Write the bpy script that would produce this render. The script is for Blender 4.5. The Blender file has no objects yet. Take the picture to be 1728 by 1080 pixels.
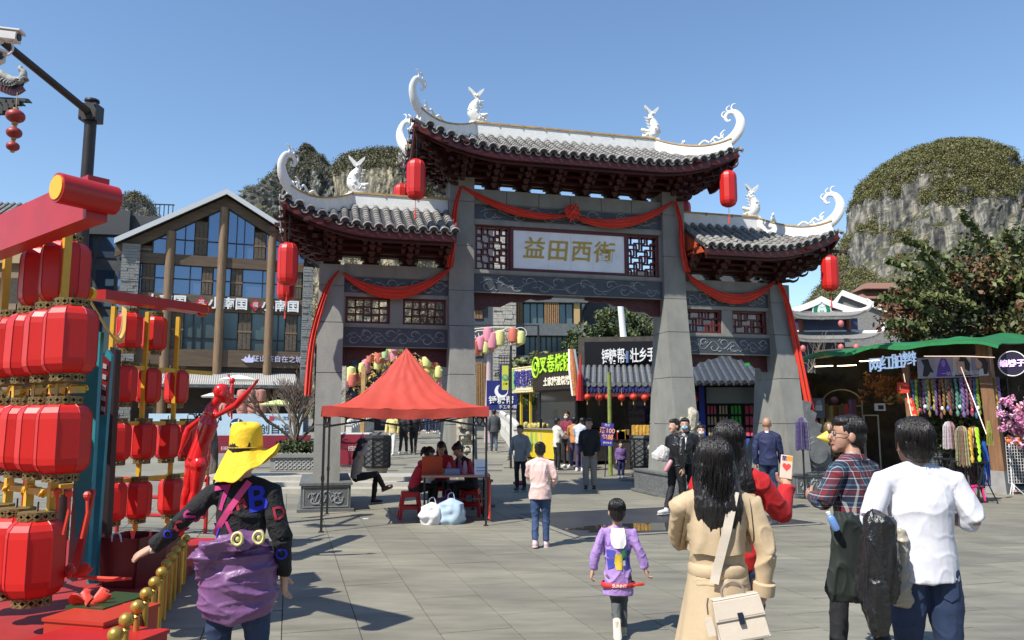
import bpy, bmesh, math, random
import numpy as np
from mathutils import Vector, Matrix, noise
random.seed(7); rng = np.random.default_rng(7)
C = bpy.context.scene.collection
PI = math.pi; R = math.radians
V = Vector
# ---------------------------------------------------------------- camera, sky, sun, exposure
F = 1300.0; PITCH = math.atan(163/1300); CH = 1.7
cam = bpy.data.cameras.new('camera'); camo = bpy.data.objects.new('camera', cam); C.objects.link(camo)
camo.location = (0, 0, CH); camo.rotation_euler = (PI/2 + PITCH, 0, 0)
cam.sensor_width = 36; cam.lens = 36*F/1728; cam.clip_end = 6000; cam.clip_start = .05
sc = bpy.context.scene; sc.camera = camo
w = bpy.data.worlds.new('World'); sc.world = w; w.use_nodes = True
nt = w.node_tree; bgn = nt.nodes['Background']
sky = nt.nodes.new('ShaderNodeTexSky'); sky.sky_type = 'NISHITA'; sky.sun_disc = False
TOSUN = V((-.72*math.cos(R(52)), -.69*math.cos(R(52)), math.sin(R(52)))).normalized()
sky.sun_elevation = R(52); sky.sun_rotation = math.atan2(-.72, -.69) % (2*PI)
sky.air_density = 1.25; sky.dust_density = .05; sky.ozone_density = 5.0; sky.altitude = 200
nt.links.new(sky.outputs[0], bgn.inputs[0]); bgn.inputs[1].default_value = .12
sl = bpy.data.lights.new('sun', 'SUN'); sl.energy = 4.9; sl.angle = R(.5); sl.color = (1, .955, .88)
so = bpy.data.objects.new('sun', sl); C.objects.link(so); so.rotation_euler = (-TOSUN).to_track_quat('-Z', 'Y').to_euler()
so.location = (-20, -15, 40)
vs = sc.view_settings; vs.view_transform = 'Standard'; vs.look = 'None'; vs.gamma = 1; vs.use_curve_mapping = False; vs.exposure = 0.55
# ---------------------------------------------------------------- measuring
_c, _s = math.cos(PITCH), math.sin(PITCH)
def ray(px, py):
    a = (px-864)/F; b = (540-py)/F
    return V((a, _c-b*_s, _s+b*_c))
def terrain(x, y):
    return min(.8, max(0, .03*(y-19.5)))
def G(px, py, z=0):
    r = ray(px, py); t = (z-CH)/r.z; return V((r.x*t, r.y*t, z))
def GT(px, Y):                       # ground point in column px at depth Y
    r = ray(px, 703); return V((r.x/r.y*Y, Y, terrain(0, Y)))
def P(px, py, Y):
    r = ray(px, py); t = Y/r.y; return V((r.x*t, Y, CH+r.z*t))
# ---------------------------------------------------------------- mesh builder
class MB:
    def __init__(s): s.v = []; s.f = []; s.m = []; s.mi = 0
    def add(s, vs, fs):
        o = len(s.v); s.v += [tuple(p) for p in vs]; s.f += [tuple(i+o for i in f) for f in fs]; s.m += [s.mi]*len(fs); return s
    def box(s, x0, x1, y0, y1, z0, z1, M=None):
        vs = [V((x, y, z)) for x in (x0, x1) for y in (y0, y1) for z in (z0, z1)]
        if M is not None: vs = [M @ p for p in vs]
        return s.add(vs, [(0,1,3,2),(4,6,7,5),(0,4,5,1),(2,3,7,6),(0,2,6,4),(1,5,7,3)])
    def hexa(s, b, t):               # 4 bottom points, 4 top points (same winding)
        return s.add(list(b)+list(t), [(3,2,1,0),(4,5,6,7),(0,1,5,4),(1,2,6,5),(2,3,7,6),(3,0,4,7)])
    def bar(s, a, b, w, h=None):
        a = V(a); b = V(b); d = (b-a); L = d.length
        if L < 1e-6: return s
        M = Matrix.Translation(a) @ d.to_track_quat('Z', 'Y').to_matrix().to_4x4(); h = h or w
        return s.box(-w/2, w/2, -h/2, h/2, 0, L, M)
    def rings(s, rings, cap=True, closed=True):
        n = len(rings[0]); vs = [p for r in rings for p in r]; fs = []
        m = n if closed else n-1
        for i in range(len(rings)-1):
            for j in range(m):
                a = i*n+j; b = i*n+(j+1) % n; fs.append((a, b, b+n, a+n))
        if cap: fs.append(tuple(range(n-1, -1, -1))); fs.append(tuple((len(rings)-1)*n+j for j in range(n)))
        return s.add(vs, fs)
    def tube(s, pts, r, n=8, cap=True, sy=1.0, up=None):
        pts = [V(p) for p in pts]; k = len(pts)
        rr = [r]*k if not hasattr(r, '__len__') else list(r)
        T = [(pts[min(i+1, k-1)]-pts[max(i-1, 0)]).normalized() for i in range(k)]
        nrm = V(up) if up is not None else (V((0, 0, 1)) if abs(T[0].z) < .9 else V((0, 1, 0)))
        rings = []
        for i in range(k):
            nrm = (nrm - T[i]*nrm.dot(T[i]));
            nrm = nrm.normalized() if nrm.length > 1e-5 else T[i].orthogonal().normalized()
            bi = T[i].cross(nrm)
            rings.append([pts[i] + (nrm*math.cos(a)*rr[i] + bi*math.sin(a)*rr[i]*sy) for a in (2*PI*j/n for j in range(n))])
        return s.rings(rings, cap)
    def strip(s, pts, w, h, up=(0, 0, 1)):   # rectangular section swept along a path
        pts = [V(p) for p in pts]; k = len(pts); up = V(up); rings = []
        for i in range(k):
            T = (pts[min(i+1, k-1)]-pts[max(i-1, 0)]).normalized()
            b = T.cross(up).normalized(); u = b.cross(T)
            ww = w[i] if hasattr(w, '__len__') else w; hh = h[i] if hasattr(h, '__len__') else h
            rings.append([pts[i]+b*ww/2-u*hh/2, pts[i]+b*ww/2+u*hh/2, pts[i]-b*ww/2+u*hh/2, pts[i]-b*ww/2-u*hh/2])
        return s.rings(rings)
    def lathe(s, prof, n=16, c=(0, 0, 0), M=None, sq=0):
        c = V(c); rings = []
        for r, z in prof:
            ring = []
            for j in range(n):
                a = 2*PI*j/n; p = V((r*math.cos(a), r*math.sin(a), z))
                ring.append((M @ p if M is not None else p)+c)
            rings.append(ring)
        return s.rings(rings)
    def cyl(s, a, b, r, n=12, r2=None): return s.tube([a, b], [r, r if r2 is None else r2], n)
    def ball(s, c, r, n=10, m=7, M=None):
        c = V(c); rx, ry, rz = (r, r, r) if not hasattr(r, '__len__') else r
        vs = [V((0, 0, -rz))]; fs = []
        for i in range(1, m):
            t = PI*i/m
            for j in range(n):
                a = 2*PI*j/n; vs.append(V((rx*math.sin(t)*math.cos(a), ry*math.sin(t)*math.sin(a), -rz*math.cos(t))))
        vs.append(V((0, 0, rz))); L = len(vs)-1
        for j in range(n): fs.append((0, 1+(j+1) % n, 1+j)); fs.append((L, L-n+j, L-n+(j+1) % n))
        for i in range(m-2):
            for j in range(n):
                a = 1+i*n+j; b = 1+i*n+(j+1) % n; fs.append((a, b, b+n, a+n))
        if M is not None: vs = [M @ p for p in vs]
        return s.add([p+c for p in vs], fs)
    def prism(s, poly, d0, d1, ax='y'):
        def mk(p, d): return (p[0], d, p[1]) if ax == 'y' else ((p[0], p[1], d) if ax == 'z' else (d, p[0], p[1]))
        n = len(poly); return s.add([mk(p, d0) for p in poly]+[mk(p, d1) for p in poly],
            [tuple(range(n)), tuple(range(2*n-1, n-1, -1))]+[(i, i+n, (i+1) % n+n, (i+1) % n) for i in range(n)])
    def sheet(s, fn, nu, nv, th=0, off=(0, 0, 1)):
        vs = [V(fn(i/nu, j/nv)) for i in range(nu+1) for j in range(nv+1)]
        fs = [(i*(nv+1)+j, (i+1)*(nv+1)+j, (i+1)*(nv+1)+j+1, i*(nv+1)+j+1) for i in range(nu) for j in range(nv)]
        s.add(vs, fs)
        if th:
            o = V(off)*th; s.add([p-o for p in vs], [f[::-1] for f in fs])
            b = [(i, 0) for i in range(nu+1)]+[(nu, j) for j in range(1, nv+1)]+[(i, nv) for i in range(nu-1, -1, -1)]+[(0, j) for j in range(nv-1, 0, -1)]
            p = [vs[i*(nv+1)+j] for i, j in b]; n = len(p)
            s.add(p+[q-o for q in p], [(i, (i+1) % n, (i+1) % n+n, i+n) for i in range(n)])
        return s
    def mesh(s, name, mats, smooth=None):
        me = bpy.data.meshes.new(name); me.from_pydata(s.v, [], s.f)
        for m in (mats if isinstance(mats, (list, tuple)) else [mats]): me.materials.append(m)
        if any(s.m): me.polygons.foreach_set('material_index', s.m)
        if smooth is not None: me.shade_smooth(); me.set_sharp_from_angle(angle=R(smooth))
        me.update(); return me
    def build(s, name, mats, parent=None, smooth=None, fix=True):
        me = s.mesh(name, mats, smooth)
        if fix:
            bm = bmesh.new(); bm.from_mesh(me); bmesh.ops.recalc_face_normals(bm, faces=bm.faces); bm.to_mesh(me); bm.free()
        return link(name, me, parent)
def link(name, me, parent=None, loc=None, rot=None):
    o = bpy.data.objects.new(name, me); C.objects.link(o)
    if parent is not None: o.parent = parent
    if loc is not None: o.location = loc
    if rot is not None: o.rotation_euler = rot
    return o
def tag(o, label=None, cat=None, group=None, kind=None):
    if label: o['label'] = label
    if cat: o['category'] = cat
    if group: o['group'] = group
    if kind: o['kind'] = kind
    return o
def thing(name, label, cat, loc=(0, 0, 0), rz=0, group=None):
    return tag(link(name, None, None, loc, (0, 0, rz)), label, cat, group)
def dup(root, loc=None, rz=None, label=None):
    r = root.copy(); C.objects.link(r)
    if loc is not None: r.location = loc
    if rz is not None: r.rotation_euler = (0, 0, rz)
    if label: r['label'] = label
    for ch in root.children:
        c = ch.copy(); C.objects.link(c); c.parent = r
        for g in ch.children:
            d = g.copy(); C.objects.link(d); d.parent = c
    return r
class Fr:                            # a facade frame: origin, heading; L() reads a pixel on its front plane
    def __init__(s, o, deg): s.o = V(o); s.a = R(deg); s.d = V((math.cos(s.a), math.sin(s.a), 0)); s.n = V((math.sin(s.a), -math.cos(s.a), 0))
    def L(s, px, py, n=0):
        r = ray(px, py); o = s.o+s.n*n; c = V((0, 0, CH)); t = (o-c).dot(s.n)/r.dot(s.n); p = c+r*t
        return (p-o).dot(s.d), p.z-s.o.z
    def W(s, x, y, z): return s.o+s.d*x-s.n*y+V((0, 0, z))
# ---------------------------------------------------------------- materials
MATS = {}
def mat(name, col, rough=.6, metal=0, var=0, vs_=6, bump=0, bs=40, emit=0, spec=None, col2=None, stretch=None, trans=0, coat=0, sheen=0):
    if name in MATS: return MATS[name]
    m = bpy.data.materials.new(name); m.use_nodes = True; n = m.node_tree; b = n.nodes['Principled BSDF']
    c4 = (*col, 1); b.inputs['Base Color'].default_value = c4; b.inputs['Roughness'].default_value = rough; b.inputs['Metallic'].default_value = metal
    if spec is not None: b.inputs['Specular IOR Level'].default_value = spec
    if trans: b.inputs['Transmission Weight'].default_value = trans
    if coat: b.inputs['Coat Weight'].default_value = coat
    if sheen: b.inputs['Sheen Weight'].default_value = sheen
    if emit: b.inputs['Emission Color'].default_value = c4; b.inputs['Emission Strength'].default_value = emit
    if var or bump or col2:
        tc = n.nodes.new('ShaderNodeTexCoord'); mp = n.nodes.new('ShaderNodeMapping'); n.links.new(tc.outputs['Object'], mp.inputs[0])
        if stretch: mp.inputs['Scale'].default_value = stretch
    if var or col2:
        nz = n.nodes.new('ShaderNodeTexNoise'); nz.inputs['Scale'].default_value = vs_; nz.inputs['Detail'].default_value = 6; nz.inputs['Roughness'].default_value = .65
        n.links.new(mp.outputs[0], nz.inputs[0]); cr = n.nodes.new('ShaderNodeValToRGB'); n.links.new(nz.outputs[0], cr.inputs[0])
        lo = col2 if col2 else tuple(x*(1-var) for x in col); hi = col if col2 else tuple(min(1, x*(1+var)) for x in col)
        cr.color_ramp.elements[0].position = .32; cr.color_ramp.elements[1].position = .68
        cr.color_ramp.elements[0].color = (*lo, 1); cr.color_ramp.elements[1].color = (*hi, 1); n.links.new(cr.outputs[0], b.inputs['Base Color'])
        n.nodes.update if False else None
    if bump:
        n2 = n.nodes.new('ShaderNodeTexNoise'); n2.inputs['Scale'].default_value = bs; n2.inputs['Detail'].default_value = 5
        n.links.new(mp.outputs[0], n2.inputs[0]); bp = n.nodes.new('ShaderNodeBump'); bp.inputs['Strength'].default_value = bump; bp.inputs['Distance'].default_value = .02 if bs < 80 else .004
        n.links.new(n2.outputs[0], bp.inputs['Height']); n.links.new(bp.outputs[0], b.inputs['Normal'])
    MATS[name] = m; return m
def lin(r, g, b):
    f = lambda c: (c/255/12.92 if c/255 <= .04045 else ((c/255+.055)/1.055)**2.4); return (f(r), f(g), f(b))
STONE = mat('grey granite', (.222, .220, .196), .75, var=.16, vs_=3, bump=.25, bs=60, stretch=(1, 1, .5))
STONED = mat('dark carved slate', (.055, .063, .075), .55, var=.2, vs_=5, bump=.2, bs=50)
CARVE = mat('pale carving', (.26, .28, .29), .7, var=.2, vs_=20)
BEIGE = mat('beige carved stone', (.40, .37, .29), .8, var=.35, vs_=14, bump=.9, bs=30)
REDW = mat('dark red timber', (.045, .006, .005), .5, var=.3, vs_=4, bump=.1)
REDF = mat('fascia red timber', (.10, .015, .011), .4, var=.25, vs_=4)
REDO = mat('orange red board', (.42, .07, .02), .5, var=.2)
WHITE = mat('white plaster', (.74, .73, .69), .6, var=.08, vs_=5, bump=.15, bs=30)
GOLDT = mat('ochre trim', (.42, .27, .10), .6, var=.3)
TILE = mat('weathered grey tile', (.20, .19, .175), .8, var=.45, vs_=4, bump=.6, bs=45)
TILED = mat('dark tile edge', (.035, .036, .04), .6, var=.3, vs_=8)
TILEW = mat('tile rim', (.30, .29, .275), .7, var=.35, vs_=12)
BLACK = mat('black metal', (.012, .012, .013), .45)
CLOTH = mat('red satin cloth', (.62, .035, .012), .5, var=.12, vs_=3, sheen=.2)
LAN = mat('red lantern vinyl', (.54, .013, .009), .46, var=.05, vs_=1.2)
GOLD = mat('gold lettering', (.50, .33, .05), .45, metal=.25)
MARBLE = mat('white marble', (.88, .88, .87), .35, var=.0, col2=(.70, .71, .72), vs_=1.8)
GLASS = mat('blue glass', (.02, .035, .06), .04, spec=.9)
def text(body, size, m, parent, loc, rot=(PI/2, 0, 0), ext=.01, bold=0., name='lettering', ax='CENTER', sx=1.0, shear=0):
    c = bpy.data.curves.new('t', 'FONT'); c.body = body; c.size = size; c.extrude = ext; c.offset = bold; c.align_x = ax; c.align_y = 'CENTER'; c.resolution_u = 3; c.shear = shear
    o = bpy.data.objects.new('t', c); C.objects.link(o)
    dg = bpy.context.evaluated_depsgraph_get(); me = bpy.data.meshes.new_from_object(o.evaluated_get(dg)); me.name = name
    bpy.data.objects.remove(o); bpy.data.curves.remove(c); me.materials.clear(); me.materials.append(m)
    o = link(name, me, parent, loc, rot); o.scale = (sx, 1, 1); return o
def spline(pts, n=6):
    pts = [V(p) for p in pts]; out = []
    for i in range(len(pts)-1):
        p0 = pts[max(i-1, 0)]; p1 = pts[i]; p2 = pts[i+1]; p3 = pts[min(i+2, len(pts)-1)]
        for k in range(n):
            t = k/n; out.append(.5*((2*p1)+(-p0+p2)*t+(2*p0-5*p1+4*p2-p3)*t*t+(-p0+3*p1-3*p2+p3)*t**3))
    return out+[pts[-1]]
def lerp(a, b, t): return a+(b-a)*t
def interp(xs, n):
    return [float(np.interp(i/(n-1), np.linspace(0, 1, len(xs)), xs)) for i in range(n)]
# ---------------------------------------------------------------- ground
def ground():
    m = bpy.data.materials.new('plaza stone'); m.use_nodes = True; n = m.node_tree; b = n.nodes['Principled BSDF']
    g = n.nodes.new('ShaderNodeNewGeometry'); oi = n.nodes.new('ShaderNodeObjectInfo')
    mp = n.nodes.new('ShaderNodeMapping'); n.links.new(g.outputs['Position'], mp.inputs[0]); mp.inputs['Rotation'].default_value = (0, 0, R(16)); mp.inputs['Scale'].default_value = (.6, 3.2, 1)
    n1 = n.nodes.new('ShaderNodeTexNoise'); n1.inputs['Scale'].default_value = 1.6; n1.inputs['Detail'].default_value = 9; n1.inputs['Roughness'].default_value = .68; n.links.new(mp.outputs[0], n1.inputs[0])
    n3 = n.nodes.new('ShaderNodeTexNoise'); n3.inputs['Scale'].default_value = .55; n3.inputs['Detail'].default_value = 5; n.links.new(g.outputs['Position'], n3.inputs[0])
    cr = n.nodes.new('ShaderNodeValToRGB'); cr.color_ramp.elements[0].position = .3; cr.color_ramp.elements[1].position = .72
    cr.color_ramp.elements[0].color = (.150, .142, .107, 1); cr.color_ramp.elements[1].color = (.268, .250, .194, 1); n.links.new(n1.outputs[0], cr.inputs[0])
    cr3 = n.nodes.new('ShaderNodeValToRGB'); cr3.color_ramp.elements[0].position = .35; cr3.color_ramp.elements[1].position = .65
    cr3.color_ramp.elements[0].color = (.80, .80, .82, 1); cr3.color_ramp.elements[1].color = (1.08, 1.08, 1.06, 1); n.links.new(n3.outputs[0], cr3.inputs[0])
    mx = n.nodes.new('ShaderNodeMixRGB'); mx.blend_type = 'MULTIPLY'; mx.inputs[0].default_value = 1
    n.links.new(cr.outputs[0], mx.inputs[1]); n.links.new(cr3.outputs[0], mx.inputs[2])
    mr = n.nodes.new('ShaderNodeMapRange'); mr.inputs[3].default_value = .91; mr.inputs[4].default_value = 1.08; n.links.new(oi.outputs['Random'], mr.inputs[0])
    mx2 = n.nodes.new('ShaderNodeMixRGB'); mx2.blend_type = 'MULTIPLY'; mx2.inputs[0].default_value = 1; n.links.new(mx.outputs[0], mx2.inputs[1]); n.links.new(mr.outputs[0], mx2.inputs[2])
    # gum spots and small stains
    vo = n.nodes.new('ShaderNodeTexVoronoi'); vo.inputs['Scale'].default_value = 2.6; n.links.new(g.outputs['Position'], vo.inputs[0])
    crv = n.nodes.new('ShaderNodeValToRGB'); crv.color_ramp.elements[0].position = .035; crv.color_ramp.elements[1].position = .06
    crv.color_ramp.elements[0].color = (.62, .62, .62, 1); crv.color_ramp.elements[1].color = (1, 1, 1, 1); n.links.new(vo.outputs['Distance'], crv.inputs[0])
    mx3 = n.nodes.new('ShaderNodeMixRGB'); mx3.blend_type = 'MULTIPLY'; mx3.inputs[0].default_value = .8; n.links.new(mx2.outputs[0], mx3.inputs[1]); n.links.new(crv.outputs[0], mx3.inputs[2])
    n.links.new(mx3.outputs[0], b.inputs['Base Color'])
    rr = n.nodes.new('ShaderNodeMapRange'); rr.inputs[3].default_value = .48; rr.inputs[4].default_value = .72; n.links.new(n1.outputs[0], rr.inputs[0]); n.links.new(rr.outputs[0], b.inputs['Roughness'])
    bp = n.nodes.new('ShaderNodeBump'); bp.inputs['Strength'].default_value = .25; bp.inputs['Distance'].default_value = .01; n4 = n.nodes.new('ShaderNodeTexNoise'); n4.inputs['Scale'].default_value = 60; n4.inputs['Detail'].default_value = 4
    n.links.new(g.outputs['Position'], n4.inputs[0]); n.links.new(n4.outputs[0], bp.inputs['Height']); n.links.new(bp.outputs[0], b.inputs['Normal'])
    dark = mat('polished dark inlay', (.030, .031, .034), .42, var=.35, vs_=1.2, spec=.35)
    joint = mat('joint mortar', (.085, .08, .068), .9, var=.3)
    # ground sheet: mortar level below the slabs, rising gently behind the gate
    ys = [-30, -5, 5, 12, 16, 19.5, 24, 30, 38, 46.17, 60, 90, 300, 3000]; xs = [-3000, -200, -40, -10, 0, 10, 40, 200, 3000]
    mb = MB(); mb.add([(x, y, terrain(x, y)-.012) for y in ys for x in xs], [(j*9+i, j*9+i+1, j*9+i+10, j*9+i+9) for j in range(len(ys)-1) for i in range(8)])
    gr = mb.build('ground', [m], None); tag(gr, kind='structure', label='grey stone paved plaza running through the gate and up the street')
    mb = MB(); mb.add([(x, y, -.010) for x, y in ((-15, 1), (17, 1), (17, 16.6), (-15, 16.6))], [(0, 1, 2, 3)]); mb.build('mortar_bed', joint, gr)
    a = R(16); d = V((-math.sin(a), math.cos(a), 0)); e = V((math.cos(a), math.sin(a), 0)); cnt = 0
    quad = [G(927, 862), G(1385, 885), G(1010, 915), G(880, 887)]
    def inside(p, q):
        s0 = None
        for i in range(4):
            c = (q[(i+1) % 4]-q[i]).cross(p-q[i]).z
            if s0 is None: s0 = c > 0
            elif (c > 0) != s0: return False
        return True
    sw, L0 = .60, 1.2
    pieces = []
    for i in range(-30, 36):
        off = (i*.43) % 1.2
        for j in range(-3, 18):
            c = e*(i*sw+.3)+d*(j*L0+off)
            if c.y < 2.0 or c.y > 17.2: continue
            px = 864+F*c.x/max(.1, c.y)
            if px < -60-2500/c.y or px > 1790+2500/c.y: continue
            near = c.y < 16.4
            pieces.append((c.y+(50 if px < -40 or px > 1770 else 0), c, i, j))
    pieces.sort(key=lambda t: t[0])
    rest = MB()
    M0 = Matrix.Rotation(a, 4, 'Z')
    for k, (yy, c, i, j) in enumerate(pieces):
        gx, gy = sw/2-.003, L0/2-.003; sk = random.uniform(-.0015, .0015)
        mb = rest if k >= 290 else MB()
        z1 = sk
        vs = [M0 @ V((x, y, 0))+c for x, y in ((-gx, -gy), (gx, -gy), (gx, gy), (-gx, gy))]
        top = [V((p.x-c.x, p.y-c.y, 0))*(1-.006)+V((c.x, c.y, z1)) for p in vs]; bot = [V((p.x, p.y, -.03)) for p in vs]
        mb.hexa(bot, top)
        if mb is not rest: mb.build('paving_slab', m, gr, fix=False)
    o = rest.build('paving_field', m, gr); o['kind'] = 'stuff'
    # dark polished inlay with pale border strips, 4 mm steps
    q0 = G(927, 862, .01); q1 = G(1560, 858, .01)
    A = [G(925, 862), G(1420, 852), G(1395, 886), G(985, 914)]
    p = [V((0.62, 14.5, 0)), V((7.6, 13.7, 0)), V((4.9, 12.6, 0)), V((.95, 11.35, 0))]
    p = [G(868, 868), G(1180, 853), G(1392, 884), G(975, 908)]
    mb = MB(); mb.add([(q.x, q.y, .006) for q in p], [(0, 1, 2, 3)]); mb.build('dark_inlay', dark, gr)
    pale = mat('pale border strip', (.21, .20, .17), .6, var=.15)
    for a0, b0 in ((p[0], p[1]), (p[1], p[2]), (p[2], p[3]), (p[3], p[0])):
        dd = (b0-a0).normalized(); nn = V((-dd.y, dd.x, 0))*.06
        mb = MB(); mb.add([(q.x, q.y, .010) for q in (a0-nn, b0-nn, b0+nn, a0+nn)], [(0, 1, 2, 3)]); mb.build('border_strip', pale, gr)
    # shallow puddle lying on the inlay
    pud = mat('puddle water', (.03, .03, .028), .03, spec=.9)
    cpt = (p[2]*.45+p[3]*.55)*.86+(p[0]*.14); mb = MB(); vs = []
    for k in range(40):
        t = 2*PI*k/40; rx = 1.75*(1+.14*math.sin(3*t+1)+.07*math.sin(7*t)); ry = .42*(1+.2*math.sin(4*t))
        q = V((rx*math.cos(t), ry*math.sin(t), 0)); q = Matrix.Rotation(R(13), 3, 'Z') @ q; vs.append((cpt.x+q.x+.1, cpt.y+q.y+.15, .0105))
    mb.add(vs, [tuple(range(40))]); tag(mb.build('puddle', pud), 'shallow puddle of water lying on the dark polished paving inlay', 'puddle')
    # checker of darker paving stones up the street beyond the gate
    mb = MB(); dk = mat('dark street paver', (.085, .082, .078), .7, var=.2)
    for r_ in range(46):
        yy = 20.5+r_*.85*(1+r_*.012)
        for i in range(9):
            if (i*7+r_*3) % 5 < 2: continue
            x0 = -8+i*1.55+((r_ % 2)*.7); z0 = terrain(0, yy)-.006; z1 = terrain(0, yy+.34)-.006
            if random.random() < .3: continue
            mb.add([(x0, yy, z0), (x0+.8, yy, z0), (x0+.8, yy+.34, z1), (x0, yy+.34, z1)], [(0, 1, 2, 3)])
    o = mb.build('dark_pavers', dk, gr); o['kind'] = 'stuff'
    # low pale steps to the left of the gate
    stp = mat('pale step stone', (.36, .34, .29), .7, var=.12)
    for k in range(3):
        mb = MB(); y0 = 17.6+k*.55; mb.box(-7.5, -2.1, y0, y0+.6 if k < 2 else 19.9, -.02, .09*(k+1)+.002*k); mb.build('step', stp, gr)
    return gr
GROUND = ground()
# ---------------------------------------------------------------- memorial gate
GF = Fr((.0738*16.6, 16.6, 0), 14)
gate = thing('memorial_gate', 'three bay grey stone memorial gate with upturned tiled roofs spanning the plaza', 'gate', GF.o, GF.a)
MRED = mat('red lattice lacquer', (.10, .010, .010), .4, var=.2)
def scroll(mb, cx, cz, w_, h_, y, n, seed, r=.012):     # rows of curling relief scrolls
    rd = random.Random(seed)
    for k in range(n):
        x = cx-w_/2+w_*(k+.5)/n; s_ = 1 if k % 2 else -1; q = w_/n*.62; a0 = rd.uniform(-.4, .4)
        pts = []
        for i in range(17):
            t = i/16; ang = s_*(a0+t*4.6); rr = q*(.75-.62*t); pts.append(V((x+rr*math.cos(ang)*1.1, y, cz+s_*h_*.12+min(h_*.36, rr)*math.sin(ang)*1.0)))
        mb.tube(pts, interp([r*.4, r*1.2, r, r*.5], 17), 5)
        for b in range(3):
            bx = x+rd.uniform(-q, q)*.9; bz = cz+rd.uniform(-.3, .3)*h_
            mb.tube([V((bx, y, bz)), V((bx+q*.3, y, bz+s_*h_*.12)), V((bx+q*.62, y, bz+s_*h_*.02))], [r*.3, r*1.1, r*.3], 5)
    mb.tube([V((cx-w_/2+(w_)*i/24, y, cz+math.sin(i*1.05)*h_*.24)) for i in range(25)], r*.7, 5)
def pillar(s, hw, top):
    mb = MB(); j = .012; zs = [.5, 1.55, 2.55, 3.55, 4.3]
    def nf(z): return .28 if z >= 4.3 else .28+.52*(4.3-z)/3.8
    for i in range(len(zs)-1):
        a, b = zs[i], zs[i+1]-j; g = .0
        A, B = nf(a), nf(b)
        mb.hexa([(s-hw, -A, a), (s+hw, -A, a), (s+hw, A, a), (s-hw, A, a)], [(s-hw, -B, b), (s+hw, -B, b), (s+hw, B, b), (s-hw, B, b)])
    z = 4.3
    while z < top-.01:
        z2 = min(top, z+.95); mb.box(s-hw, s+hw, -.28, .28, z, z2-j if z2 < top else z2); z = z2
    mb.box(s-hw+.015, s+hw-.015, -.265, .265, .5, top-.02)
    mb.build('pillar', STONE, gate)
    # pedestal
    mb = MB(); mb.box(s-.50, s+.50, -1.28, 1.28, 0, .05); mb.box(s-.44, s+.44, -1.2, 1.2, .05, .5); mb.box(s-.47, s+.47, -1.23, 1.23, .462, .506)
    pd = mb.build('pedestal', mat('pedestal slate', (.115, .12, .115), .6, var=.2, vs_=6, bump=.2), gate)
    mb = MB(); scroll(mb, s, .25, .62, .34, -1.205, 3, int(s*10)+90, .014)
    for q in ((-.40, -.40), (.36, .40)): mb.box(s+min(q), s+max(q)+.0, -1.206, -1.2, .08, .10)
    mb.box(s-.4, s+.4, -1.208, -1.2, .43, .445); mb.box(s-.4, s+.4, -1.208, -1.2, .08, .095); mb.box(s-.4, s-.385, -1.208, -1.2, .095, .43); mb.box(s+.385, s+.4, -1.208, -1.2, .095, .43)
    mb.build('carving', CARVE, pd)
    mb = MB()
    tmp = MB(); scroll(tmp, 0, .25, 2.2, .3, 0, 7, int(s*10)+50, .014)
    for sd in (-1, 1): mb.add([(s+sd*.443, p[0], p[2]) for p in tmp.v], tmp.f)
    mb.build('side_carving', CARVE, pd)
    # drum stone on the pedestal in front of and behind the pillar
    for sg in (-1, 1):
        if s < -3 and sg < 0: continue
        mb = MB(); m_ = BEIGE if abs(s) < 3 else mat('grey drum stone', (.15, .155, .155), .7, var=.3, vs_=5, bump=.5)
        if abs(s) < 3:
            mb.box(s-.17, s+.17, sg*.62, sg*.95, .5, .62)
            prof = [(0.55*sg, .62), (.95*sg, .62), (1.0*sg, .9), (.9*sg, 1.15), (.97*sg, 1.35), (.86*sg, 1.62), (.7*sg, 1.68), (.55*sg, 1.7)]
            mb.prism(prof, s-.15, s+.15, 'x')
            mb.tube([V((s, sg*.9, 1.5)), V((s, sg*.97, 1.72)), V((s, sg*.86, 1.86))], [.12, .12, .07], 8); mb.ball((s, sg*.98, 1.76), (.1, .12, .1), 8, 6)
            for k in range(14): mb.ball((s+random.uniform(-.15, .15), sg*random.uniform(.93, 1.0), random.uniform(.7, 1.6)), random.uniform(.03, .06), 6, 5)
        else:
            r0 = .34; cz = .5+r0+.02; mb.cyl((s-.14, sg*.82, cz), (s+.14, sg*.82, cz), r0, 28); mb.cyl((s-.165, sg*.82, cz), (s+.165, sg*.82, cz), r0*.78, 28)
            prof = [(.4*sg, .5), (.7*sg, .95), (.78*sg, 1.25), (.68*sg, 1.34), (.74*sg, 1.52), (.63*sg, 1.6), (.68*sg, 1.8), (.56*sg, 1.88), (.6*sg, 2.05), (.34*sg, 2.08)]
            if s > 3 and sg < 0: mb = MB(); mb.prism([(s+.24, .5), (s+.95, .5), (s+.95, .62), (s+.86, .9), (s+.9, 1.02), (s+.74, 1.12), (s+.8, 1.28), (s+.64, 1.36), (s+.7, 1.52), (s+.52, 1.6), (s+.58, 1.78), (s+.42, 1.86), (s+.46, 2.02), (s+.24, 2.06)], -.62, -.32); mb.cyl((s+.5, -.68, .92), (s+.5, -.28, .92), .34, 28); mb.cyl((s+.5, -.72, .92), (s+.5, -.68, .92), .25, 24); mb.box(s+.24, s+1.0, -.66, -.28, .0, .5)
            else: mb.prism(prof, s-.13, s+.13, 'x')
        mb.build('drum_stone', m_, gate, 35)
for s_, hw_, top_ in ((-5.03, .245, 4.72), (-2.41, .26, 6.72), (2.41, .26, 6.72), (5.03, .245, 4.72)): pillar(s_, hw_, top_)
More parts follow.
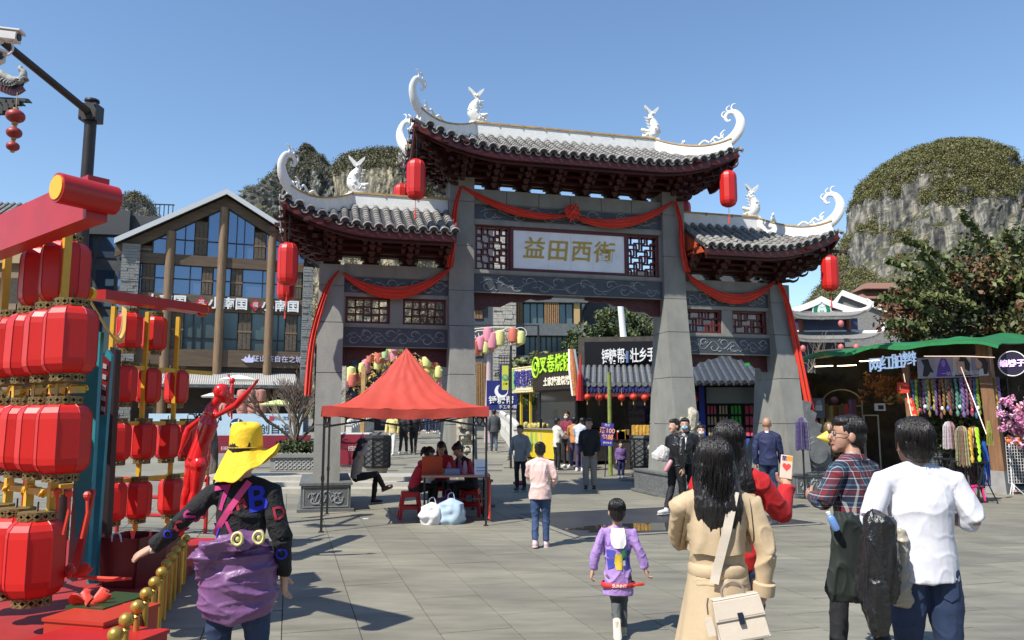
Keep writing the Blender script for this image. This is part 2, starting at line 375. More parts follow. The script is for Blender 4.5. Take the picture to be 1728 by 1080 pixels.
def lattice(x0, x1, z0, z1, y0, y1, seed):
    mb = MB(); t = .035; fr = .05
    mb.box(x0, x1, y0, y1, z0, z0+fr); mb.box(x0, x1, y0, y1, z1-fr, z1); mb.box(x0, x0+fr, y0, y1, z0+fr, z1-fr); mb.box(x1-fr, x1, y0, y1, z0+fr, z1-fr)
    g = .145; nx = max(2, round((x1-x0-2*fr)/g)); nz = max(2, round((z1-z0-2*fr)/g)); dx = (x1-x0-2*fr)/nx; dz = (z1-z0-2*fr)/nz; ym = (y0+y1)/2
    for i in range(nx+1):
        for j in range(nz):
            if 0 < i < nx and (i+2*j+seed) % 3 != 0: mb.box(x0+fr+i*dx-t/2, x0+fr+i*dx+t/2, ym-.02, ym+.02, z0+fr+j*dz, z0+fr+(j+1)*dz)
    for j in range(1, nz):
        for i in range(nx):
            if (2*i+j+seed) % 3 != 0: mb.box(x0+fr+i*dx, x0+fr+(i+1)*dx, ym-.018, ym+.018, z0+fr+j*dz-t/2, z0+fr+j*dz+t/2)
    mb.build('lattice_panel', MRED, gate)
def frieze(x0, x1, z0, z1, n, seed):
    mb = MB(); mb.box(x0, x1, -.17, .17, z0, z1); f = mb.build('frieze_beam', STONED, gate)
    mb = MB(); mb.box(x0, x1, -.185, -.17, z1-.02, z1); mb.box(x0, x1, -.185, -.17, z0, z0+.02); mb.build('edge_line', STONE, f)
    for sg in (-1, 1):
        mb = MB(); scroll(mb, (x0+x1)/2, (z0+z1)/2, (x1-x0)*.93, (z1-z0)*.9, sg*.172, n, seed, .010); mb.build('carving', CARVE, f)
def valance(x0, x1, z1, side):           # carved red corner wing below a beam
    mb = MB(); w_ = x1-x0
    for a, b in ((0, 1), (1, -1)):
        base = x0 if b > 0 else x1; L = w_*.42
        pr = [(0, 0), (L, 0), (L*.97, -.06), (L*.8, -.1), (L*.72, -.07), (L*.6, -.16), (L*.48, -.15), (L*.35, -.27), (L*.2, -.27), (L*.12, -.36), (0, -.36)]
        mb.prism([(base+b*p, z1+q) for p, q in pr], -.03, .03)
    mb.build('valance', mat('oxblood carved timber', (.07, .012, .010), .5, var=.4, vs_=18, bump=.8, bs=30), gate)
for sg in (-1, 1):
    a, b = (-4.785, -2.67) if sg < 0 else (2.67, 4.785)
    frieze(a, b, 3.08, 3.50, 8, 11+sg); frieze(a, b, 4.16, 4.52, 8, 21+sg)
    mb = MB(); mb.box(a, b, -.19, .19, 3.50, 3.56); mb.box(a, b, -.19, .19, 4.10, 4.16); mb.box(a, b, -.2, .2, 4.52, 4.76); mb.build('stone_beam', STONE, gate)
    c = (a+b)/2
    for q in ((c-.13, c+.13, .17), (a, a+.04, .16), (b-.04, b, .16)): MB().box(q[0], q[1], -q[2], q[2], 3.56, 4.10).build('post', STONE, gate)
    lattice(a+.04, c-.13, 3.56, 4.10, -.12, -.04, 1); lattice(c+.13, b-.04, 3.56, 4.10, -.12, -.04, 2); lattice(a+.04, c-.13, 3.56, 4.10, .04, .12, 0); lattice(c+.13, b-.04, 3.56, 4.10, .04, .12, 1)
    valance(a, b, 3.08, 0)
frieze(-2.15, 2.15, 4.28, 4.70, 13, 5); frieze(-2.15, 2.15, 5.84, 6.20, 12, 8)
mb = MB(); mb.box(-2.15, 2.15, -.2, .2, 4.70, 4.77); mb.box(-2.15, 2.15, -.2, .2, 5.74, 5.84)
for k in range(6): mb.box(-2.15+k*.7167+.006, -2.15+(k+1)*.7167-.006, -.21, .21, 6.20, 6.50)
for k in (-1, 1): mb.box(min(k*2.15, k*2.10), max(k*2.15, k*2.10), -.15, .15, 4.77, 5.74)
mb.build('stone_beam', STONE, gate)
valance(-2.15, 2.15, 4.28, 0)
[lattice(a_, b_, 4.77, 5.74, y_, y_+.08, q_) for a_, b_, y_, q_ in ((-2.10, -1.34, -.12, 0), (1.34, 2.10, -.12, 1), (-2.10, -1.34, .05, 2), (1.34, 2.10, .05, 0))]
mb = MB(); mb.box(-1.34, 1.34, -.16, -.02, 4.77, 4.84); mb.box(-1.34, 1.34, -.16, -.02, 5.67, 5.74); mb.box(-1.34, -1.27, -.16, -.02, 4.84, 5.67); mb.box(1.27, 1.34, -.16, -.02, 4.84, 5.67); mb.build('sign_frame', MRED, gate)
for k in range(5):
    x0 = -1.27+[0, .78, 1.29, 1.81, 2.54][k] if k < 5 else 0
    if k < 4: mb = MB(); x1 = -1.27+[.78, 1.29, 1.81, 2.54][k]; mb.box(x0+.0015, x1-.0015, -.14, -.05, 4.84, 5.67); pl = mb.build('marble_panel', MARBLE, gate)
for k, ch in enumerate('益田西街'): text(ch, .50, GOLD, gate, (-.82+k*.535, -.145, 5.255+[.01,-.01,.0,.0][k]), (PI/2, 0, 0), .006, .006, 'gold_character', shear=.10)
# ---- roofs
def rz_(rf, s, t, back=False):
    zr, ze, L, s1, sc_ = rf['zr'], rf['ze'], rf['L'], rf['s1'], rf['sc']
    if back: ze = ze+.2; L = L-.2
    a = abs(s); return zr-(zr-ze)*t**.85+L*(max(0, (a-s1)/(sc_-s1))**2.1)*t**1.5
def tile_row(pts, parent, down, r=.078):
    mb = MB(); n = len(pts); u = V((0, 0, 1))
    for i in range(n-1):
        a, b = pts[i], pts[i+1]; T = (b-a).normalized(); sd = T.cross(u).normalized(); up = sd.cross(T)
        rings = []
        for p, rr in ((a, r*.86), (b+T*.012, r*1.06)):
            rings.append([p+sd*rr*math.cos(PI*k/5)+up*rr*math.sin(PI*k/5) for k in range(6)])
        mb.rings(rings, cap=False, closed=False)
        mb.add([rings[1][k] for k in range(6)]+[b+T*.012], [(k, k+1, 6) for k in range(5)])
    o = mb.build('tile_row', TILE, parent, 50, fix=False)
    b = pts[-1]; T = (pts[-1]-pts[-2]).normalized(); sd = T.cross(u).normalized(); up = sd.cross(T); mb = MB(); q = b+T*.03
    mb.tube([q+sd*r*1.12*math.cos(PI*k/8)+up*r*1.12*math.sin(PI*k/8) for k in range(9)], .016, 5)
    mb.mi = 1; mb.add([q+sd*r*1.05*math.cos(PI*k/8)+up*r*1.05*math.sin(PI*k/8) for k in range(9)], [tuple(range(9))])
    mb.build('end_cap', [TILEW, TILED], o, fix=False)
    mb = MB(); c = q+sd*.11-up*.0
    mb.tube([c+sd*r*.75*math.cos(PI*k/6)-up*r*.75*math.sin(PI*k/6) for k in range(7)], .013, 5)
    mb.mi = 1; mb.add([c-T*.01+sd*r*.7*math.cos(PI*k/6)-up*r*.7*math.sin(PI*k/6) for k in range(7)], [tuple(range(7))])
    mb.build('drip_tile', [TILEW, TILED], o, fix=False)
def horn(parent, c, d, sz=1.0):      # upturned scroll finial; c corner point, d outward horizontal direction
    d = V(d).normalized(); W2 = lambda a, b: c+d*a*sz+V((0, 0, b*sz))
    pts = spline([W2(-.62, -.02), W2(-.3, .0), W2(-.05, .12), W2(.14, .34), W2(.20, .62), W2(.08, .86), W2(-.10, .90), W2(-.20, .78), W2(-.15, .66), W2(-.06, .68)], 5)
    rr = interp([.12, .15, .16, .145, .115, .085, .06, .05, .035, .02], len(pts)); sd = d.cross(V((0, 0, 1)))
    mb = MB(); mb.tube(pts, [r*sz for r in rr], 10, sy=.5, up=(0, 0, 1)); 
    def tendril(a, b, flip=1, s2=1):
        q = W2(a, b); mb.tube(spline([q, q+d*(-.06*s2)*sz+V((0, 0, .10*s2*sz)), q+d*(-.02*s2)*sz*flip+V((0, 0, .19*s2*sz)), q+d*(.06*s2)*sz+V((0, 0, .2*s2*sz))], 4), [.028*sz*s2*x for x in interp([1, .9, .7, .3], 13)], 6)
    tendril(.03, .92); tendril(-.12, .93, -1, .8); tendril(-.24, .76, 1, .9); tendril(-.28, .2, -1, 1.05); tendril(-.5, .12, 1, .8)
    mb.tube(spline([W2(-.62, .14), W2(-.5, .26), W2(-.38, .2), W2(-.25, .3)], 4), .03*sz, 6); mb.tube(spline([W2(-.95, .1), W2(-.8, .2), W2(-.66, .12)], 4), .03*sz, 6)
    mb.build('scroll_finial', WHITE, parent, 60)
def fish(parent, x, z, facing):
    f = facing; W2 = lambda a, b: V((x+a*f, 0, z+b)); mb = MB()
    pts = spline([W2(.16, .10), W2(.04, .10), W2(-.06, .22), W2(-.05, .38), W2(.03, .52), W2(.0, .62)], 5)
    mb.tube(pts, interp([.06, .13, .135, .10, .06, .045], len(pts)), 10, sy=.7)
    mb.tube(spline([W2(.1, .16), W2(.22, .2), W2(.25, .24)], 3), interp([.07, .05, .02], 7), 7); mb.tube(spline([W2(.1, .06), W2(.2, .06), W2(.24, .08)], 3), interp([.05, .04, .015], 7), 7)
    for a in (-1, 1):
        mb.prism([(x+f*a*.0, z+.58), (x+f*a*.05, z+.58), (x+f*a*.16, z+.74), (x+f*a*.17, z+.80), (x+f*a*.09, z+.74), (x, z+.66)], -.03, .03)
    rd = random.Random(int(x*7)+3)
    for k in range(40):
        t = rd.random(); i = min(len(pts)-1, int(t*len(pts))); a = rd.uniform(0, 2*PI); rr = interp([.06, .12, .125, .09, .05, .04], len(pts))[i]
        mb.ball(pts[i]+V((math.cos(a)*rr, math.sin(a)*rr*.7, rd.uniform(-.02, .02))), rd.uniform(.02, .04), 5, 4)
    for k in range(4): q = W2(.06+.02*k, .28+.07*k); mb.tube([q, q+V((f*.07, 0, .03))], [.03, .008], 5)
    mb.ball(W2(.17, .17)+V((0, -.05, 0)), .02, 6, 5); mb.box(x-.15, x+.15, -.09, .09, z-.03, z+.02)
    mb.build('fish_finial', WHITE, parent, 60)
def roof(name, s0, s1_, hips, se, sc_, zr, ze, L, s1c, N=1.22):
    rf = dict(zr=zr, ze=ze, L=L, s1=s1c, sc=sc_)
    mb = MB()
    def hipt(s): return max(0, (abs(s)-se)/(sc_-se)) if (s < 0 and hips[0]) or (s > 0 and hips[1]) else 0
    NS = 44
    for bk in (False, True):
        sg = 1 if bk else -1
        def fn(u, v):
            s = lerp(s0, s1_, u); th = hipt(s); t = lerp(th, 1, v); return (s, sg*N*t, rz_(rf, s, t, bk)-.012)
        mb.sheet(fn, NS, 8, .07)
    for sd, on in ((-1, hips[0]), (1, hips[1])):
        if not on: continue
        def fe(u, v, sd=sd):
            e = v; n_ = lerp(-e*N, e*N, u); t2 = abs(n_)/N; bk = n_ > 0; zz = ze+.2 if bk else ze; LL = L-.2 if bk else L
            return (sd*lerp(se, sc_, e), n_, zr-(zr-zz)*e**.85+LL*(t2**2.1)*e**1.5-.015)
        mb.sheet(fe, 14, 8, .07)
    deck = mb.build('roof', TILED, gate)
    # tile rows
    cnt = int((s1_-s0)/.205)
    for bk in (False, True):
        sg = 1 if bk else -1
        for i in range(cnt):
            s = s0+.10+i*(s1_-s0-.14)/(cnt-1); th = hipt(s)
            if th > .93: continue
            L_ = (1-th)*N; k = max(1, int(L_/.13)); pts = []
            for q in range(k+1):
                t = lerp(th, 1.03, q/k); pts.append(V((s, sg*N*t, rz_(rf, s, min(1, t), bk)-(.02 if t > 1 else 0))))
            tile_row(pts, deck, sg)
    for sd, on in ((-1, hips[0]), (1, hips[1])):
        if not on: continue
        for i in range(11):
            n_ = lerp(-N*.94, N*.94, i/10); th = abs(n_)/N; k = max(1, int((1-th)*(sc_-se)/.13)); pts = []; bk = n_ > 0
            for q in range(k+1):
                e = lerp(th, 1.02, q/k); t2 = abs(n_)/N; zz = ze+.2 if bk else ze; LL = L-.2 if bk else L
                pts.append(V((sd*lerp(se, sc_, e), n_, zr-(zr-zz)*min(1, e)**.85+LL*(t2**2.1)*min(1, e)**1.5)))
            tile_row(pts, deck, sd)
    # ridge band
    a = -se if hips[0] else s0; b = se if hips[1] else s1_
    mb = MB(); mb.box(a, b, -.08, .08, zr-.06, zr+.23); rb = mb.build('ridge_band', WHITE, gate)
    mb = MB(); mb.box(a-.01, b+.01, -.10, .10, zr+.23, zr+.265); k = int((b-a)/.5)
    for i in range(k+1): mb.box(a+(b-a)*i/k-.012, a+(b-a)*i/k+.012, -.105, .105, zr+.2, zr+.27)
    mb.build('ridge_trim', GOLDT, rb)
    for sd, on in ((-1, hips[0]), (1, hips[1])):
        if not on: continue
        for sg in (-1, 1):
            pts = []
            for q in range(15):
                e = q/14*.93; s = sd*lerp(se, sc_, e); bk = sg > 0
                z = rz_(rf, s, e, bk)+.13-.02*e+.07*math.sin(PI*e)*0; pts.append(V((s, sg*N*e, z)))
            mb = MB(); mb.strip(pts, .13, interp([.30, .28, .26, .26, .30], 15)); hb = mb.build('hip_band', WHITE, gate, 40)
            mb = MB(); mb.strip([p+V((0, 0, .15)) for p in pts], .16, .03); mb.build('hip_trim', GOLDT, hb)
            d = V((sd*(sc_-se), sg*N, 0)).normalized(); c = V((sd*sc_, sg*N, rz_(rf, sd*sc_, 1, sg > 0)+.10))-d*.10
            horn(gate, c, d, .80)
        fish(gate, sd*se*.985, zr+.26, -sd)
    # fascia boards along the eaves
    for sg in (-1, 1):
        pts = [V((lerp(s0, s1_, q/40), sg*(N-.03), rz_(rf, lerp(s0, s1_, q/40), 1, sg > 0)-.14)) for q in range(41)]
        mb = MB(); mb.strip(pts, .045, .15); mb.build('fascia_board', REDF, gate, 40)
        if sg < 0:
            pts = [V((lerp(s0+.06, s1_-.06, q/40), sg*(N-.12), rz_(rf, lerp(s0, s1_, q/40), 1, sg > 0)-.235)) for q in range(41)]
            mb = MB(); mb.strip(pts, .05, .07); mb.build('fascia_board', REDW, gate, 40)
    for sd, on in ((-1, hips[0]), (1, hips[1])):
        if on:
            pts = []
            for q in range(21):
                n_ = lerp(-N, N, q/20); t2 = abs(n_)/N; bk = n_ > 0; zz = ze+.2 if bk else ze; LL = L-.2 if bk else L
                pts.append(V((sd*(sc_-.03), n_, zz+LL*t2**2.1-.15)))
            mb = MB(); mb.strip(pts, .045, .15); mb.build('fascia_board', REDF, gate, 40)
    return rf
def brackets(s0, s1_, zb, hips, outer, N=1.22, step=.66, lift=.0):
    z0 = zb+.20; K = 6
    # pierced board with ogee openings
    n = round((s1_-s0)/step); st = (s1_-s0)/n
    for i in range(n+1):
        s = s0+i*st; a = s-st/2+.085; b = s+st/2-.085
        if i == 0 and not hips[0]: a = s
        if i == 0: a = max(a, s-.2)
        if i == n: b = min(b, s+.2)
        mb = MB(); mb.box(max(a, s-.17), min(b, s+.17), -.09, .09, zb, zb+.05); mb.box(max(a, s-.13), min(b, s+.13), -.09, .09, zb+.05, zb+.11); mb.box(max(a, s-.2), min(b, s+.2), -.09, .09, zb+.11, zb+.16)
        for k in range(K):
            z = zb+.02+.105*k; ln = .16+.15*k if k else .2
            mb.box(s-.045, s+.045, -ln, ln, z, z+.055)
            for sg in (-1, 1):
                mb.hexa([(s-.03, sg*(ln-.02), z), (s+.03, sg*(ln-.02), z), (s+.03, sg*(ln+.02), z), (s-.03, sg*(ln+.02), z)], [(s-.07, sg*(ln-.06), z+.1), (s+.07, sg*(ln-.06), z+.1), (s+.07, sg*(ln+.06), z+.1), (s-.07, sg*(ln+.06), z+.1)])
            if k > 1:
                for sg in (-1, 1):
                    for q in (-.14, .14):
                        if s0-.05 < s+q < s1_+.05 or hips[0 if q < 0 else 1]: mb.hexa([(s+q-.03, sg*(ln-.17), z), (s+q+.03, sg*(ln-.17), z), (s+q+.03, sg*(ln-.11), z), (s+q-.03, sg*(ln-.11), z)], [(s+q-.06, sg*(ln-.2), z+.1), (s+q+.06, sg*(ln-.2), z+.1), (s+q+.06, sg*(ln-.08), z+.1), (s+q-.06, sg*(ln-.08), z+.1)])
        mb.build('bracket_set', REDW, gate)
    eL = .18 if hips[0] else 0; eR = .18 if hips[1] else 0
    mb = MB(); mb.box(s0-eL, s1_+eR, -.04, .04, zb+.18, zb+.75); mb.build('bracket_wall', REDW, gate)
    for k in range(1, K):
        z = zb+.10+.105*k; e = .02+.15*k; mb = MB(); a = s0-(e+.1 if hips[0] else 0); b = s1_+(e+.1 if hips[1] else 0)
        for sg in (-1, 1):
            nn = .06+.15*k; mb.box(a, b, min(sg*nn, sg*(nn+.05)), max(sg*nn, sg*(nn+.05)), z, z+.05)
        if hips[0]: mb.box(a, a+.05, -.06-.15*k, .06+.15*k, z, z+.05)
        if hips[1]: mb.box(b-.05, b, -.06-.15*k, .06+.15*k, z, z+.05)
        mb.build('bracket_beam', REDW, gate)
    for sd, on, s in ((-1, hips[0], s0), (1, hips[1], s1_)):
        if not on: continue
        for q in range(-3, 4):
            for k in range(1, K):
                if abs(q*.28) > .1+.15*k: continue
                mb = MB() if k == 1 else mb; z = zb+.02+.105*k
                mb.box(min(s, s+sd*(.2+.15*k)), max(s, s+sd*(.2+.15*k)), q*.28-.03, q*.28+.03, z, z+.05)
            if abs(q*.28) <= .85: mb.build('bracket_set', REDW, gate)
            mb = MB()
        for sg in (-1, 1):
            mb = MB(); dd = V((sd*.7, sg*.7, 0)).normalized(); c0 = V((s, sg*.15, 0))
            for k in range(K):
                z = zb+.03+.115*k; e = .3+.21*k; p0 = c0+V((0, 0, z)); p1 = c0+dd*e+V((0, 0, z+.01)); mb.bar(p0, p1, .07, .07)
                mb.tube(spline([p1, p1+dd*.08-V((0, 0, .03)), p1+dd*.17+V((0, 0, .0)), p1+dd*.21+V((0, 0, .07))], 3), interp([.035, .03, .022, .01], 10), 6)
            # small stacked cups fanning round the corner
            for k in range(1, K):
                for q in range(-2, 3):
                    a2 = math.atan2(dd.y, dd.x)+q*.34; e = .22+.19*k; c = c0+V((math.cos(a2)*e, math.sin(a2)*e, zb+.02+.11*k)); mb.box(c.x-.05, c.x+.05, c.y-.05, c.y+.05, c.z, c.z+.06)
            mb.build('corner_bracket', REDW, gate)
            mb = MB(); mb.bar(c0+V((0, 0, zb+.8)), V((sd*outer, sg*(N-.05), lift-.12)), .12, .16); mb.build('corner_beam', REDF, gate)
roof('main', -3.55, 3.55, (1, 1), 2.10, 3.55, 7.78, 7.06, .50, 1.5)
brackets(-2.41, 2.41, 6.52, (1, 1), 3.5, lift=7.56, step=.69)
roof('side', -5.97, -2.68, (1, 0), 4.66, 5.97, 6.02, 5.30, .50, 4.0)
brackets(-5.03, -2.72, 4.77, (1, 0), 5.92, lift=5.8, step=.77)
roof('side', 2.68, 5.97, (0, 1), 4.66, 5.97, 6.10, 5.34, .52, 4.0)
brackets(2.72, 5.03, 4.77, (0, 1), 5.92, lift=5.86, step=.77)
for sg in (-1, 1):                    # gable boards closing the inner ends of the side roofs
    x = sg*2.70; mb = MB(); mb.prism([(-1.1, 5.2), (1.1, 5.4), (.9, 5.55), (0, 6.02), (-.9, 5.4)], x-.015, x+.015, 'x'); mb.build('gable_board', REDO, gate)
    mb = MB(); mb.hexa([(sg*2.67, -.3, 4.72), (sg*2.75, -.3, 4.72), (sg*2.75, .3, 4.72), (sg*2.67, .3, 4.72)], [(sg*2.67, -.3, 5.5), (sg*2.75, -.3, 5.5), (sg*2.75, .3, 5.5), (sg*2.67, .3, 5.5)]); mb.build('end_block', REDW, gate)
# ---------------------------------------------------------------- lanterns and red cloth on the gate
BRASS = mat('aged brass lace', (.20, .15, .06), .5, metal=.4, var=.4, vs_=30)
YEL = mat('yellow painted wood', (.62, .36, .025), .45, var=.12)
LANR = mat('red lantern rib', (.34, .008, .014), .4)
def lantern_meshes(Rr, H, n=8, collar=True, nm=''):
    prof = [(.30*Rr, H/2), (.62*Rr, H/2), (.84*Rr, H/2-.05*H), (.97*Rr, H/2-.13*H), (Rr, H/2-.22*H), (Rr*1.0, -H/2+.22*H), (.97*Rr, -H/2+.13*H), (.84*Rr, -H/2+.05*H), (.62*Rr, -H/2), (.30*Rr, -H/2)]
    mb = MB(); mb.lathe(prof, n); me = mb.mesh('lantern_shade', LAN)
    rb = MB()
    for j in range(n):
        a = 2*PI*j/n; rb.tube([V((r*math.cos(a)*1.004, r*math.sin(a)*1.004, z)) for r, z in prof[1:-1]], Rr*.018, 4)
    mr = rb.mesh('lantern_rib', LANR)
    mc = None
    if collar:
        r0 = .62*Rr; mc = []
        for sg in (-1, 1):
            cb = MB()
            z0 = sg*(H/2+.004); z1 = sg*(H/2+.05)
            for z in (z0, z1): cb.lathe([(r0*.93, z-.006), (r0*1.03, z-.006), (r0*1.03, z+.006), (r0*.93, z+.006)], 14)
            for j in range(14):
                a, b = 2*PI*j/14, 2*PI*(j+1)/14
                cb.bar((r0*math.cos(a), r0*math.sin(a), z0), (r0*math.cos(b), r0*math.sin(b), z1), .012); cb.bar((r0*math.cos(b), r0*math.sin(b), z0), (r0*math.cos(a), r0*math.sin(a), z1), .012)
            mc.append(cb.mesh('lantern_collar', BRASS))
    else:
        cb = MB(); cb.cyl((0, 0, H/2), (0, 0, H/2+.025), .42*Rr, 10); cb.cyl((0, 0, -H/2-.02), (0, 0, -H/2), .42*Rr, 10); mc = [cb.mesh('lantern_cap', LANR)]
    return me, mr, mc
LG = lantern_meshes(.185, .76, 10, False)
def hang_lantern(loc, label, group, ms=LG, H=.76, cord=.4, tassel=True, rz=0, name='red_lantern', sc_=1, tl=.0):
    t = thing(name, label, 'lantern', loc, rz, group); t.scale = (sc_,)*3; t.rotation_euler = (tl, tl*.6, rz)
    link('lantern_shade', ms[0], t); link('lantern_rib', ms[1], t); [link('lantern_cap' if ms is LG else 'lantern_collar', q, t) for q in ms[2]]
    if cord: mb = MB(); mb.cyl((0, 0, H/2), (0, 0, H/2+cord), .006, 5); mb.build('hanging_cord', BLACK, t)
    if tassel:
        mb = MB(); mb.cyl((0, 0, -H/2-.28), (0, 0, -H/2), .006, 5); mb.cyl((0, 0, -H/2-.40), (0, 0, -H/2-.24), .022, 7, .012); mb.build('tassel', CLOTH, t)
    return t
gg = 'long red lanterns hung from the gate eaves'
for (x, n_, z, lb, cd) in ((-3.50, 1.25, 6.28, 'long red lantern under the front left corner of the main roof', .5), (-3.53, -1.2, 6.52, 'red lantern half hidden behind the left side roof ridge', .6),
        (-5.84, 1.2, 4.50, 'long red lantern under the outermost left corner of the gate', .55), (-5.96, -1.15, 4.55, 'red lantern hanging just behind and below the leftmost one', .6),
        (3.30, 1.15, 6.62, 'long red lantern under the front right corner of the main roof against blue sky', .35), (3.38, -1.15, 6.6, 'red lantern peeping out behind the right side of the main brackets', .5),
        (5.74, 1.15, 4.86, 'long red lantern under the far right corner of the gate', .4), (5.88, -1.1, 4.55, 'red lantern hidden behind the rightmost gate pillar', .6)):
    hang_lantern(GF.W(x, -n_, z), lb, gg, cord=cd, rz=x)
def swag(a, b, sag, w_, y, label, bunch=None):      # draped cloth between two points in gate coordinates
    mb = MB(); N_ = 48; K = 9
    def fn(u, v):
        x = lerp(a[0], b[0], u); zc = lerp(a[1], b[1], u)-4*sag*u*(1-u)
        ww = w_*(.35+.65*math.sin(PI*u)**.7)
        q = v-.5; return (x, y-.05*math.sin(PI*v)-.022*math.sin(v*19+3*u)-.03*math.sin(PI*u), zc+q*ww*1.0)
    mb.sheet(fn, N_, 22, .006, (0, -1, 0)); o = mb.build('cloth_swag', CLOTH, None, 60); o.matrix_world = gate.matrix_basis.copy()
    return tag(o, label, 'cloth', 'red cloth swags draped across the gate')
swag((-4.82, 4.55), (-2.62, 4.78), .48, .24, -.25, 'red cloth swag sagging across the left bay of the gate')
swag((-2.4, 6.50), (-.12, 6.02), .22, .17, -.27, 'red cloth swag from the second pillar to the red bow')
swag((.12, 6.0), (2.4, 6.50), .30, .21, -.27, 'red cloth swag from the red bow to the third pillar')
swag((2.62, 4.95), (4.92, 4.78), .52, .23, -.25, 'red cloth swag sagging across the right bay of the gate')
def tail(pts, w_, label):
    mb = MB(); p = spline(pts, 8); n = len(p)
    def fn(u, v):
        i = min(n-1, int(u*(n-1)+.5)); q = p[i]; ww = w_*(.45+.55*min(1, u*2)) ; return (q.x+(v-.5)*ww, q.y-.03*math.sin(v*14+u*5)-.02, q.z)
    mb.sheet(fn, n-1, 12, .006, (0, -1, 0)); o = mb.build('cloth_tail', CLOTH, None, 60); o.matrix_world = gate.matrix_basis.copy(); return tag(o, label, 'cloth', 'red cloth tails hanging down the pillars')
tail([(-4.9, -.33, 4.58), (-5.12, -.36, 4.2), (-5.36, -.40, 3.2), (-5.42, -.45, 2.1)], .13, 'narrow red cloth tail hanging down the outer left pillar')
tail([(-2.45, -.33, 6.5), (-2.58, -.37, 6.0), (-2.62, -.38, 5.3), (-2.68, -.36, 4.75)], .14, 'red cloth tail falling beside the roof down the second pillar')
tail([(2.42, -.33, 6.5), (2.52, -.37, 6.0), (2.56, -.38, 5.4), (2.68, -.36, 4.9)], .14, 'red cloth tail falling down the third pillar of the gate')
tail([(4.98, -.33, 4.75), (5.14, -.38, 4.2), (5.30, -.46, 3.2), (5.55, -.55, 1.55)], .20, 'wide red cloth tail hanging down the outer right pillar')
mb = MB(); rd = random.Random(2)
for k in range(46):
    a = rd.uniform(0, 2*PI); r_ = rd.uniform(0, .17); c = V((r_*math.cos(a), -.02-.12*(1-r_/.2)*rd.uniform(.6, 1), r_*math.sin(a)))
    mb.tube(spline([c, c+V((rd.uniform(-.05, .05), -.03, rd.uniform(-.05, .05))), c+V((rd.uniform(-.07, .07), .0, rd.uniform(-.07, .07)))], 3), [.02, .028, .03, .028, .022, .02, .01], 6, sy=.5)
mb.ball((0, 0, 0), (.16, .08, .16), 10, 7)
o = mb.build('cloth_bow', CLOTH, None, 50); o.location = GF.W(0, -.30, 6.10); o.rotation_euler = (0, 0, GF.a); tag(o, 'round ruffled red cloth flower at the centre of the gate', 'bow')
# ---------------------------------------------------------------- lantern frames at the left
TEAL = mat('teal painted board', (.02, .25, .30), .45, var=.12)
REDP = mat('red painted wood', (.40, .014, .014), .4, var=.12, vs_=2)
REDD = mat('dark red painted panel', (.15, .008, .012), .4, var=.15)
ROPE = mat('yellow ribbon wrap', (.72, .42, .02), .5, var=.2, vs_=14)
GOLDB = mat('gold painted metal', (.42, .27, .05), .35, metal=.5, var=.2)
def wrapped(mb_r, mb_w, a, b, w_=.045, turns=7):
    a, b = V(a), V(b); mb_r.bar(a, b, w_, w_); d = (b-a); n = turns*6; pts = []
    s = d.normalized().cross(V((0, 0, 1))).normalized(); u = s.cross(d.normalized())
    for i in range(n+1):
        an = i/6*2*PI*.5; rr = w_*.75*(1+.25*math.sin(i*2.1)); pts.append(a+d*i/n+s*math.cos(an)*rr+u*math.sin(an)*rr)
    mb_w.tube(pts, [.011+.006*math.sin(i*1.3) for i in range(n+1)], 5)
X5 = lambda px: (px-864)/F
LB = lantern_meshes(.185, .50, 8, True)
A0 = V((X5(141)*5.75, 5.75, 0)); dA = V((-.788, .616, 0)); nA = V((dA.y, -dA.x, 0))
def LA(t, z, off=0): return A0+dA*t+V((0, 0, z))-nA*off
fr = thing('lantern_frame', 'yellow ribbon wrapped frame under a sloping red beam at the left edge', 'frame', (0, 0, 0))
fz = [2.56, 1.90, 1.12]
mr_, mw_ = MB(), MB()
for z in fz:
    mr_, mw_ = MB(), MB(); wrapped(mr_, mw_, LA({2.56: .12, 1.90: .0, 1.12: .30}[z], z), LA(3.2, z), .05, 16); rl = mr_.build('rail', YEL, fr); mw_.build('ribbon_wrap', ROPE, rl)
for t in (.47, .40, .84, 1.26, 1.7, 2.2, 2.7):
    mb = MB(); z0 = 2.3 if t == .47 else .30; z1 = 3.3 if t > .45 else 2.4
    mb.box(-.028, .028, -.028, .028, z0, z1, Matrix.Translation(A0+dA*(t-.02)) @ Matrix.Rotation(math.atan2(dA.y, dA.x), 4, 'Z')); mb.build('post', YEL, fr)
# sloping red beam with round end
b0 = P(165, 335, 5.05); b1 = b0+dA*3.6+V((0, 0, -.05))
mb = MB(); mb.bar(b0, b1, .14, .30); mb.build('roof_beam', REDP, fr)
ce = b0+V((-.04, -.12, .0)); q = V((.55, .83, 0)).normalized()
mb = MB(); mb.cyl(ce-q*.16, ce+q*.22, .098, 24); cy = mb.build('beam_end_roll', REDP, fr, 40)
mb = MB(); mb.cyl(ce-q*.168, ce-q*.16, .08, 24); mb.build('yellow_disc', mat('yellow disc', (.75, .42, .02), .4), cy)
glab = 'big red lanterns on the near yellow frame'
rows = ((2.86, (.60, 1.0), 'top'), (2.26, (.02, .36, .72, 1.08, 1.5), 'second'), (1.54, (.02, .36, .70, 1.06, 1.44), 'third'), (.66, (.36, .76, 1.2), 'bottom'))
ords = ['rightmost', 'second from the right', 'third from the right', 'fourth from the right', 'leftmost']
for z, ts, rn in rows:
    for i, t in enumerate(ts):
        sz = 1.10 if rn == 'bottom' else 1.0
        hang_lantern(LA(t, z, -.06 if rn == 'top' else .10), f'big red lantern in the {rn} row of the near frame, {ords[i]}', glab, LB, .5, cord=.12, tassel=False, rz=.3+.13*i, sc_=sz, tl=.02*((i*7) % 3-1))
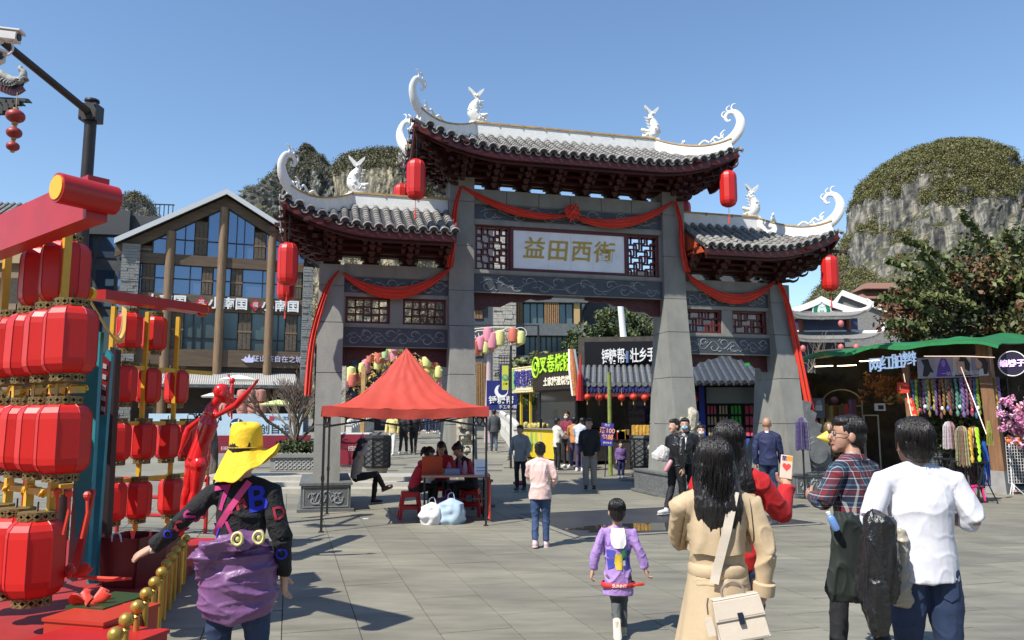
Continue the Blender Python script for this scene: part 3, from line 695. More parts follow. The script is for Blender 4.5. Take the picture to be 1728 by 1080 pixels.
# small red ribbons on the rails
for t, z, lb in ((.1, 1.14, 'second from right on the lowest rail'), (.3, 1.14, 'leftmost on the lowest rail'), (-.2, 1.14, 'at the right end of the lowest rail'), (.5, 1.86, 'on the middle rail')):
    mb = MB(); c = LA(t, z); mb.tube([c, c+V((.01, 0, -.12)), c+V((-.02, 0, -.3))], .012, 5); mb.ball(c, .03, 6, 5)
    tag(mb.build('red_ribbon', CLOTH), 'thin red ribbon tied '+lb+' of the near frame', 'ribbon', 'red ribbons on the near frame')
# second frame
E0 = V((-4.70, 8.3, 0)); dE = V((.33, .94, 0)).normalized()
fr2 = thing('lantern_frame', 'second yellow lantern frame under a long red beam beside the red statue', 'frame')
def LE(t, z): return E0+dE*t+V((0, 0, z))
for z in (2.27, 1.62, .97): mb = MB(); mb.bar(LE(-.1, z), LE(2.1, z), .04, .05); mb.build('rail', YEL, fr2)
for t in (.45, .95, 1.45): mb = MB(); mb.bar(LE(t, .2), LE(t, 2.95), .045, .045); mb.build('post', YEL, fr2)
mb = MB(); mb.bar(P(160, 497, 7.9), P(342, 523, 9.75), .26, .10); mb.build('roof_beam', REDP, fr2)
mb = MB(); e0 = P(342, 523, 9.7); mb.cyl(e0-V((.06, .02, 0)), e0+V((.03, .03, 0)), .085, 20); rr_ = mb.build('beam_end_roll', REDP, fr2, 40)
mb = MB(); mb.cyl(e0+V((.03, .0, 0))-V((0, .05, 0)), e0-V((-.03, .06, 0)), .07, 20); mb.build('yellow_disc', MATS['yellow disc'], rr_)
LS = lantern_meshes(.145, .42, 8, True)
g2 = 'red lanterns on the second yellow frame'
for pts, rn in ((((218, 558), (260, 563)), 'top'), (((209, 648), (250, 651), (298, 653)), 'second'), (((198, 745), (241, 744), (282, 744), (315, 742)), 'third'), (((190, 846), (233, 843), (288, 837)), 'bottom')):
    for i, (px, py) in enumerate(pts):
        Y = 8.75+(px-190)*.0095; nn = {2: ['left', 'right'], 3: ['left', 'middle', 'right'], 4: ['leftmost', 'second', 'third', 'rightmost']}[len(pts)][i]
        hang_lantern(P(px, py, Y), f'red lantern in the {rn} row of the second frame, {nn} one', g2, LS, .42, cord=.1, tassel=False, rz=.2+.2*i)
# painted gatehouse panels between the two frames
gp = thing('painted_gatehouse', 'teal and dark red cut out gatehouse panels between the two lantern frames', 'decoration')
def slab(name, pts, Y, th, m, par=gp, dy=0):
    q = [P(px, py, Y+dy*(i in (1, 2))) for i, (px, py) in enumerate(pts)]; mb = MB(); back = V((.0, th, 0))
    n = len(q); mb.add(q+[p+back for p in q], [tuple(range(n)), tuple(range(2*n-1, n-1, -1))]+[(i, i+n, (i+1) % n+n, (i+1) % n) for i in range(n)])
    return mb.build(name, m, par)
slab('teal_board', [(128, 975), (146, 975), (162, 700), (170, 560), (150, 560), (126, 700)], 7.0, .06, TEAL)
slab('teal_board', [(146, 985), (160, 985), (188, 600), (181, 590), (166, 620), (150, 900)], 7.3, .05, TEAL)
slab('dark_post', [(158, 985), (176, 985), (196, 590), (186, 585)], 7.5, .10, mat('near black post', (.015, .008, .01), .5))
pn = slab('red_panel', [(152, 700), (176, 700), (184, 610), (158, 585)], 7.2, .04, REDD)
for r_ in range(5):
    for c_ in range(2):
        x = 158+c_*12+(4-r_)*.8; y = 612+r_*18; slab('pierced_slot', [(x, y+9), (x+6, y+11), (x+6.5, y+3), (x+.6, y+1)], 7.19, .008, mat('pale slot', (.35, .33, .33), .6), pn)
slab('curved_apron', [(112, 985), (128, 980), (150, 800), (160, 690), (150, 690), (128, 760)], 7.15, .03, mat('grey pink board', (.20, .13, .13), .5, var=.2))
mb = MB()
def fnp(u, v):
    a = lerp(0, 1, u); p = spline([P(146, 492, 6.6), P(168, 530, 6.7), P(196, 572, 6.8), P(210, 566, 6.85), P(214, 522, 6.9)], 6); i = min(len(p)-1, int(u*(len(p)-1))); return p[i]+V((-.28, .45, .10))*v*.9
mb.sheet(fnp, 24, 3, .03, (0, 0, 1)); mb.build('golden_eave', mat('golden yellow board', (.66, .40, .05), .4, var=.1), gp, 50)
slab('golden_board', [(118, 500), (150, 496), (138, 440), (140, 455), (128, 380)][:3], 6.9, .05, YEL)
slab('golden_wing', [(122, 500), (140, 500), (144, 452), (132, 430), (124, 440)], 7.0, .05, YEL)
mb = MB(); c = P(147, 494, 6.5); mb.cyl(c, c+V((0, .06, 0)), .055, 18); mb.build('yellow_disc', MATS['yellow disc'], gp)
slab('leaning_red_strip', [(118, 960), (130, 965), (158, 830), (154, 825)], 6.8, .04, mat('bright red strip', (.5, .03, .03), .4))
# red stage platform, stepped blocks and gold posts
pf = thing('stage_platform', 'low red stage platform carrying the lantern frames and gold posts', 'platform')
edge = [G(238, 1100), G(275, 1040), G(300, 1000), G(322, 966), G(318, 955), G(250, 940), G(160, 925)]
poly = [(p.x, p.y) for p in edge]+[(-6.6, 9.8), (-9, 8.0), (-9, 3.5), (-2.75, 3.2)]
mb = MB(); mb.prism(poly[::-1], .004, .12, 'z'); mb.build('platform_deck', mat('red stage carpet', (.30, .020, .018), .6, var=.15, vs_=3), pf)
mb = MB(); c = sum((V((p[0], p[1], 0)) for p in poly[:7]), V())/7
ins = [V((p[0], p[1], 0))+V((-.18, .04, 0)) for p in poly[:6]]
balls = [(195, 1071), (213.5, 1046), (232, 1024), (247, 1002), (261, 983), (273, 966), (281, 952), (290, 940), (297.5, 929), (306.5, 919), (313.5, 909)]
mb = MB(); mb.lathe([(.018, 0), (.018, .36), (.028, .365), (.012, .385)], 10); pm = mb.mesh('shaft', GOLDB, 40)
mb = MB(); mb.ball((0, 0, .42), .042, 14, 10); bm_ = mb.mesh('ball_finial', GOLDB, 60)
posn = ['nearest the camera', 'second', 'third', 'fourth', 'fifth', 'sixth', 'seventh', 'eighth', 'ninth', 'tenth', 'farthest']
for i, (px, py) in enumerate(balls):
    p = G(px, py, .54); t = thing('gold_post', f'gold post with ball finial along the stage edge, {posn[i]}' + (' from the front' if 0 < i < 10 else ''), 'post', (p.x, p.y, .12), 0, 'gold ball posts along the stage edge')
    link('shaft', pm, t); link('ball_finial', bm_, t)
def sbox(name, label, cat, px0, px1, py_top, z1, Y0, dep, z0, m, rz=0, parts=None):
    a = P(px0, 900, Y0).x; b = P(px1, 900, Y0).x; t = thing(name, label, cat, ((a+b)/2, Y0+dep/2, z0), R(rz)); hw = (b-a)/2
    mb = MB(); mb.box(-hw, hw, -dep/2, dep/2, 0, z1-z0); mb.build('body', m, t)
    mb = MB(); mb.box(-hw-.01, hw+.01, -dep/2-.01, dep/2+.01, z1-z0, z1-z0+.02); mb.build('top_board', parts or m, t); return t
sbox('red_plinth', 'large plain red plinth in the bottom left corner of the stage', 'plinth', -60, 146, 0, .38, 4.15, .9, .12, REDP, -16)
sbox('red_plinth', 'stepped red plinth with red bows behind the corner plinth', 'plinth', 90, 208, 0, .42, 5.0, .5, .12, mat('orange red plinth', (.42, .035, .015), .45), -14)
sbox('red_step_box', 'long low red box under the second lantern frame', 'box', 175, 300, 0, .30, 8.1, 1.0, .12, REDP, -8)
gb = thing('dark_crate', 'dark green and black open crate beside the corner plinth', 'crate', (G(182, 1050, .3).x, G(182, 1050, .3).y, .12), R(-15))
dg_ = mat('dark green crate', (.008, .03, .018), .3, var=.3)
mb = MB(); mb.box(-.13, .13, -.2, .2, 0, .02); mb.build('crate_floor', dg_, gb)
for a_ in ((-.13, -.11, -.2, .2), (.11, .13, -.2, .2), (-.11, .11, -.2, -.18), (-.11, .11, .18, .2)): mb = MB(); mb.box(*a_, .02, .30); mb.build('crate_side', dg_, gb)
mb = MB(); mb.box(-.15, .15, -.22, .22, .30, .33); mb.build('crate_lid', mat('deep green lid', (.012, .06, .02), .3), gb)
def bucket(label, x, y, z, r0, r1, h, m, rz=0):
    t = thing('red_planter_box', label, 'planter', (x, y, z), R(rz)); mb = MB(); w0, w1 = r0, r1; th = .015
    for k in range(4):
        Mr = Matrix.Rotation(k*PI/2, 4, 'Z'); q = [V((-w0, -w0, 0)), V((w0, -w0, 0)), V((w1, -w1, h)), V((-w1, -w1, h))]; q2 = [p+V((0, th, 0)) for p in q]
        mb = MB(); mb.add([Mr @ p for p in q+q2], [(0, 1, 2, 3), (7, 6, 5, 4), (0, 4, 5, 1), (1, 5, 6, 2), (2, 6, 7, 3), (3, 7, 4, 0)]); mb.build('side_board', m, t)
    mb = MB(); mb.box(-w0+.01, w0-.01, -w0+.01, w0-.01, 0, .02); mb.build('base_board', m, t)
    mb = MB(); mb.tube(spline([(-.05, -w1, h-.03), (-.04, -w1-.01, h+.03), (.0, -w1, h+.05), (.04, -w1-.01, h+.03), (.05, -w1, h-.03)], 4), .008, 6); mb.build('rope_handle', mat('white rope', (.7, .7, .68), .7), t); return t
p = G(212, 990, .12); bucket('flared dark red planter box with a white rope handle', p.x, p.y+.1, .12, .17, .23, .46, REDD, -12)
p = G(262, 975, .12); bucket('smaller brownish red planter box right of the flared one', p.x-.05, p.y+.15, .12, .16, .17, .36, mat('brown red board', (.17, .03, .022), .5), -8)
for (px, py, z, lb) in ((122, 972, .5, 'red satin bow on the stepped plinth'), (150, 1018, .45, 'red satin bow lying by the dark crate')):
    c = G(px, py, z); mb = MB()
    for a in range(5): q = V((math.cos(a*1.26), math.sin(a*1.26), .35))*.09; mb.tube(spline([c, c+q, c+q*1.1+V((.02, 0, .03)), c+q*.3], 4), interp([.008, .03, .035, .008], 13), 6, sy=.4)
    mb.tube([c, c+V((.25, .03, -.03)), c+V((.42, .06, -.03))], [.01, .02, .01], 5); tag(mb.build('satin_bow', CLOTH, None, 60), lb, 'bow')
p = G(222, 1003, .42); mb = MB(); mb.box(-.05, .05, -.05, .05, 0, .012, Matrix.Translation((p.x, p.y, .46))); 
for k in range(16): mb.ball((p.x+random.uniform(-.05, .05), p.y+random.uniform(-.04, .04), .475), random.uniform(.01, .02), 5, 4)
# ---------------------------------------------------------------- camera pole with two cameras
cp = thing('camera_pole', 'tall dark steel pole with an angled arm carrying cameras', 'pole', G(88, 800, 0)*0+V((P(118, 700, 10.5).x, 10.5, 0)))
O = cp.location; DK = mat('dark bronze steel', (.035, .03, .028), .45, metal=.3, var=.2)
def rel(px, py, Y): return P(px, py, Y)-O
top = rel(122, 172, 10.5); mb = MB(); mb.cyl((rel(90, 620, 10.5).x*0, 0, 0), (top.x*0+0, 0, top.z), .088, 20, .078); mb.cyl((0, 0, top.z), (0, 0, top.z+.03), .10, 20, .095); mb.build('pole_shaft', DK, cp, 40)
mb = MB(); z = rel(118, 192, 10.5).z; mb.box(-.12, .12, -.11, .11, z-.12, z+.12); 
for sx in (-1, 1):
    for sz in (-1, 1): mb.cyl((sx*.1, -.13, z+sz*.09), (sx*.1, .13, z+sz*.09), .012, 6)
mb.build('clamp_bracket', DK, cp)
end = rel(-6, 62, 9.0); mb = MB(); mb.cyl((0, -.1, z), end, .052, 14, .05); mb.build('arm', DK, cp, 40)
WM = mat('white camera housing', (.62, .60, .57), .4, var=.08)
def cctv(c, d, label):
    t = thing('security_camera', label, 'camera', c); ang = math.atan2(d[1], d[0]); t.rotation_euler = (0, R(4), ang)
    mb = MB(); mb.prism([(-.075, -.06), (.075, -.06), (.075, .03), (.055, .06), (-.055, .06), (-.075, .03)], -.30, .20, 'x'); mb.build('housing', WM, t)
    mb = MB(); mb.prism([(-.085, .055), (.085, .055), (.085, .07), (.06, .085), (-.06, .085), (-.085, .07)], -.32, .24, 'x'); mb.build('sun_shield', WM, t)
    mb = MB(); mb.cyl((.2, 0, 0), (.215, 0, 0), .045, 16); mb.build('lens', BLACK, t)
    mb = MB(); mb.box(-.12, .02, -.04, .04, -.09, -.06); mb.prism([(-.1, -.09), (.0, -.09), (-.03, -.2), (-.08, -.2)], -.035, .035, 'y'); mb.build('bracket_arm', WM, t)
    mb = MB(); mb.tube(spline([(.12, 0, -.06), (.16, 0, -.15), (.12, 0, -.24), (.02, 0, -.26)], 5), .013, 7); mb.build('cable_loop', WM, t); return t
cctv(P(2, 62, 9.0)+V((0, 0, .02)), (1, .12), 'white box security camera above the arm end pointing right')
t = cctv(P(-12, 100, 9.1), (.8, -.6), 'lower white security camera partly cut off by the left edge')
# ---------------------------------------------------------------- foliage and mountains
def leaf_mat(name, col, v=.3, tr=.0):
    m = mat(name, col, .6, var=v, vs_=2.5); return m
def leaf_cloud(name, mats, cen, rad, n_per, size, parent=None, kindstuff=True, sq=.8, seed=1, w=None, aspect=.5):
    r = np.random.default_rng(seed); cen = np.asarray(cen, float); k = len(cen); N = k*n_per
    c = np.repeat(cen, n_per, 0); rd_ = np.repeat(np.asarray(rad, float).reshape(k, -1) if np.ndim(rad) else np.full((k, 1), float(rad)), n_per, 0)
    d = r.normal(size=(N, 3)); d /= np.linalg.norm(d, axis=1)[:, None]; q = r.random((N, 1))**(1/2.2); p = c+d*q*rd_*np.array([1, 1, sq])
    a = r.normal(size=(N, 3)); a = a*.8+d*.6; a /= np.linalg.norm(a, axis=1)[:, None]
    b = np.cross(a, r.normal(size=(N, 3))); b /= np.linalg.norm(b, axis=1)[:, None]; t = np.cross(a, b)
    s = size*(.6+.8*r.random((N, 1)))
    v = np.stack([p-b*s, p+t*s*aspect, p+b*s, p-t*s*aspect], 1).reshape(-1, 3)
    me = bpy.data.meshes.new(name); me.vertices.add(len(v)); me.vertices.foreach_set('co', v.ravel())
    me.loops.add(4*N); me.loops.foreach_set('vertex_index', np.arange(4*N)); me.polygons.add(N); me.polygons.foreach_set('loop_start', np.arange(0, 4*N, 4)); me.polygons.foreach_set('loop_total', np.full(N, 4))
    for m in mats: me.materials.append(m)
    cl = np.repeat(r.choice(len(mats), k, p=w), n_per); mx = np.where(r.random(N) < .3, r.choice(len(mats), N, p=w), cl)
    me.polygons.foreach_set('material_index', mx.astype(np.int32)); me.update(); me.validate()
    o = link(name, me, parent)
    return o
def rock_mat(name, c1, c2, c3, haze=0):
    m = bpy.data.materials.new(name); m.use_nodes = True; n = m.node_tree; b = n.nodes['Principled BSDF']; g = n.nodes.new('ShaderNodeNewGeometry')
    mp = n.nodes.new('ShaderNodeMapping'); mp.inputs['Scale'].default_value = (1, 1, .13); n.links.new(g.outputs['Position'], mp.inputs[0])
    n1 = n.nodes.new('ShaderNodeTexNoise'); n1.inputs['Scale'].default_value = .42; n1.inputs['Detail'].default_value = 11; n1.inputs['Roughness'].default_value = .72; n.links.new(mp.outputs[0], n1.inputs[0])
    cr = n.nodes.new('ShaderNodeValToRGB'); e = cr.color_ramp.elements; e[0].position = .42; e[0].color = (*c1, 1); e[1].position = .56; e[1].color = (*c2, 1); e2 = cr.color_ramp.elements.new(.5); e2.color = (*[(p+q)*.45 for p, q in zip(c1, c2)], 1); e3 = cr.color_ramp.elements.new(.70); e3.color = (*c3, 1)
    n.links.new(n1.outputs[0], cr.inputs[0])
    sx = n.nodes.new('ShaderNodeSeparateXYZ'); n.links.new(g.outputs['Normal'], sx.inputs[0]); mr = n.nodes.new('ShaderNodeMapRange'); mr.inputs[1].default_value = .42; mr.inputs[2].default_value = .62; n.links.new(sx.outputs['Z'], mr.inputs[0])
    mx = n.nodes.new('ShaderNodeMixRGB'); mx.inputs[2].default_value = (.06, .06, .024, 1); n.links.new(mr.outputs[0], mx.inputs[0]); n.links.new(cr.outputs[0], mx.inputs[1]); n.links.new(mx.outputs[0], b.inputs['Base Color']); b.inputs['Roughness'].default_value = .95
    bp = n.nodes.new('ShaderNodeBump'); bp.inputs['Strength'].default_value = 1; bp.inputs['Distance'].default_value = .7; n.links.new(n1.outputs[0], bp.inputs['Height']); n.links.new(bp.outputs[0], b.inputs['Normal'])
    return m
ROCK = rock_mat('karst limestone', (.045, .045, .045), (.22, .21, .18), (.44, .33, .20))
ROCK2 = rock_mat('far limestone', (.05, .055, .058), (.17, .17, .16), (.27, .25, .21))
LF = [leaf_mat('olive scrub', (.125, .12, .036)), leaf_mat('dark scrub', (.085, .086, .026)), leaf_mat('yellow scrub', (.165, .145, .045)), leaf_mat('green scrub', (.10, .108, .03))]
LFD = [leaf_mat('hill dark scrub', (.065, .07, .04)), leaf_mat('hill olive scrub', (.085, .08, .038)), leaf_mat('hill grey scrub', (.11, .10, .065))]
def mountain(name, label, cx, Y, sil, rock, leaves, nb, bush, seed, cliffs, asp=1.0, rough=1.0, npb=10):
    # sil: list of (z, left half width, right half width) in metres, top to bottom
    zs = np.array([s[0] for s in sil], float)[::-1]; lw = np.array([s[1] for s in sil], float)[::-1]; rw = np.array([s[2] for s in sil], float)[::-1]
    top = zs[-1]; NA, NZ = 190, 100; vs = []
    def pt(i, j):
        ph = 2*PI*i/NA; t = j/NZ; z = top*(1-(1-t)**1.35)
        L, Rr = np.interp(z, zs, lw), np.interp(z, zs, rw); cxx = math.cos(ph); rr = Rr if cxx > 0 else L; m_ = (L+Rr)/2*asp
        x = rr*cxx; y = m_*math.sin(ph); p = V((x, y, z))
        d = V((cxx, math.sin(ph), 0)); q = V((x*.05+seed, y*.05, z*.018)); f = noise.fractal(q, .9, 2.1, 6)
        f2 = noise.fractal(V((x*.16+seed, y*.16, z*.05)), .8, 2.1, 4); f3 = noise.fractal(V((x*.3, y*.3+seed, z*.25)), .8, 2.1, 4)
        edge = min(1, (top-z)/10+.12)
        k = 1.0 if ph > PI else 1
        amp = (4.2*f+2.2*f2+.9*f3)*rough*edge
        if abs(cxx) > .93: amp *= .8
        return p+d*amp+V((0, 0, .8*f3*edge+.8*f2*edge))
    vs = [pt(i, j) for j in range(NZ+1) for i in range(NA)]
    fs = [(j*NA+i, j*NA+(i+1) % NA, (j+1)*NA+(i+1) % NA, (j+1)*NA+i) for j in range(NZ) for i in range(NA)]
    me = bpy.data.meshes.new(name); me.from_pydata(vs, [], fs); me.materials.append(rock); me.update()
    o = link(name, me, None, (cx, Y, terrain(0, Y)-3)); o['kind'] = 'structure'; o['label'] = label
    co = np.array([tuple(v) for v in vs]); nrm = np.zeros((len(vs), 3)); me.vertices.foreach_get  # vertex normals
    nn = np.zeros(len(vs)*3); me.vertex_normals.foreach_get('vector', nn); nn = nn.reshape(-1, 3)
    r = np.random.default_rng(seed); f_idx = r.integers(0, len(fs), nb*4); fa = np.array(fs)
    q = co[fa[f_idx]]; u, v_ = r.random((len(q), 1)), r.random((len(q), 1)); p = (q[:, 0]*(1-u)+q[:, 1]*u)*(1-v_)+(q[:, 3]*(1-u)+q[:, 2]*u)*v_; n_ = nn[fa[f_idx, 0]]
    keep = []
    for a in range(len(p)):
        if p[a, 1] > 12: continue
        c = cliffs(p[a]); nv = noise.noise(V(p[a]*.075)+V((seed, 0, 0)))+.6*noise.noise(V(p[a]*.22)); 
        if n_[a, 2]*.8+nv*.75+.28 > c: keep.append(a)
        if len(keep) >= nb: break
    p = p[keep]; n_ = n_[keep]; rad = bush*(.5+.8*r.random(len(p)))
    lo = leaf_cloud('hillside_scrub', leaves, p+n_*rad[:, None]*.45, rad[:, None], npb, bush*.17, o, seed=seed, sq=.75); lo['kind'] = 'stuff'
    return o
S = .2
def sil(cxp, Y, pts, ext):      # (y px, left px, right px)
    k = Y/F; return [((703-y)*k, (cxp-l)*k, (r_-cxp)*k) for y, l, r_ in pts]+ext
def X(px, Y): return (px-864)/F*Y
mountain('karst_hill', 'big domed karst hill with pale cliff face behind the stalls', X(1622, 300), 300, [((703-y)*.2+2, max(0, l-15)*.2, max(0, r_-12)*.2) for y, l, r_ in
    ((226, 0, 0), (230, 30, 35), (238, 72, 60), (262, 122, 80), (300, 162, 112), (330, 174, 140), (390, 190, 165), (460, 222, 200), (500, 255, 240), (525, 290, 280), (600, 360, 340), (703, 420, 420))], ROCK, LF, 21000, 1.6, 3,
    lambda p: (.84 if (12 < p[2]-30 < 42+6*math.sin(p[0]*.13) and p[0] > -38) else .18), 1.0, 1.0, 22).scale = (300/260,)*3
mountain('karst_hill', 'pointed dark karst peak behind the glass gabled building', X(502, 440), 440, [((703-y)*.308+3, l*.308, r_*.308) for y, l, r_ in
    ((234, 0, 0), (239, 6, 8), (252, 20, 20), (275, 36, 40), (300, 56, 60), (340, 100, 90), (400, 150, 120), (703, 260, 200))], ROCK2, LFD, 9000, 2.0, 11, lambda p: .74, .9, 2.1, 16).scale = (1.1, 1.1, 1.1)
mountain('karst_hill', 'broad scrub topped karst peak with yellowish cliff behind the left roof', X(650, 370), 370, [((703-y)*.254+3, l*.254, r_*.254) for y, l, r_ in
    ((249, 0, 0), (252, 40, 30), (262, 75, 50), (285, 86, 90), (330, 92, 110), (400, 130, 140), (703, 230, 230))], rock_mat('yellow cliff', (.05, .05, .045), (.30, .26, .18), (.46, .36, .21)), LFD+[LF[0]], 7000, 2.2, 21,
    lambda p: 1.15 if 82 < p[2] < 106 and p[0] < 10 else .3, .9, .8, 16).scale = (1.121,)*3
mountain('karst_hill', 'small rounded hazy hill showing above the dark building on the left', X(208, 440), 440, [((703-y)*.323+3, l*.323, r_*.323) for y, l, r_ in
    ((320, 0, 0), (324, 14, 14), (332, 26, 24), (350, 38, 34), (420, 80, 90), (703, 200, 200))], ROCK2, LFD, 2500, 2.4, 31, lambda p: .5, .8, .7, 8).scale = (1.048,)*3
def tree(name, label, base, h, crown, n, leafs, size, trunk_r, seed, bark, group=None, n_per=26, lean=(0, 0), droop=0, crad=.5, w=None):
    t = thing(name, label, 'tree', base, 0, group); rd = random.Random(seed); mb = MB(); tips = []
    top = V((lean[0], lean[1], h*.55)); mb.tube(spline([(0, 0, -.2), (lean[0]*.2+.05, lean[1]*.2, h*.2), top], 4), interp([trunk_r*1.25, trunk_r, trunk_r*.6], 9), 9)
    cx, cy, cz, rx, ry, rz = crown
    cen = []
    for i in range(n):
        a = rd.uniform(0, 2*PI); u = rd.uniform(-1, 1); q = rd.random()**.45; s_ = math.sqrt(1-u*u)
        c = V((cx+rx*q*s_*math.cos(a), cy+ry*q*s_*math.sin(a), cz+rz*q*u)); cen.append(c)
        if i % 3 == 0:
            st = V((0, 0, 0)).lerp(top, rd.uniform(.6, 1)); mid = st.lerp(c, .5)+V((rd.uniform(-.2, .2), rd.uniform(-.2, .2), rd.uniform(.0, .3)))*rz*.3
            mb.tube(spline([st, mid, c], 3), interp([trunk_r*.35, trunk_r*.2, trunk_r*.06], 7), 5)
    mb.build('trunk', bark, t, 60)
    leaf_cloud('crown', leafs, cen, crad*(.8+.4*np.random.default_rng(seed).random((len(cen), 1))), n_per, size, t, seed=seed, w=w)
    return t
BARK = mat('grey brown bark', (.11, .085, .06), .9, var=.4, vs_=10, bump=.8, bs=25)
LG3 = [leaf_mat('green leaf', (.055, .085, .022)), leaf_mat('dark green leaf', (.022, .038, .012)), leaf_mat('olive leaf', (.10, .11, .03))]
# right hand tree: bauhinia with russet patches
LT = [leaf_mat('bauhinia leaf', (.07, .085, .022)), leaf_mat('deep leaf', (.028, .036, .012)), leaf_mat('russet leaf', (.14, .055, .022)), leaf_mat('light leaf', (.13, .145, .045))]
b_ = P(1690, 700, 24); b_.z = .1
rt = tree('street_tree', 'dense tree with green and russet leaves towering over the braid stall', b_, 8.5, (1.2, 0, 4.4, 4.4, 3.0, 3.0), 250, LT, .092, .22, 5, BARK, n_per=270, crad=.75, w=[.34, .34, .15, .17])
cen = []; rad = []; sp = MB(); rd = random.Random(8)
for (px0, py0, px1, py1, m_) in ((1680, 440, 1622, 360, 13), (1640, 470, 1530, 405, 14), (1620, 500, 1500, 440, 13), (1600, 540, 1490, 500, 12), (1720, 430, 1700, 400, 8), (1560, 560, 1500, 545, 10), (1650, 520, 1560, 500, 12), (1590, 470, 1555, 430, 9)):
    a = P(px0, py0, 22.2)-b_; b = P(px1, py1, 21.8)-b_; mid = (a+b)/2+V((0, 0, .12)); pp = spline([a, mid, b], 10); sp.tube(pp, interp([.03, .02, .006], len(pp)), 5)
    for q in pp: cen.append(q); rad.append(.13)
sp.build('branch', BARK, rt); leaf_cloud('leafy_spray', [LT[0], LT[3]], cen, np.array(rad)[:, None], 14, .10, rt, seed=4)
# ---------------------------------------------------------------- buildings on the left
WOODB = mat('brown timber cladding', (.105, .070, .042), .7, var=.3, vs_=3, bump=.5, bs=20, stretch=(.3, 1, 3))
WOODC = mat('round timber column', (.19, .12, .065), .6, var=.3, vs_=4, stretch=(3, 3, .3))
SHUT = mat('weathered shutter', (.095, .072, .052), .8, var=.35, vs_=6)
GLB = mat('blue mirror glazing', (.16, .22, .32), .06, metal=.75)
GLC = mat('curtained glazing', (.10, .14, .15), .12, metal=.35)
STK = mat('stacked grey stone', (.22, .22, .21), .85, var=.4, vs_=14, bump=1, bs=14, stretch=(1, 1, 4))
MET = mat('pale metal roof edge', (.55, .56, .56), .4)
DKW = mat('dark grey wall', (.045, .048, .052), .7, var=.25, vs_=2)
DKT = mat('dark grey roofing', (.075, .078, .08), .8, var=.3, vs_=3)
F1 = Fr(GT(206, 44), 20)
def bld(fr, name, label, cat='building'): return thing(name, label, cat, fr.o, fr.a)
b1 = bld(F1, 'glass_gable_building', 'brown timber building with tall blue glazed gable and stone corner piers')
def fx(px, py, n=0): return F1.L(px, py, n)
w0 = fx(206, 500)[0]; w1 = fx(524, 500)[0]; apx = fx(383, 330); zl = fx(206, 403)[1]; zr = zl+.0; za = apx[1]
xm = (w0+w1)/2
mb = MB(); mb.box(w0+.5, w1-.5, .45, 13, 0, zl-1.0); mb.build('wall', WOODB, b1)
mb = MB(); mb.prism([(w0+.2, zl-1.0), (w1-.2, zl-1.0), (w1-.2, zl-.2), (apx[0], za-.2), (w0+.2, zl-.2)], .5, 13); mb.build('gable_wall', WOODB, b1)
for (a, b) in (((w0-.5, zl-.35), (apx[0], za)), ((w1+.6, zl-.2), (apx[0], za))):
    d = V((b[0]-a[0], 0, b[1]-a[1])); mb = MB(); mb.hexa([(a[0], -.7, a[1]), (b[0], -.7, b[1]), (b[0], 13.5, b[1]), (a[0], 13.5, a[1])], [(a[0], -.7, a[1]+.18), (b[0], -.7, b[1]+.18), (b[0], 13.5, b[1]+.18), (a[0], 13.5, a[1]+.18)]); mb.build('roof', DKT, b1)
    mb = MB(); mb.hexa([(a[0], -.75, a[1]-.1), (b[0], -.75, b[1]-.1), (b[0], -.70, b[1]-.1), (a[0], -.70, a[1]-.1)], [(a[0], -.75, a[1]+.22), (b[0], -.75, b[1]+.22), (b[0], -.70, b[1]+.22), (a[0], -.70, a[1]+.22)]); mb.build('roof_edge', MET, b1)
    mb = MB(); mb.hexa([(a[0], -.15, a[1]-.75), (b[0], -.15, b[1]-.75), (b[0], .2, b[1]-.75), (a[0], .2, a[1]-.75)], [(a[0], -.15, a[1]-.12), (b[0], -.15, b[1]-.12), (b[0], .2, b[1]-.12), (a[0], .2, a[1]-.12)]); mb.build('raked_beam', WOODB, b1)
zb2, zb1, zb0 = fx(369, 443)[1], fx(369, 513)[1], fx(420, 606)[1]
for z, h, m_ in ((zb2, .62, 1), (zb1, .95, 1), (zb0, 1.0, 1)): mb = MB(); mb.box(w0+.75, w1-.5, -.15, .35, z-h/2, z+h/2); mb.build('floor_beam', WOODB, b1)
rdp = random.Random(4)
for xa, xb, top in ((w0-.1, w0+.85, zl-.3), (w1-.5, w1+.1, fx(520, 452)[1])):
    mb = MB(); z = 0
    mb.box(xa+.04, xb-.04, -.3, 8, 0, top)
    while z < top-.05:
        hh = rdp.uniform(.10, .2); x = xa
        while x < xb-.05:
            ww = min(xb-x, rdp.uniform(.25, .5)); q = rdp.uniform(0, .05); mb.box(x, x+ww-.01, -.36-q, -.25, z, min(top, z+hh)-.015); x += ww
        z += hh
    mb.build('stone_pier', STK, b1)['kind'] = 'stuff'
cols = [(284+7, 400), (376, 400), (457, 400)]
def zroof(x): return (lerp(zl-.35, za, (x-(w0-.5))/(apx[0]-w0+.5)) if x < apx[0] else lerp(za, zl-.2, (x-apx[0])/(w1+.6-apx[0])))-.75
cx_ = [fx(289, 400)[0], fx(375, 440)[0], fx(458, 440)[0]]
for x in cx_: mb = MB(); mb.cyl((x, -.12, .0), (x, -.12, zroof(x)), .26, 14); mb.build('round_column', WOODC, b1, 40)
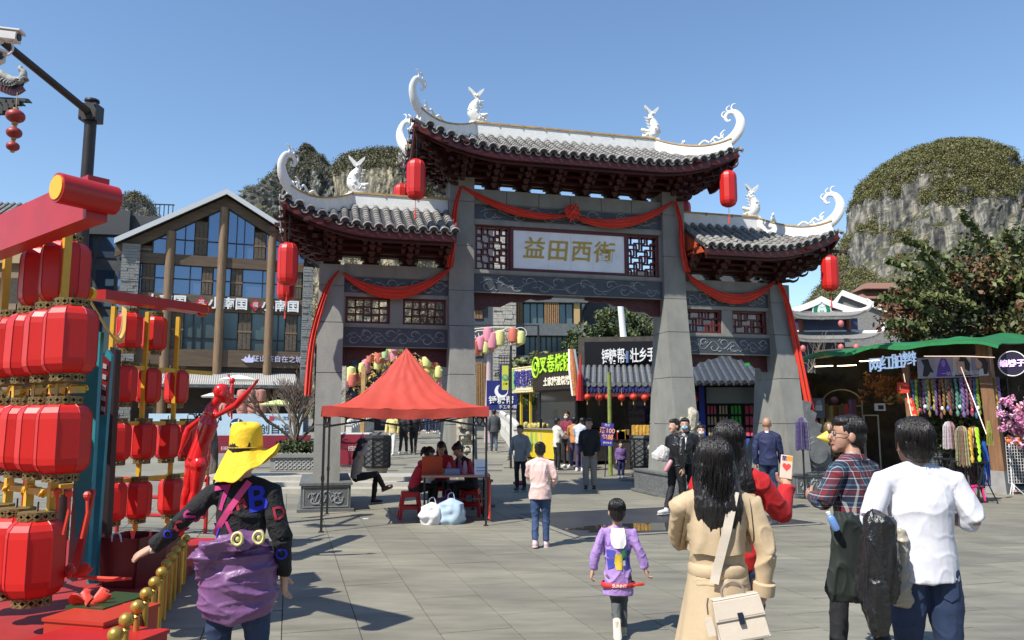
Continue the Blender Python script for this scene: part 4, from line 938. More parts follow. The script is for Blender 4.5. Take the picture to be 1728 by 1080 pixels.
def glaze(za_, zb_, segs, roofed=False, curtain=False):
    for (xa, xb, kind) in segs:
        n = 1
        ztop = (min(zroof(xa), zroof(xb)) if roofed else zb_)
        if kind == 'g':
            mb = MB()
            if roofed:
                zA, zB = zroof(xa+.03), zroof(xb-.03); mx = None
                mb.prism([(xa+.03, za_), (xb-.03, za_), (xb-.03, max(zB, za_+.1)), (xa+.03, max(zA, za_+.1))], .10, .14)
            else: mb.box(xa+.03, xb-.03, .10, .14, za_, zb_)
            mb.build('window_pane', GLC if curtain else GLB, b1)
            mb = MB(); mb.box(xa-.03, xa+.03, .02, .16, za_, zroof(xa) if roofed else zb_); 
            mb.build('mullion', BLACK, b1)
            mb = MB(); mb.box(xa+.03, xb-.03, .04, .12, za_+(zb_-za_)*.28 if curtain else za_+.9, (za_+(zb_-za_)*.28 if curtain else za_+.9)+.06)
            mb.build('transom', BLACK, b1)
            if curtain:
                mb = MB()
                for q in range(5): x = xa+.1+(xb-xa-.2)*(q+.5)/5; mb.cyl((x, .2, za_), (x, .2, zb_), .07, 6)
        else:
            mb = MB(); zt = ztop; mb.box(xa+.02, xb-.02, .0, .12, za_, zt); sh = mb.build('shutter', SHUT, b1)
            k = max(3, int((xb-xa)/.2)); w_ = (xb-xa-.08)/k
            for q in range(k):
                mb = MB(); mb.box(xa+.04+q*w_+.015, xa+.04+(q+1)*w_-.015, -.03, .0, za_+.08, zt-.06); mb.build('slat', SHUT, sh)
            mb = MB(); mb.box(xa, xb, -.05, -.03, (za_+zt)/2-.05, (za_+zt)/2+.05); mb.build('cross_rail', WOODC, sh)
def segs(y, px): return [(fx(a, y)[0], fx(b, y)[0], k) for a, b, k in px]
glaze(zb2+.31, 99, segs(415, [(232, 238, 'g'), (238, 258, 's'), (258, 286, 'g'), (294, 312, 'g'), (312, 328, 'g'), (328, 350, 's'), (350, 376, 'g'), (384, 399, 'g'), (399, 412, 'g'), (412, 429, 'g'), (429, 449, 's'), (449, 458, 'g'), (465, 490, 'g'), (490, 515, 'g')]), True)
glaze(zb1+.47, zb2-.31, segs(480, [(228, 238, 'g'), (238, 260, 's'), (260, 283, 'g'), (289, 320, 'g'), (320, 340, 'g'), (340, 359, 's'), (359, 370, 'g'), (376, 389, 'g'), (389, 409, 's'), (409, 443, 'g'), (443, 453, 'g'), (461, 494, 'g'), (494, 510, 's')]))
glaze(zb0+.5, zb1-.47, segs(565, [(228, 250, 'g'), (250, 280, 'g'), (287, 309, 's'), (309, 325, 'g'), (325, 340, 'g'), (340, 363, 'g'), (371, 401, 'g'), (401, 424, 's'), (424, 449, 'g'), (458, 469, 'g'), (469, 481, 'g'), (481, 501, 's'), (501, 510, 'g')]), False, True)
WL = mat('white sign letter', (.75, .75, .74), .5); PKR = mat('crimson emblem', (.45, .03, .06), .5)
for px in (290, 385, 473):
    x, z = fx(px, 519 if px > 320 else 512); text('小南国', .74, WL, b1, (x+ (0 if px > 320 else -.3), -.22, zb1-.02), ext=.05, bold=.02, name='sign_lettering')
for px in (340, 431):
    x, z = fx(px, 517); mb = MB()
    for a in range(4): mb.prism([(x+.34*math.cos(a*PI/2)*s_, zb1+.0+.36*math.sin(a*PI/2)*s_) for a, s_ in ((a, 1),)]+[(x+.34*math.cos((a+1)*PI/2), zb1+.36*math.sin((a+1)*PI/2)), (x, zb1)], -.24, -.18)
    e = mb.build('red_diamond_emblem', PKR, b1)
    text('福', .34, WL, b1, (x, -.26, zb1), ext=.01, name='emblem_mark')
x, z = fx(462, 611); text('狂山茶自在之城', .42, mat('lilac sign letter', (.6, .6, .8), .5), b1, (x+.2, -.22, zb0), ext=.04, name='sign_lettering')
x, z = fx(420, 610); mb = MB(); mb.prism([(x-.45, zb0-.05), (x-.2, zb0-.22), (x+.2, zb0-.22), (x+.45, zb0-.05), (x+.28, zb0+.0), (x+.22, zb0+.16), (x+.1, zb0+.04), (x, zb0+.3), (x-.1, zb0+.04), (x-.22, zb0+.16), (x-.28, zb0)], -.24, -.18); mb.build('lotus_emblem', MATS['lilac sign letter'], b1)
mb = MB(); mb.box(w0+1.2, w1-.8, .1, .5, 0, zb0-.5); mb.build('shopfront_wall', mat('dark slatted shopfront', (.045, .03, .022), .7, var=.4, vs_=8, stretch=(.2, 1, 6)), b1)
# tiled awning
zt = fx(420, 640)[1]; mb = MB(); mb.hexa([(w0+2, -2.2, zt-.65), (w1-.6, -2.2, zt-.65), (w1-.6, .1, zt+.1), (w0+2, .1, zt+.1)], [(w0+2, -2.2, zt-.55), (w1-.6, -2.2, zt-.55), (w1-.6, .1, zt+.25), (w0+2, .1, zt+.25)]); aw = mb.build('awning', TILED, b1)
n_ = 64
mb = MB(); mb.tube([(0, -2.25, zt-.5), (0, .1, zt+.3)], .11, 6); tm = mb.mesh('awning_tile_row', mat('pale awning tile', (.33, .32, .30), .8, var=.3))
for i in range(n_): link('tile_row', tm, aw, (w0+2.1+i*(w1-w0-2.8)/n_, 0, 0))
for px in (388, 410, 432, 460, 490): x = fx(px, 680)[0]; mb = MB(); mb.box(x-.1, x+.1, -1.9, -1.7, 0, zt-.62); mb.build('awning_post', WOODC, b1)
RL = mat('faded pink lantern', (.45, .20, .15), .5)
for pi_, px in enumerate((387, 409, 427, 440)):
    for py in (668, 690):
        c = P(px-8 if px < 400 else px, py, 41); t = thing('small_lantern', ('upper' if py == 668 else 'lower')+' faded pink drum lantern of the '+['first', 'second', 'third', 'fourth'][pi_]+' pair from the left under the awning', 'lantern', c, 0, 'faded lantern pairs under the awning')
        mb = MB(); mb.lathe([(.12, -.34), (.26, -.28), (.3, 0), (.26, .28), (.12, .34)], 12); mb.build('shade', RL, t, 50); mb = MB(); mb.cyl((0, 0, .34), (0, 0, .5), .03, 6); mb.build('cord', BLACK, t)
for (px, py, c_, lb) in ((372, 668, (.7, .7, .62), 'cream leaf lamp at the left'), (470, 682, (.55, .62, .25), 'yellow green leaf lamp near the bare tree'), (402, 640, (.8, .8, .75), 'white leaf lamp highest')):
    c = P(px, py, 38); mb = MB(); mb.lathe([(0.02, .22), (.5, .12), (.9, -.02), (.86, -.08), (.3, .0), (.02, .02)], 14); tag(mb.build('lotus_leaf_lamp', mat('pale leaf lamp %d' % px, c_, .6), None, 50), lb+' of the three before the tiled awning', 'lamp', 'lotus leaf lamps').location = c
# dark building behind and the far left roof
F2 = Fr(GT(120, 58), 8)
b2 = bld(F2, 'dark_grey_building', 'dark grey flat roofed building with roof railing left of the gabled one')
x0 = F2.L(60, 500)[0]; x1 = F2.L(262, 500)[0]; zt = F2.L(180, 362)[1]
mb = MB(); mb.box(x0, x1, 0, 10, 0, zt); mb.build('wall', DKW, b2)
z1 = F2.L(150, 378)[1]; z2 = F2.L(150, 438)[1]
mb = MB(); mb.box(x0-.2, x1-2, -.6, 0, z1-.9, z1+1.0); mb.build('parapet_band', mat('charcoal panel', (.035, .037, .04), .6), b2)
for k in range(9):
    x = x0+1.0+k*1.6
    for z_, h_ in ((z2+.2, 2.2), (z2-3.6, 2.8), (z2-7.2, 2.8)):
        mb = MB(); mb.box(x, x+1.3, -.04, .0, z_, z_+h_); wn = mb.build('window', GLASS if (k+int(z_)) % 3 else GLB, b2)
        mb = MB(); mb.box(x-.05, x+1.35, -.08, -.04, z_-.06, z_); mb.build('sill', MET if k % 4 == 0 else BLACK, wn)
zr_ = zt; rl = MB(); xa = F2.L(225, 345)[0]; xb = F2.L(290, 345)[0]
for i in range(28): x = lerp(xa-6, xb, i/27); mb = MB(); mb.box(x-.03, x+.03, .3, .36, zr_, zr_+1.0); mb.build('baluster', BLACK, b2)
mb = MB(); mb.box(xa-6, xb+.1, .28, .38, zr_+1.0, zr_+1.08); mb.build('handrail', BLACK, b2)
mb = MB(); mb.box(xa-4, xb+4, .5, 5, zr_-2.0, zr_+.05); mb.build('upper_block', mat('corrugated grey', (.10, .10, .10), .6, var=.3, vs_=12, stretch=(8, 1, .2)), b2)
c = F2.L(138, 398); mb = MB(); mb.box(c[0]-.5, c[0]+.6, -1.6, -.7, c[1]-1.0, c[1]+.3); mb.build('air_unit', mat('white box unit', (.6, .6, .6), .5), b2)
F3 = Fr(GT(-40, 50), 6); b3 = bld(F3, 'tiled_roof_house', 'grey tiled roof house at the far left edge behind the lanterns')
za_, zb_ = F3.L(20, 352)[1], F3.L(20, 392)[1]; x1 = F3.L(52, 380)[0]
mb = MB(); mb.box(-8, x1-.6, .5, 8, 0, zb_); mb.build('wall', mat('tan wall', (.22, .16, .11), .8, var=.2), b3)
mb = MB(); mb.hexa([(-8, -.6, zb_-.3), (x1+1.5, -.6, zb_-.3), (x1, 4, za_+1.2), (-8, 4, za_+1.2)], [(-8, -.6, zb_-.15), (x1+1.5, -.6, zb_-.15), (x1, 4, za_+1.4), (-8, 4, za_+1.4)]); rf_ = mb.build('roof', DKT, b3)
mb = MB(); mb.tube([(0, -.65, zb_-.12), (0, 4, za_+1.42)], .12, 6); tm = mb.mesh('roof_tile_row', TILE)
for i in range(int((x1+8)/.42)): link('tile_row', tm, rf_, (-8+i*.42, 0, 0))
mb = MB(); mb.box(-8, x1+.2, -.7, -.5, zb_-2.2, zb_-.9); mb.build('sign_board', mat('tan board', (.35, .24, .13), .6), b3)
# ---- billboard, maroon hoarding, planter, bare tree
F4 = Fr(GT(345, 30), 7)
bb = bld(F4, 'billboard', 'pale blue advertising hoarding with dark lettering behind the yellow hat', 'billboard')
x0, x1 = F4.L(250, 716)[0], F4.L(511, 716)[0]; za_, zb_ = F4.L(450, 698)[1], F4.L(450, 736)[1]
mb = MB(); mb.box(x0, x1, 0, .12, zb_, za_); mb.build('board', mat('pale blue print', (.42, .56, .66), .5, var=.06), bb)
mb = MB(); mb.box(x0, x1+.3, -.05, .2, 0, zb_+.03); mb.build('maroon_base', mat('maroon hoarding', (.20, .012, .03), .5, var=.1), bb)
NV = mat('navy ink', (.015, .03, .10), .5); INK = mat('dark ink', (.02, .025, .03), .5)
c = F4.L(460, 724); text('原创自造', .40, INK, bb, (c[0]-.1, -.012, c[1]-.02), ext=.004, name='board_lettering')
c = F4.L(400, 718); mb = MB(); mb.cyl((c[0], -.02, c[1]), (c[0], 0, c[1]), .27, 24); o = mb.build('round_logo', NV, bb); mb = MB(); mb.tube([(c[0]-.2, -.03, c[1]+.06), (c[0], -.03, c[1]+.1), (c[0]+.2, -.03, c[1]+.02)], .035, 5); mb.tube([(c[0]+.05, -.03, c[1]-.22), (c[0]+.02, -.03, c[1]), (c[0]+.07, -.03, c[1]+.24)], .03, 5); mb.build('logo_swoosh', WL, o)
c = F4.L(483, 706); text('万达 文旅集团', .16, NV, bb, (c[0], -.012, c[1]), ext=.003, name='board_lettering')
mb = MB(); c = F4.L(458, 706); mb.box(c[0]-.08, c[0]+.08, -.015, 0, c[1]-.08, c[1]+.08); mb.build('square_logo', PKR, bb)
c = F4.L(392, 757); text('扫码关注', .16, WL, bb, (c[0]-.1, -.062, c[1]), ext=.002, name='board_lettering')
F5 = Fr(GT(470, 23), 7); pl = bld(F5, 'stone_planter', 'low grey stone planter with pierced lattice front and clipped hedge', 'planter')
x0, x1 = F5.L(455, 790)[0], F5.L(535, 790)[0]; zt = F5.L(500, 772)[1]; 
mb = MB(); mb.box(x0, x1, 0, 2.0, 0, zt); mb.build('planter_wall', mat('planter stone', (.26, .255, .24), .7, var=.15), pl)
mb = MB(); mb.box(x0-.05, x1+.05, -.06, 2.06, zt, zt+.10); mb.build('coping', STONE, pl)
pp_ = MB()
for i in range(9):
    for j in range(4):
        x = x0+.2+i*.13; z = .12+j*.12
        pp_.tube([(x+.05*math.cos(a*PI/4), -.012, z+.05*math.sin(a*PI/4)) for a in range(9)], .009, 4)
pp_.build('pierced_lattice', mat('pale lattice', (.45, .45, .43), .7), pl)['kind'] = 'stuff'
cen = [(random.uniform(x0+.1, x1-.1), random.uniform(.2, 1.8), zt+.1+random.uniform(.05, .28)) for _ in range(90)]
hd = leaf_cloud('hedge', LG3, cen, .16, 60, .045, pl, seed=9)
# bare tree
bt = thing('bare_tree', 'leafless tree with many fine upswept twigs in the planter beside the gate', 'tree', F5.W(F5.L(491, 700)[0], 1.0, zt))
rd = random.Random(12); mb = MB(); tw = MB(); twn = MB()
def grow(p, d, L, r_, lv):
    e = p+d*L; mid = p+d*L*.5+V((rd.uniform(-.05, .05), rd.uniform(-.05, .05), 0))*L
    (mb if lv < 3 else tw).tube([p, mid, e], [r_, r_*.85, r_*.7], 5 if lv < 3 else 3, cap=False)
    if lv == 6: return
    for k in range(3 if lv < 3 else (3 if rd.random() < .55 else 2)):
        a = rd.uniform(0, 2*PI); sp_ = rd.uniform(.22, .55); s_ = d.orthogonal().normalized(); s2 = d.cross(s_)
        nd = (d+(s_*math.cos(a)+s2*math.sin(a))*sp_+V((0, 0, .12))).normalized(); grow(e, nd, L*rd.uniform(.68, .85), r_*.62, lv+1)
grow(V((0, 0, -.3)), V((.0, 0, 1)), .75, .10, 0)
for a in (0.3, 2.2, 3.6, 5.2): grow(V((0, 0, .35)), V((math.cos(a)*.75, math.sin(a)*.75, .75)).normalized(), .65, .06, 1)
mb.build('trunk', BARK, bt, 60); o = tw.build('crown', mat('fine twig', (.12, .09, .07), .9), bt); o['kind'] = 'stuff'
# unseen buildings with windows, added around the viewer to cut low sky fill
NS = mat('sky blocker facade', (.10, .085, .07), .8, var=.3)
for i, (x, y, w_, h_) in enumerate(((-30, -24, 26, 13), (-2, -27, 24, 15), (26, -24, 26, 12), (-34, 2, 10, 9))):
    mb = MB(); mb.box(x-w_/2, x+w_/2, y-8, y, 0, h_); mb.prism([(y-9, h_), (y+1, h_), (y-4, h_+3)], x-w_/2-.5, x+w_/2+.5, 'x'); tag(mb.build('added_sky_blocker', NS), kind='structure')
    for k in range(int(w_/3)):
        for z in range(0, int(h_)-2, 3): MB().box(x-w_/2+.8+k*3, x-w_/2+2.4+k*3, y, y+.05, z+1, z+2.5).build('window', GLASS, C.objects[-1] if False else bpy.data.objects[[o.name for o in C.objects if o.name.startswith('added_sky_blocker')][-1]])
# ---------------------------------------------------------------- street beyond the gate
SLATW = mat('orange timber slat', (.30, .17, .07), .6, var=.25)
CONC = mat('grey concrete band', (.10, .11, .115), .7, var=.2)
F10 = Fr(GT(800, 50), 4); b4 = bld(F10, 'stone_tower_building', 'modern building with pale stacked stone tower and timber slat screens seen through the main arch')
L = lambda px, py, n=0: F10.L(px, py, n)
xs = {k: L(k, 560)[0] for k in (760, 800, 832, 870, 985)}
zt = 13.5
mb = MB(); mb.box(xs[832], xs[870], -.5, 6, 0, zt); mb.build('tower_core', STK, b4)
rdp = random.Random(5); z = 0; mb = MB()
while z < zt:
    hh = rdp.uniform(.14, .3); x = xs[832]
    while x < xs[870]-.06:
        ww = min(xs[870]-x, rdp.uniform(.3, .8)); q = rdp.uniform(0, .07); mb.box(x, x+ww-.015, -.55-q, -.48, z, z+hh-.02); x += ww
    z += hh
mb.build('stone_course', mat('pale stacked stone', (.33, .31, .27), .85, var=.35, vs_=6), b4)['kind'] = 'stuff'
mb = MB(); mb.box(xs[760]+.5, xs[832], .3, 8, 0, zt); mb.build('wall', mat('blue grey wall', (.045, .055, .07), .7, var=.2), b4)
mb = MB(); mb.box(xs[870], xs[985], .6, 8, 0, zt); mb.build('wall', DKW, b4)
for y0, y1 in ((495, 510), (546, 566), (600, 612)):
    a, b = L(900, y1)[1], L(900, y0)[1]; mb = MB(); mb.box(xs[870]-.02, xs[985]+.3, -.1, .7, a, b); mb.build('concrete_band', CONC, b4)
def slats(fr, par, x0, x1, z0, z1, y, n):
    for i in range(n):
        w_ = (x1-x0)/n; mb = MB(); mb.box(x0+i*w_, x0+i*w_+w_*.55, y, y+.06, z0, z1); mb.build('timber_slat', SLATW, par)
def panes(fr, par, x0, x1, z0, z1, y, n, m=GLC):
    for i in range(n):
        w_ = (x1-x0)/n; mb = MB(); mb.box(x0+i*w_+.04, x0+(i+1)*w_-.04, y, y+.04, z0, z1); mb.build('window_pane', m, par)
        mb = MB(); mb.box(x0+i*w_-.04, x0+i*w_+.04, y-.04, y+.08, z0, z1); mb.build('window_mullion', BLACK, par)
z0, z1 = L(900, 546)[1], L(900, 510)[1]
for a, b, n in ((871, 883, 4), (919, 944, 8)): slats(F10, b4, L(a, 530)[0], L(b, 530)[0], z0, z1, -.02, n)
panes(F10, b4, L(884, 530)[0], L(919, 530)[0], z0, z1, .4, 3); panes(F10, b4, L(944, 530)[0], L(968, 530)[0], z0, z1, .4, 2)
mb = MB(); mb.box(L(969, 530)[0], L(979, 530)[0], .1, .2, z0, z1); mb.build('tan_panel', mat('tan reveal', (.42, .28, .12), .6), b4)
z0, z1 = L(900, 600)[1], L(900, 567)[1]; panes(F10, b4, L(886, 580)[0], L(960, 580)[0], z0, z1, .5, 8); slats(F10, b4, L(969, 580)[0], L(983, 580)[0], z0, z1, -.02, 5)
for y0, y1 in ((537, 520), (600, 575), (650, 610)): slats(F10, b4, L(800, 560)[0], L(815, 560)[0], L(810, y0)[1], L(810, y1)[1], .2, 6)
mb = MB(); z = L(810, 520)[1]; mb.box(L(798, 520)[0], L(815, 520)[0], .0, .6, z-.0, z+1.4); mb.build('window_box', GLASS, b4)
slats(F10, b4, L(800, 660)[0], L(826, 660)[0], 1.6, L(810, 612)[1], .15, 9)
F11 = Fr(GT(985, 56), -6); b5 = bld(F11, 'dark_gabled_building', 'dark grey building with a pale roof edge right of the timber slats, behind the tree')
x0, x1 = F11.L(985, 560)[0], F11.L(1130, 560)[0]; zt = F11.L(1000, 505)[1]
mb = MB(); mb.prism([(x0, 0), (x1+8, 0), (x1+8, zt+2), (x0+2, zt+2), (x0, zt-1)], 0, 8); mb.build('wall', DKW, b5)
mb = MB(); mb.hexa([(x0-.4, -.6, zt-1.4), (x0+1.6, -.6, zt+2.4), (x0+1.6, 8, zt+2.4), (x0-.4, 8, zt-1.4)], [(x0-.6, -.6, zt-1.2), (x0+1.4, -.6, zt+2.6), (x0+1.4, 8, zt+2.6), (x0-.6, 8, zt-1.2)]); mb.build('roof_edge', MET, b5)
for i in range(7):
    for z in (1.2, 4.2): mb = MB(); mb.box(x0+1+i*1.3, x0+2+i*1.3, -.05, 0, z+1.6, z+3.4); mb.build('window', GLASS if i % 2 else mat('brown window', (.08, .05, .03), .4), b5)
F12 = Fr(GT(560, 52), 10); b6 = bld(F12, 'dark_shop_row', 'dark two storey shop row filling the left bay behind the flower arch')
x0, x1 = F12.L(530, 660)[0], F12.L(800, 660)[0]; zt = F12.L(650, 590)[1]
mb = MB(); mb.box(x0, x1, 0, 8, 0, zt); mb.build('wall', mat('deep brown shop wall', (.035, .028, .026), .7, var=.4, vs_=3), b6)
for i in range(16):
    x = x0+.4+i*(x1-x0)/16; mb = MB(); mb.box(x, x+.34, -.06, 0, .3, zt-.4); mb.build('door_panel', [mat('dark red door', (.11, .02, .02), .5), GLASS, mat('shop poster', (.28, .2, .2), .5), mat('navy panel', (.02, .03, .09), .5)][i % 4], b6)
mb = MB(); mb.box(x0, x1, -.5, -.1, zt-.35, zt+.1); mb.build('eave', TILED, b6)
tree('street_tree', 'round green tree behind the leaning white pole', GT(1040, 44), 7.5, (0, 0, 4.9, 2.6, 2.2, 2.3), 130, LG3, .13, .16, 15, BARK, n_per=110, crad=.55)
tree('street_tree', 'light green bushy tree behind the yellow durian sign', GT(905, 40), 4.6, (0, 0, 3.0, 1.9, 1.4, 1.3), 90, [LT[3], LG3[0], LT[0]], .11, .1, 16, BARK, n_per=90, crad=.45)
a = P(1055, 600, 34); b = P(1043, 470, 34); t = thing('flag_pole', 'slightly leaning white steel pole in front of the green tree', 'pole', V((a.x+.25, 34, terrain(0, 34))))
mb = MB(); mb.tube([(0, 0, 0), a-t.location, b-t.location], [.17, .15, .13], 14); mb.build('shaft', mat('white pole paint', (.72, .72, .71), .4), t, 40)
mb = MB(); q = P(1050, 578, 34)-t.location; mb.box(q.x-.5, q.x+.5, -.2, .2, q.z, q.z+.22); mb.build('floodlight', mat('white lamp', (.7, .7, .7), .4), t)
# flower and lantern arch
PASTEL = [mat('pastel pink', (.60, .22, .28), .5), mat('pastel yellow', (.62, .60, .22), .5), mat('pastel green', (.38, .52, .26), .5), mat('coral', (.55, .14, .09), .5)]
GOLDF = mat('golden leaf wreath', (.62, .42, .12), .5, var=.3, vs_=20); IVORY = mat('ivory swirl', (.62, .60, .50), .5)
def pastel_lantern(c, m, s_, par, nm='pastel_lantern'):
    mb = MB(); mb.lathe([(.05, -.3), (.17, -.24), (.21, 0), (.17, .24), (.05, .3)], 10, c=c); [mb.v.__setitem__(i, tuple(V(c)+(V(v)-V(c))*s_)) for i, v in enumerate(mb.v)]; return mb.build(nm, m, par, 50)
ar = thing('flower_arch', 'golden wreath arch with pastel lotus lanterns behind the red tent', 'arch', GT(690, 38)); rd = random.Random(31)
def arc_pt(u): px = lerp(596, 752, u); py = 640-44*math.sin(PI*min(1, max(0, u)))**.8+20*abs(u-.5)*.6; return P(px, py, 38)-ar.location
for i in range(30):
    u = i/29; c = arc_pt(u)+V((rd.uniform(-.3, .3), rd.uniform(-.4, .4), rd.uniform(-.5, .4))); pastel_lantern(c, PASTEL[rd.randrange(4)], rd.uniform(.8, 1.3), ar)
gm = MB()
for i in range(420):
    u = rd.random(); c = arc_pt(u)+V((rd.gauss(0, .25), rd.uniform(-.5, .5), rd.gauss(-.35, .38))); d = V((rd.uniform(-1, 1), rd.uniform(-1, 1), rd.uniform(-1, 1))).normalized()*.22
    gm.tube([c, c+d*.5+V((0, 0, .04)), c+d], [.012, .05, .01], 4, sy=.35)
gm.build('gold_leaves', GOLDF, ar)['kind'] = 'stuff'
for px in (600, 752): mb = MB(); c = P(px, 680, 38)-ar.location; mb.cyl((c.x, 0, 0), (c.x, 0, P(px, 635, 38).z), .07, 8); mb.build('arch_leg', BLACK, ar)
for i, (px, s2) in enumerate(((798, 1), )):
    t = thing('lotus_lamp', 'pink tapered lamp post crowned with ivory swirls and pastel lotus lanterns', 'lamp', GT(826, 36)); O = t.location
    mb = MB(); q = P(825, 598, 36)-O; mb.tube([(0, 0, 0), (q.x, 0, q.z)], [.26, .10], 14); mb.build('tapered_post', mat('dusky pink post', (.42, .32, .33), .5), t, 40)
    sw = MB()
    for k in range(11):
        px = 800+k*8; c = P(px, 570+6*math.sin(k*1.7), 36)-O; rr = rd.uniform(.28, .55); sg = 1 if k % 2 else -1; pts = []
        for j in range(20): tt = j/19; an = sg*tt*7+k; pts.append(c+V((math.cos(an)*rr*(1-.85*tt), rd.uniform(-.01, .01), math.sin(an)*rr*(1-.85*tt))))
        sw.tube(pts, .022, 4)
    sw.tube(spline([P(800, 555, 36)-O, P(840, 552, 36)-O, P(872, 556, 36)-O, P(885, 575, 36)-O, P(870, 586, 36)-O], 6), .03, 5); sw.build('ivory_swirls', IVORY, t)
    for (px, py, m_, s_) in ((824, 565, 0, 1.25), (831, 575, 0, 1.4), (843, 571, 1, 1.3), (866, 566, 3, 1.2), (879, 570, 1, 1.1), (811, 580, 0, 1.2), (801, 588, 3, 1.3), (819, 586, 1, 1.0)): pastel_lantern(P(px, py, 35.8)-O, PASTEL[m_], s_, t, 'lotus_lantern')
    mb = MB()
    for k in range(24): c = P(rd.uniform(798, 835), rd.uniform(578, 596), 35.9)-O; d = V((rd.uniform(-1, 1), -.2, rd.uniform(-1, 1))).normalized()*.2; mb.tube([c, c+d*.5, c+d], [.01, .05, .01], 4, sy=.4)
    mb.build('gold_leaves', GOLDF, t)['kind'] = 'stuff'
# blue banner on a black post with a small banner
NAVY = mat('royal blue banner', (.012, .018, .14), .5); Fb = Fr(GT(820, 31), 0)
t = thing('shop_banner', 'large dark blue banner with white emblem and small lettering left of the durian sign', 'banner', Fb.o, 0)
a, b = Fb.L(821, 692), Fb.L(873, 642); mb = MB(); mb.box(a[0], b[0], 0, .06, a[1], b[1]); mb.build('banner_cloth', NAVY, t)
c = Fb.L(846, 660); mb = MB(); mb.cyl((c[0], -.02, c[1]), (c[0], 0, c[1]), .27, 22); o = mb.build('round_emblem', WL, t); mb = MB(); mb.cyl((c[0]+.05, -.03, c[1]+.04), (c[0]+.05, -.02, c[1]+.04), .19, 18); mb.build('emblem_inner', NAVY, o)
c = Fb.L(846, 676); text('锤糖帮', .34, WL, t, (c[0], -.02, c[1]), ext=.01, bold=.004); c = Fb.L(857, 687); text('手工/糖/帮', .16, WL, t, (c[0], -.02, c[1]), ext=.01)
for px in (822, 872): mb = MB(); x = Fb.L(px, 690)[0]; mb.cyl((x, .03, 0), (x, .03, b[1]), .03, 6); mb.build('banner_leg', BLACK, t)
Fc = Fr(GT(862, 24), 0); t = thing('street_lamp', 'thin black lamp post with fretwork panel and hanging green and yellow banner', 'lamp', Fc.o)
zt = Fc.L(862, 583)[1]; mb = MB(); mb.cyl((0, 0, 0), (0, 0, zt), .035, 8); mb.build('post', BLACK, t)
x0, x1 = Fc.L(842, 620)[0], Fc.L(860, 620)[0]
for q in range(4): mb = MB(); zz = Fc.L(850, 600+q*5)[1]; mb.box(x0, x1, -.01, .01, zz-.01, zz+.01); mb.build('fret_bar', BLACK, t)
for q in range(5): mb = MB(); x = lerp(x0, x1, q/4); mb.box(x-.01, x+.01, -.012, .012, Fc.L(850, 655)[1] if q in (0, 4) else Fc.L(850, 615)[1], Fc.L(850, 600)[1]); mb.build('fret_bar', BLACK, t)
mb = MB(); mb.box(x0+.02, x1-.02, -.01, .01, Fc.L(850, 655)[1], Fc.L(850, 616)[1]); mb.build('navy_field', NAVY, t)
mb = MB(); xa, xb = Fc.L(847, 640)[0], Fc.L(858, 640)[0]; mb.box(xa, xb, -.02, -.011, Fc.L(850, 658)[1], Fc.L(850, 617)[1]); bn = mb.build('yellow_banner', mat('lime yellow print', (.50, .52, .06), .5), t)
c = Fc.L(852.5, 637); mb = MB(); mb.cyl((c[0], -.03, c[1]), (c[0], -.021, c[1]), .10, 20); mb.build('green_disc', mat('leaf green print', (.10, .32, .10), .5), bn); text('宋', .11, WL, bn, (c[0], -.035, c[1]), ext=.002); text('小满', .07, INK, bn, (c[0], -.024, c[1]-.2), ext=.002)
t = thing('street_lamp', 'thin dark lamp post behind the lotus lanterns', 'lamp', GT(909, 36)); mb = MB(); mb.cyl((0, 0, 0), (0, 0, P(909, 548, 36).z-t.location.z), .05, 8); mb.build('post', BLACK, t); mb = MB(); c = P(800, 549, 36)-t.location; mb.bar((0, 0, c.z), c, .05); mb.build('arm', BLACK, t)
# white carved balustrade up the right side of the street
BAL = mat('white balustrade stone', (.55, .54, .50), .7, var=.2, vs_=6)
pts = [GT(872, 26.5), GT(868, 30), GT(858, 36), GT(846, 44)]; mbp = MB(); mbp.box(-.11, .11, -.11, .11, 0, 1.05); mbp.box(-.14, .14, -.14, .14, 1.05, 1.1); mbp.ball((0, 0, 1.19), .11, 8, 6); pmesh = mbp.mesh('balustrade_post', BAL)
bal = thing('balustrade', 'white carved stone balustrade along the right side of the street', 'balustrade', pts[0]); O = bal.location
bal2 = thing('balustrade', 'white carved balustrade on the left side of the street behind the seated woman', 'balustrade', GT(590, 30)); 
def run(par, pts):
    O = par.location; acc = []
    for i in range(len(pts)-1):
        n = max(1, round((pts[i+1]-pts[i]).length/1.3))
        for k in range(n): acc.append(pts[i].lerp(pts[i+1], k/n))
    acc.append(pts[-1])
    for i, p in enumerate(acc):
        link('post', pmesh, par, p-O)
        if i: 
            q = acc[i-1]-O; p2 = p-O; mb = MB(); mb.bar(q+V((0, 0, .88)), p2+V((0, 0, .88)), .10, .12); mb.build('rail', BAL, par)
            mb = MB(); mb.bar(q+V((0, 0, .12)), p2+V((0, 0, .12)), .10, .14)
            for k in range(4): u = q.lerp(p2, (k+.5)/4); mb.tube([u+V((.0, 0, .15)), u+V((.06, .06, .4)), u+V((-.05, -.05, .62)), u+V((0, 0, .85))], [.06, .04, .06, .05], 5)
            mb.build('pierced_panel', BAL, par)['kind'] = 'stuff'
run(bal, pts); run(bal2, [GT(590, 30), GT(610, 38), GT(628, 46)])
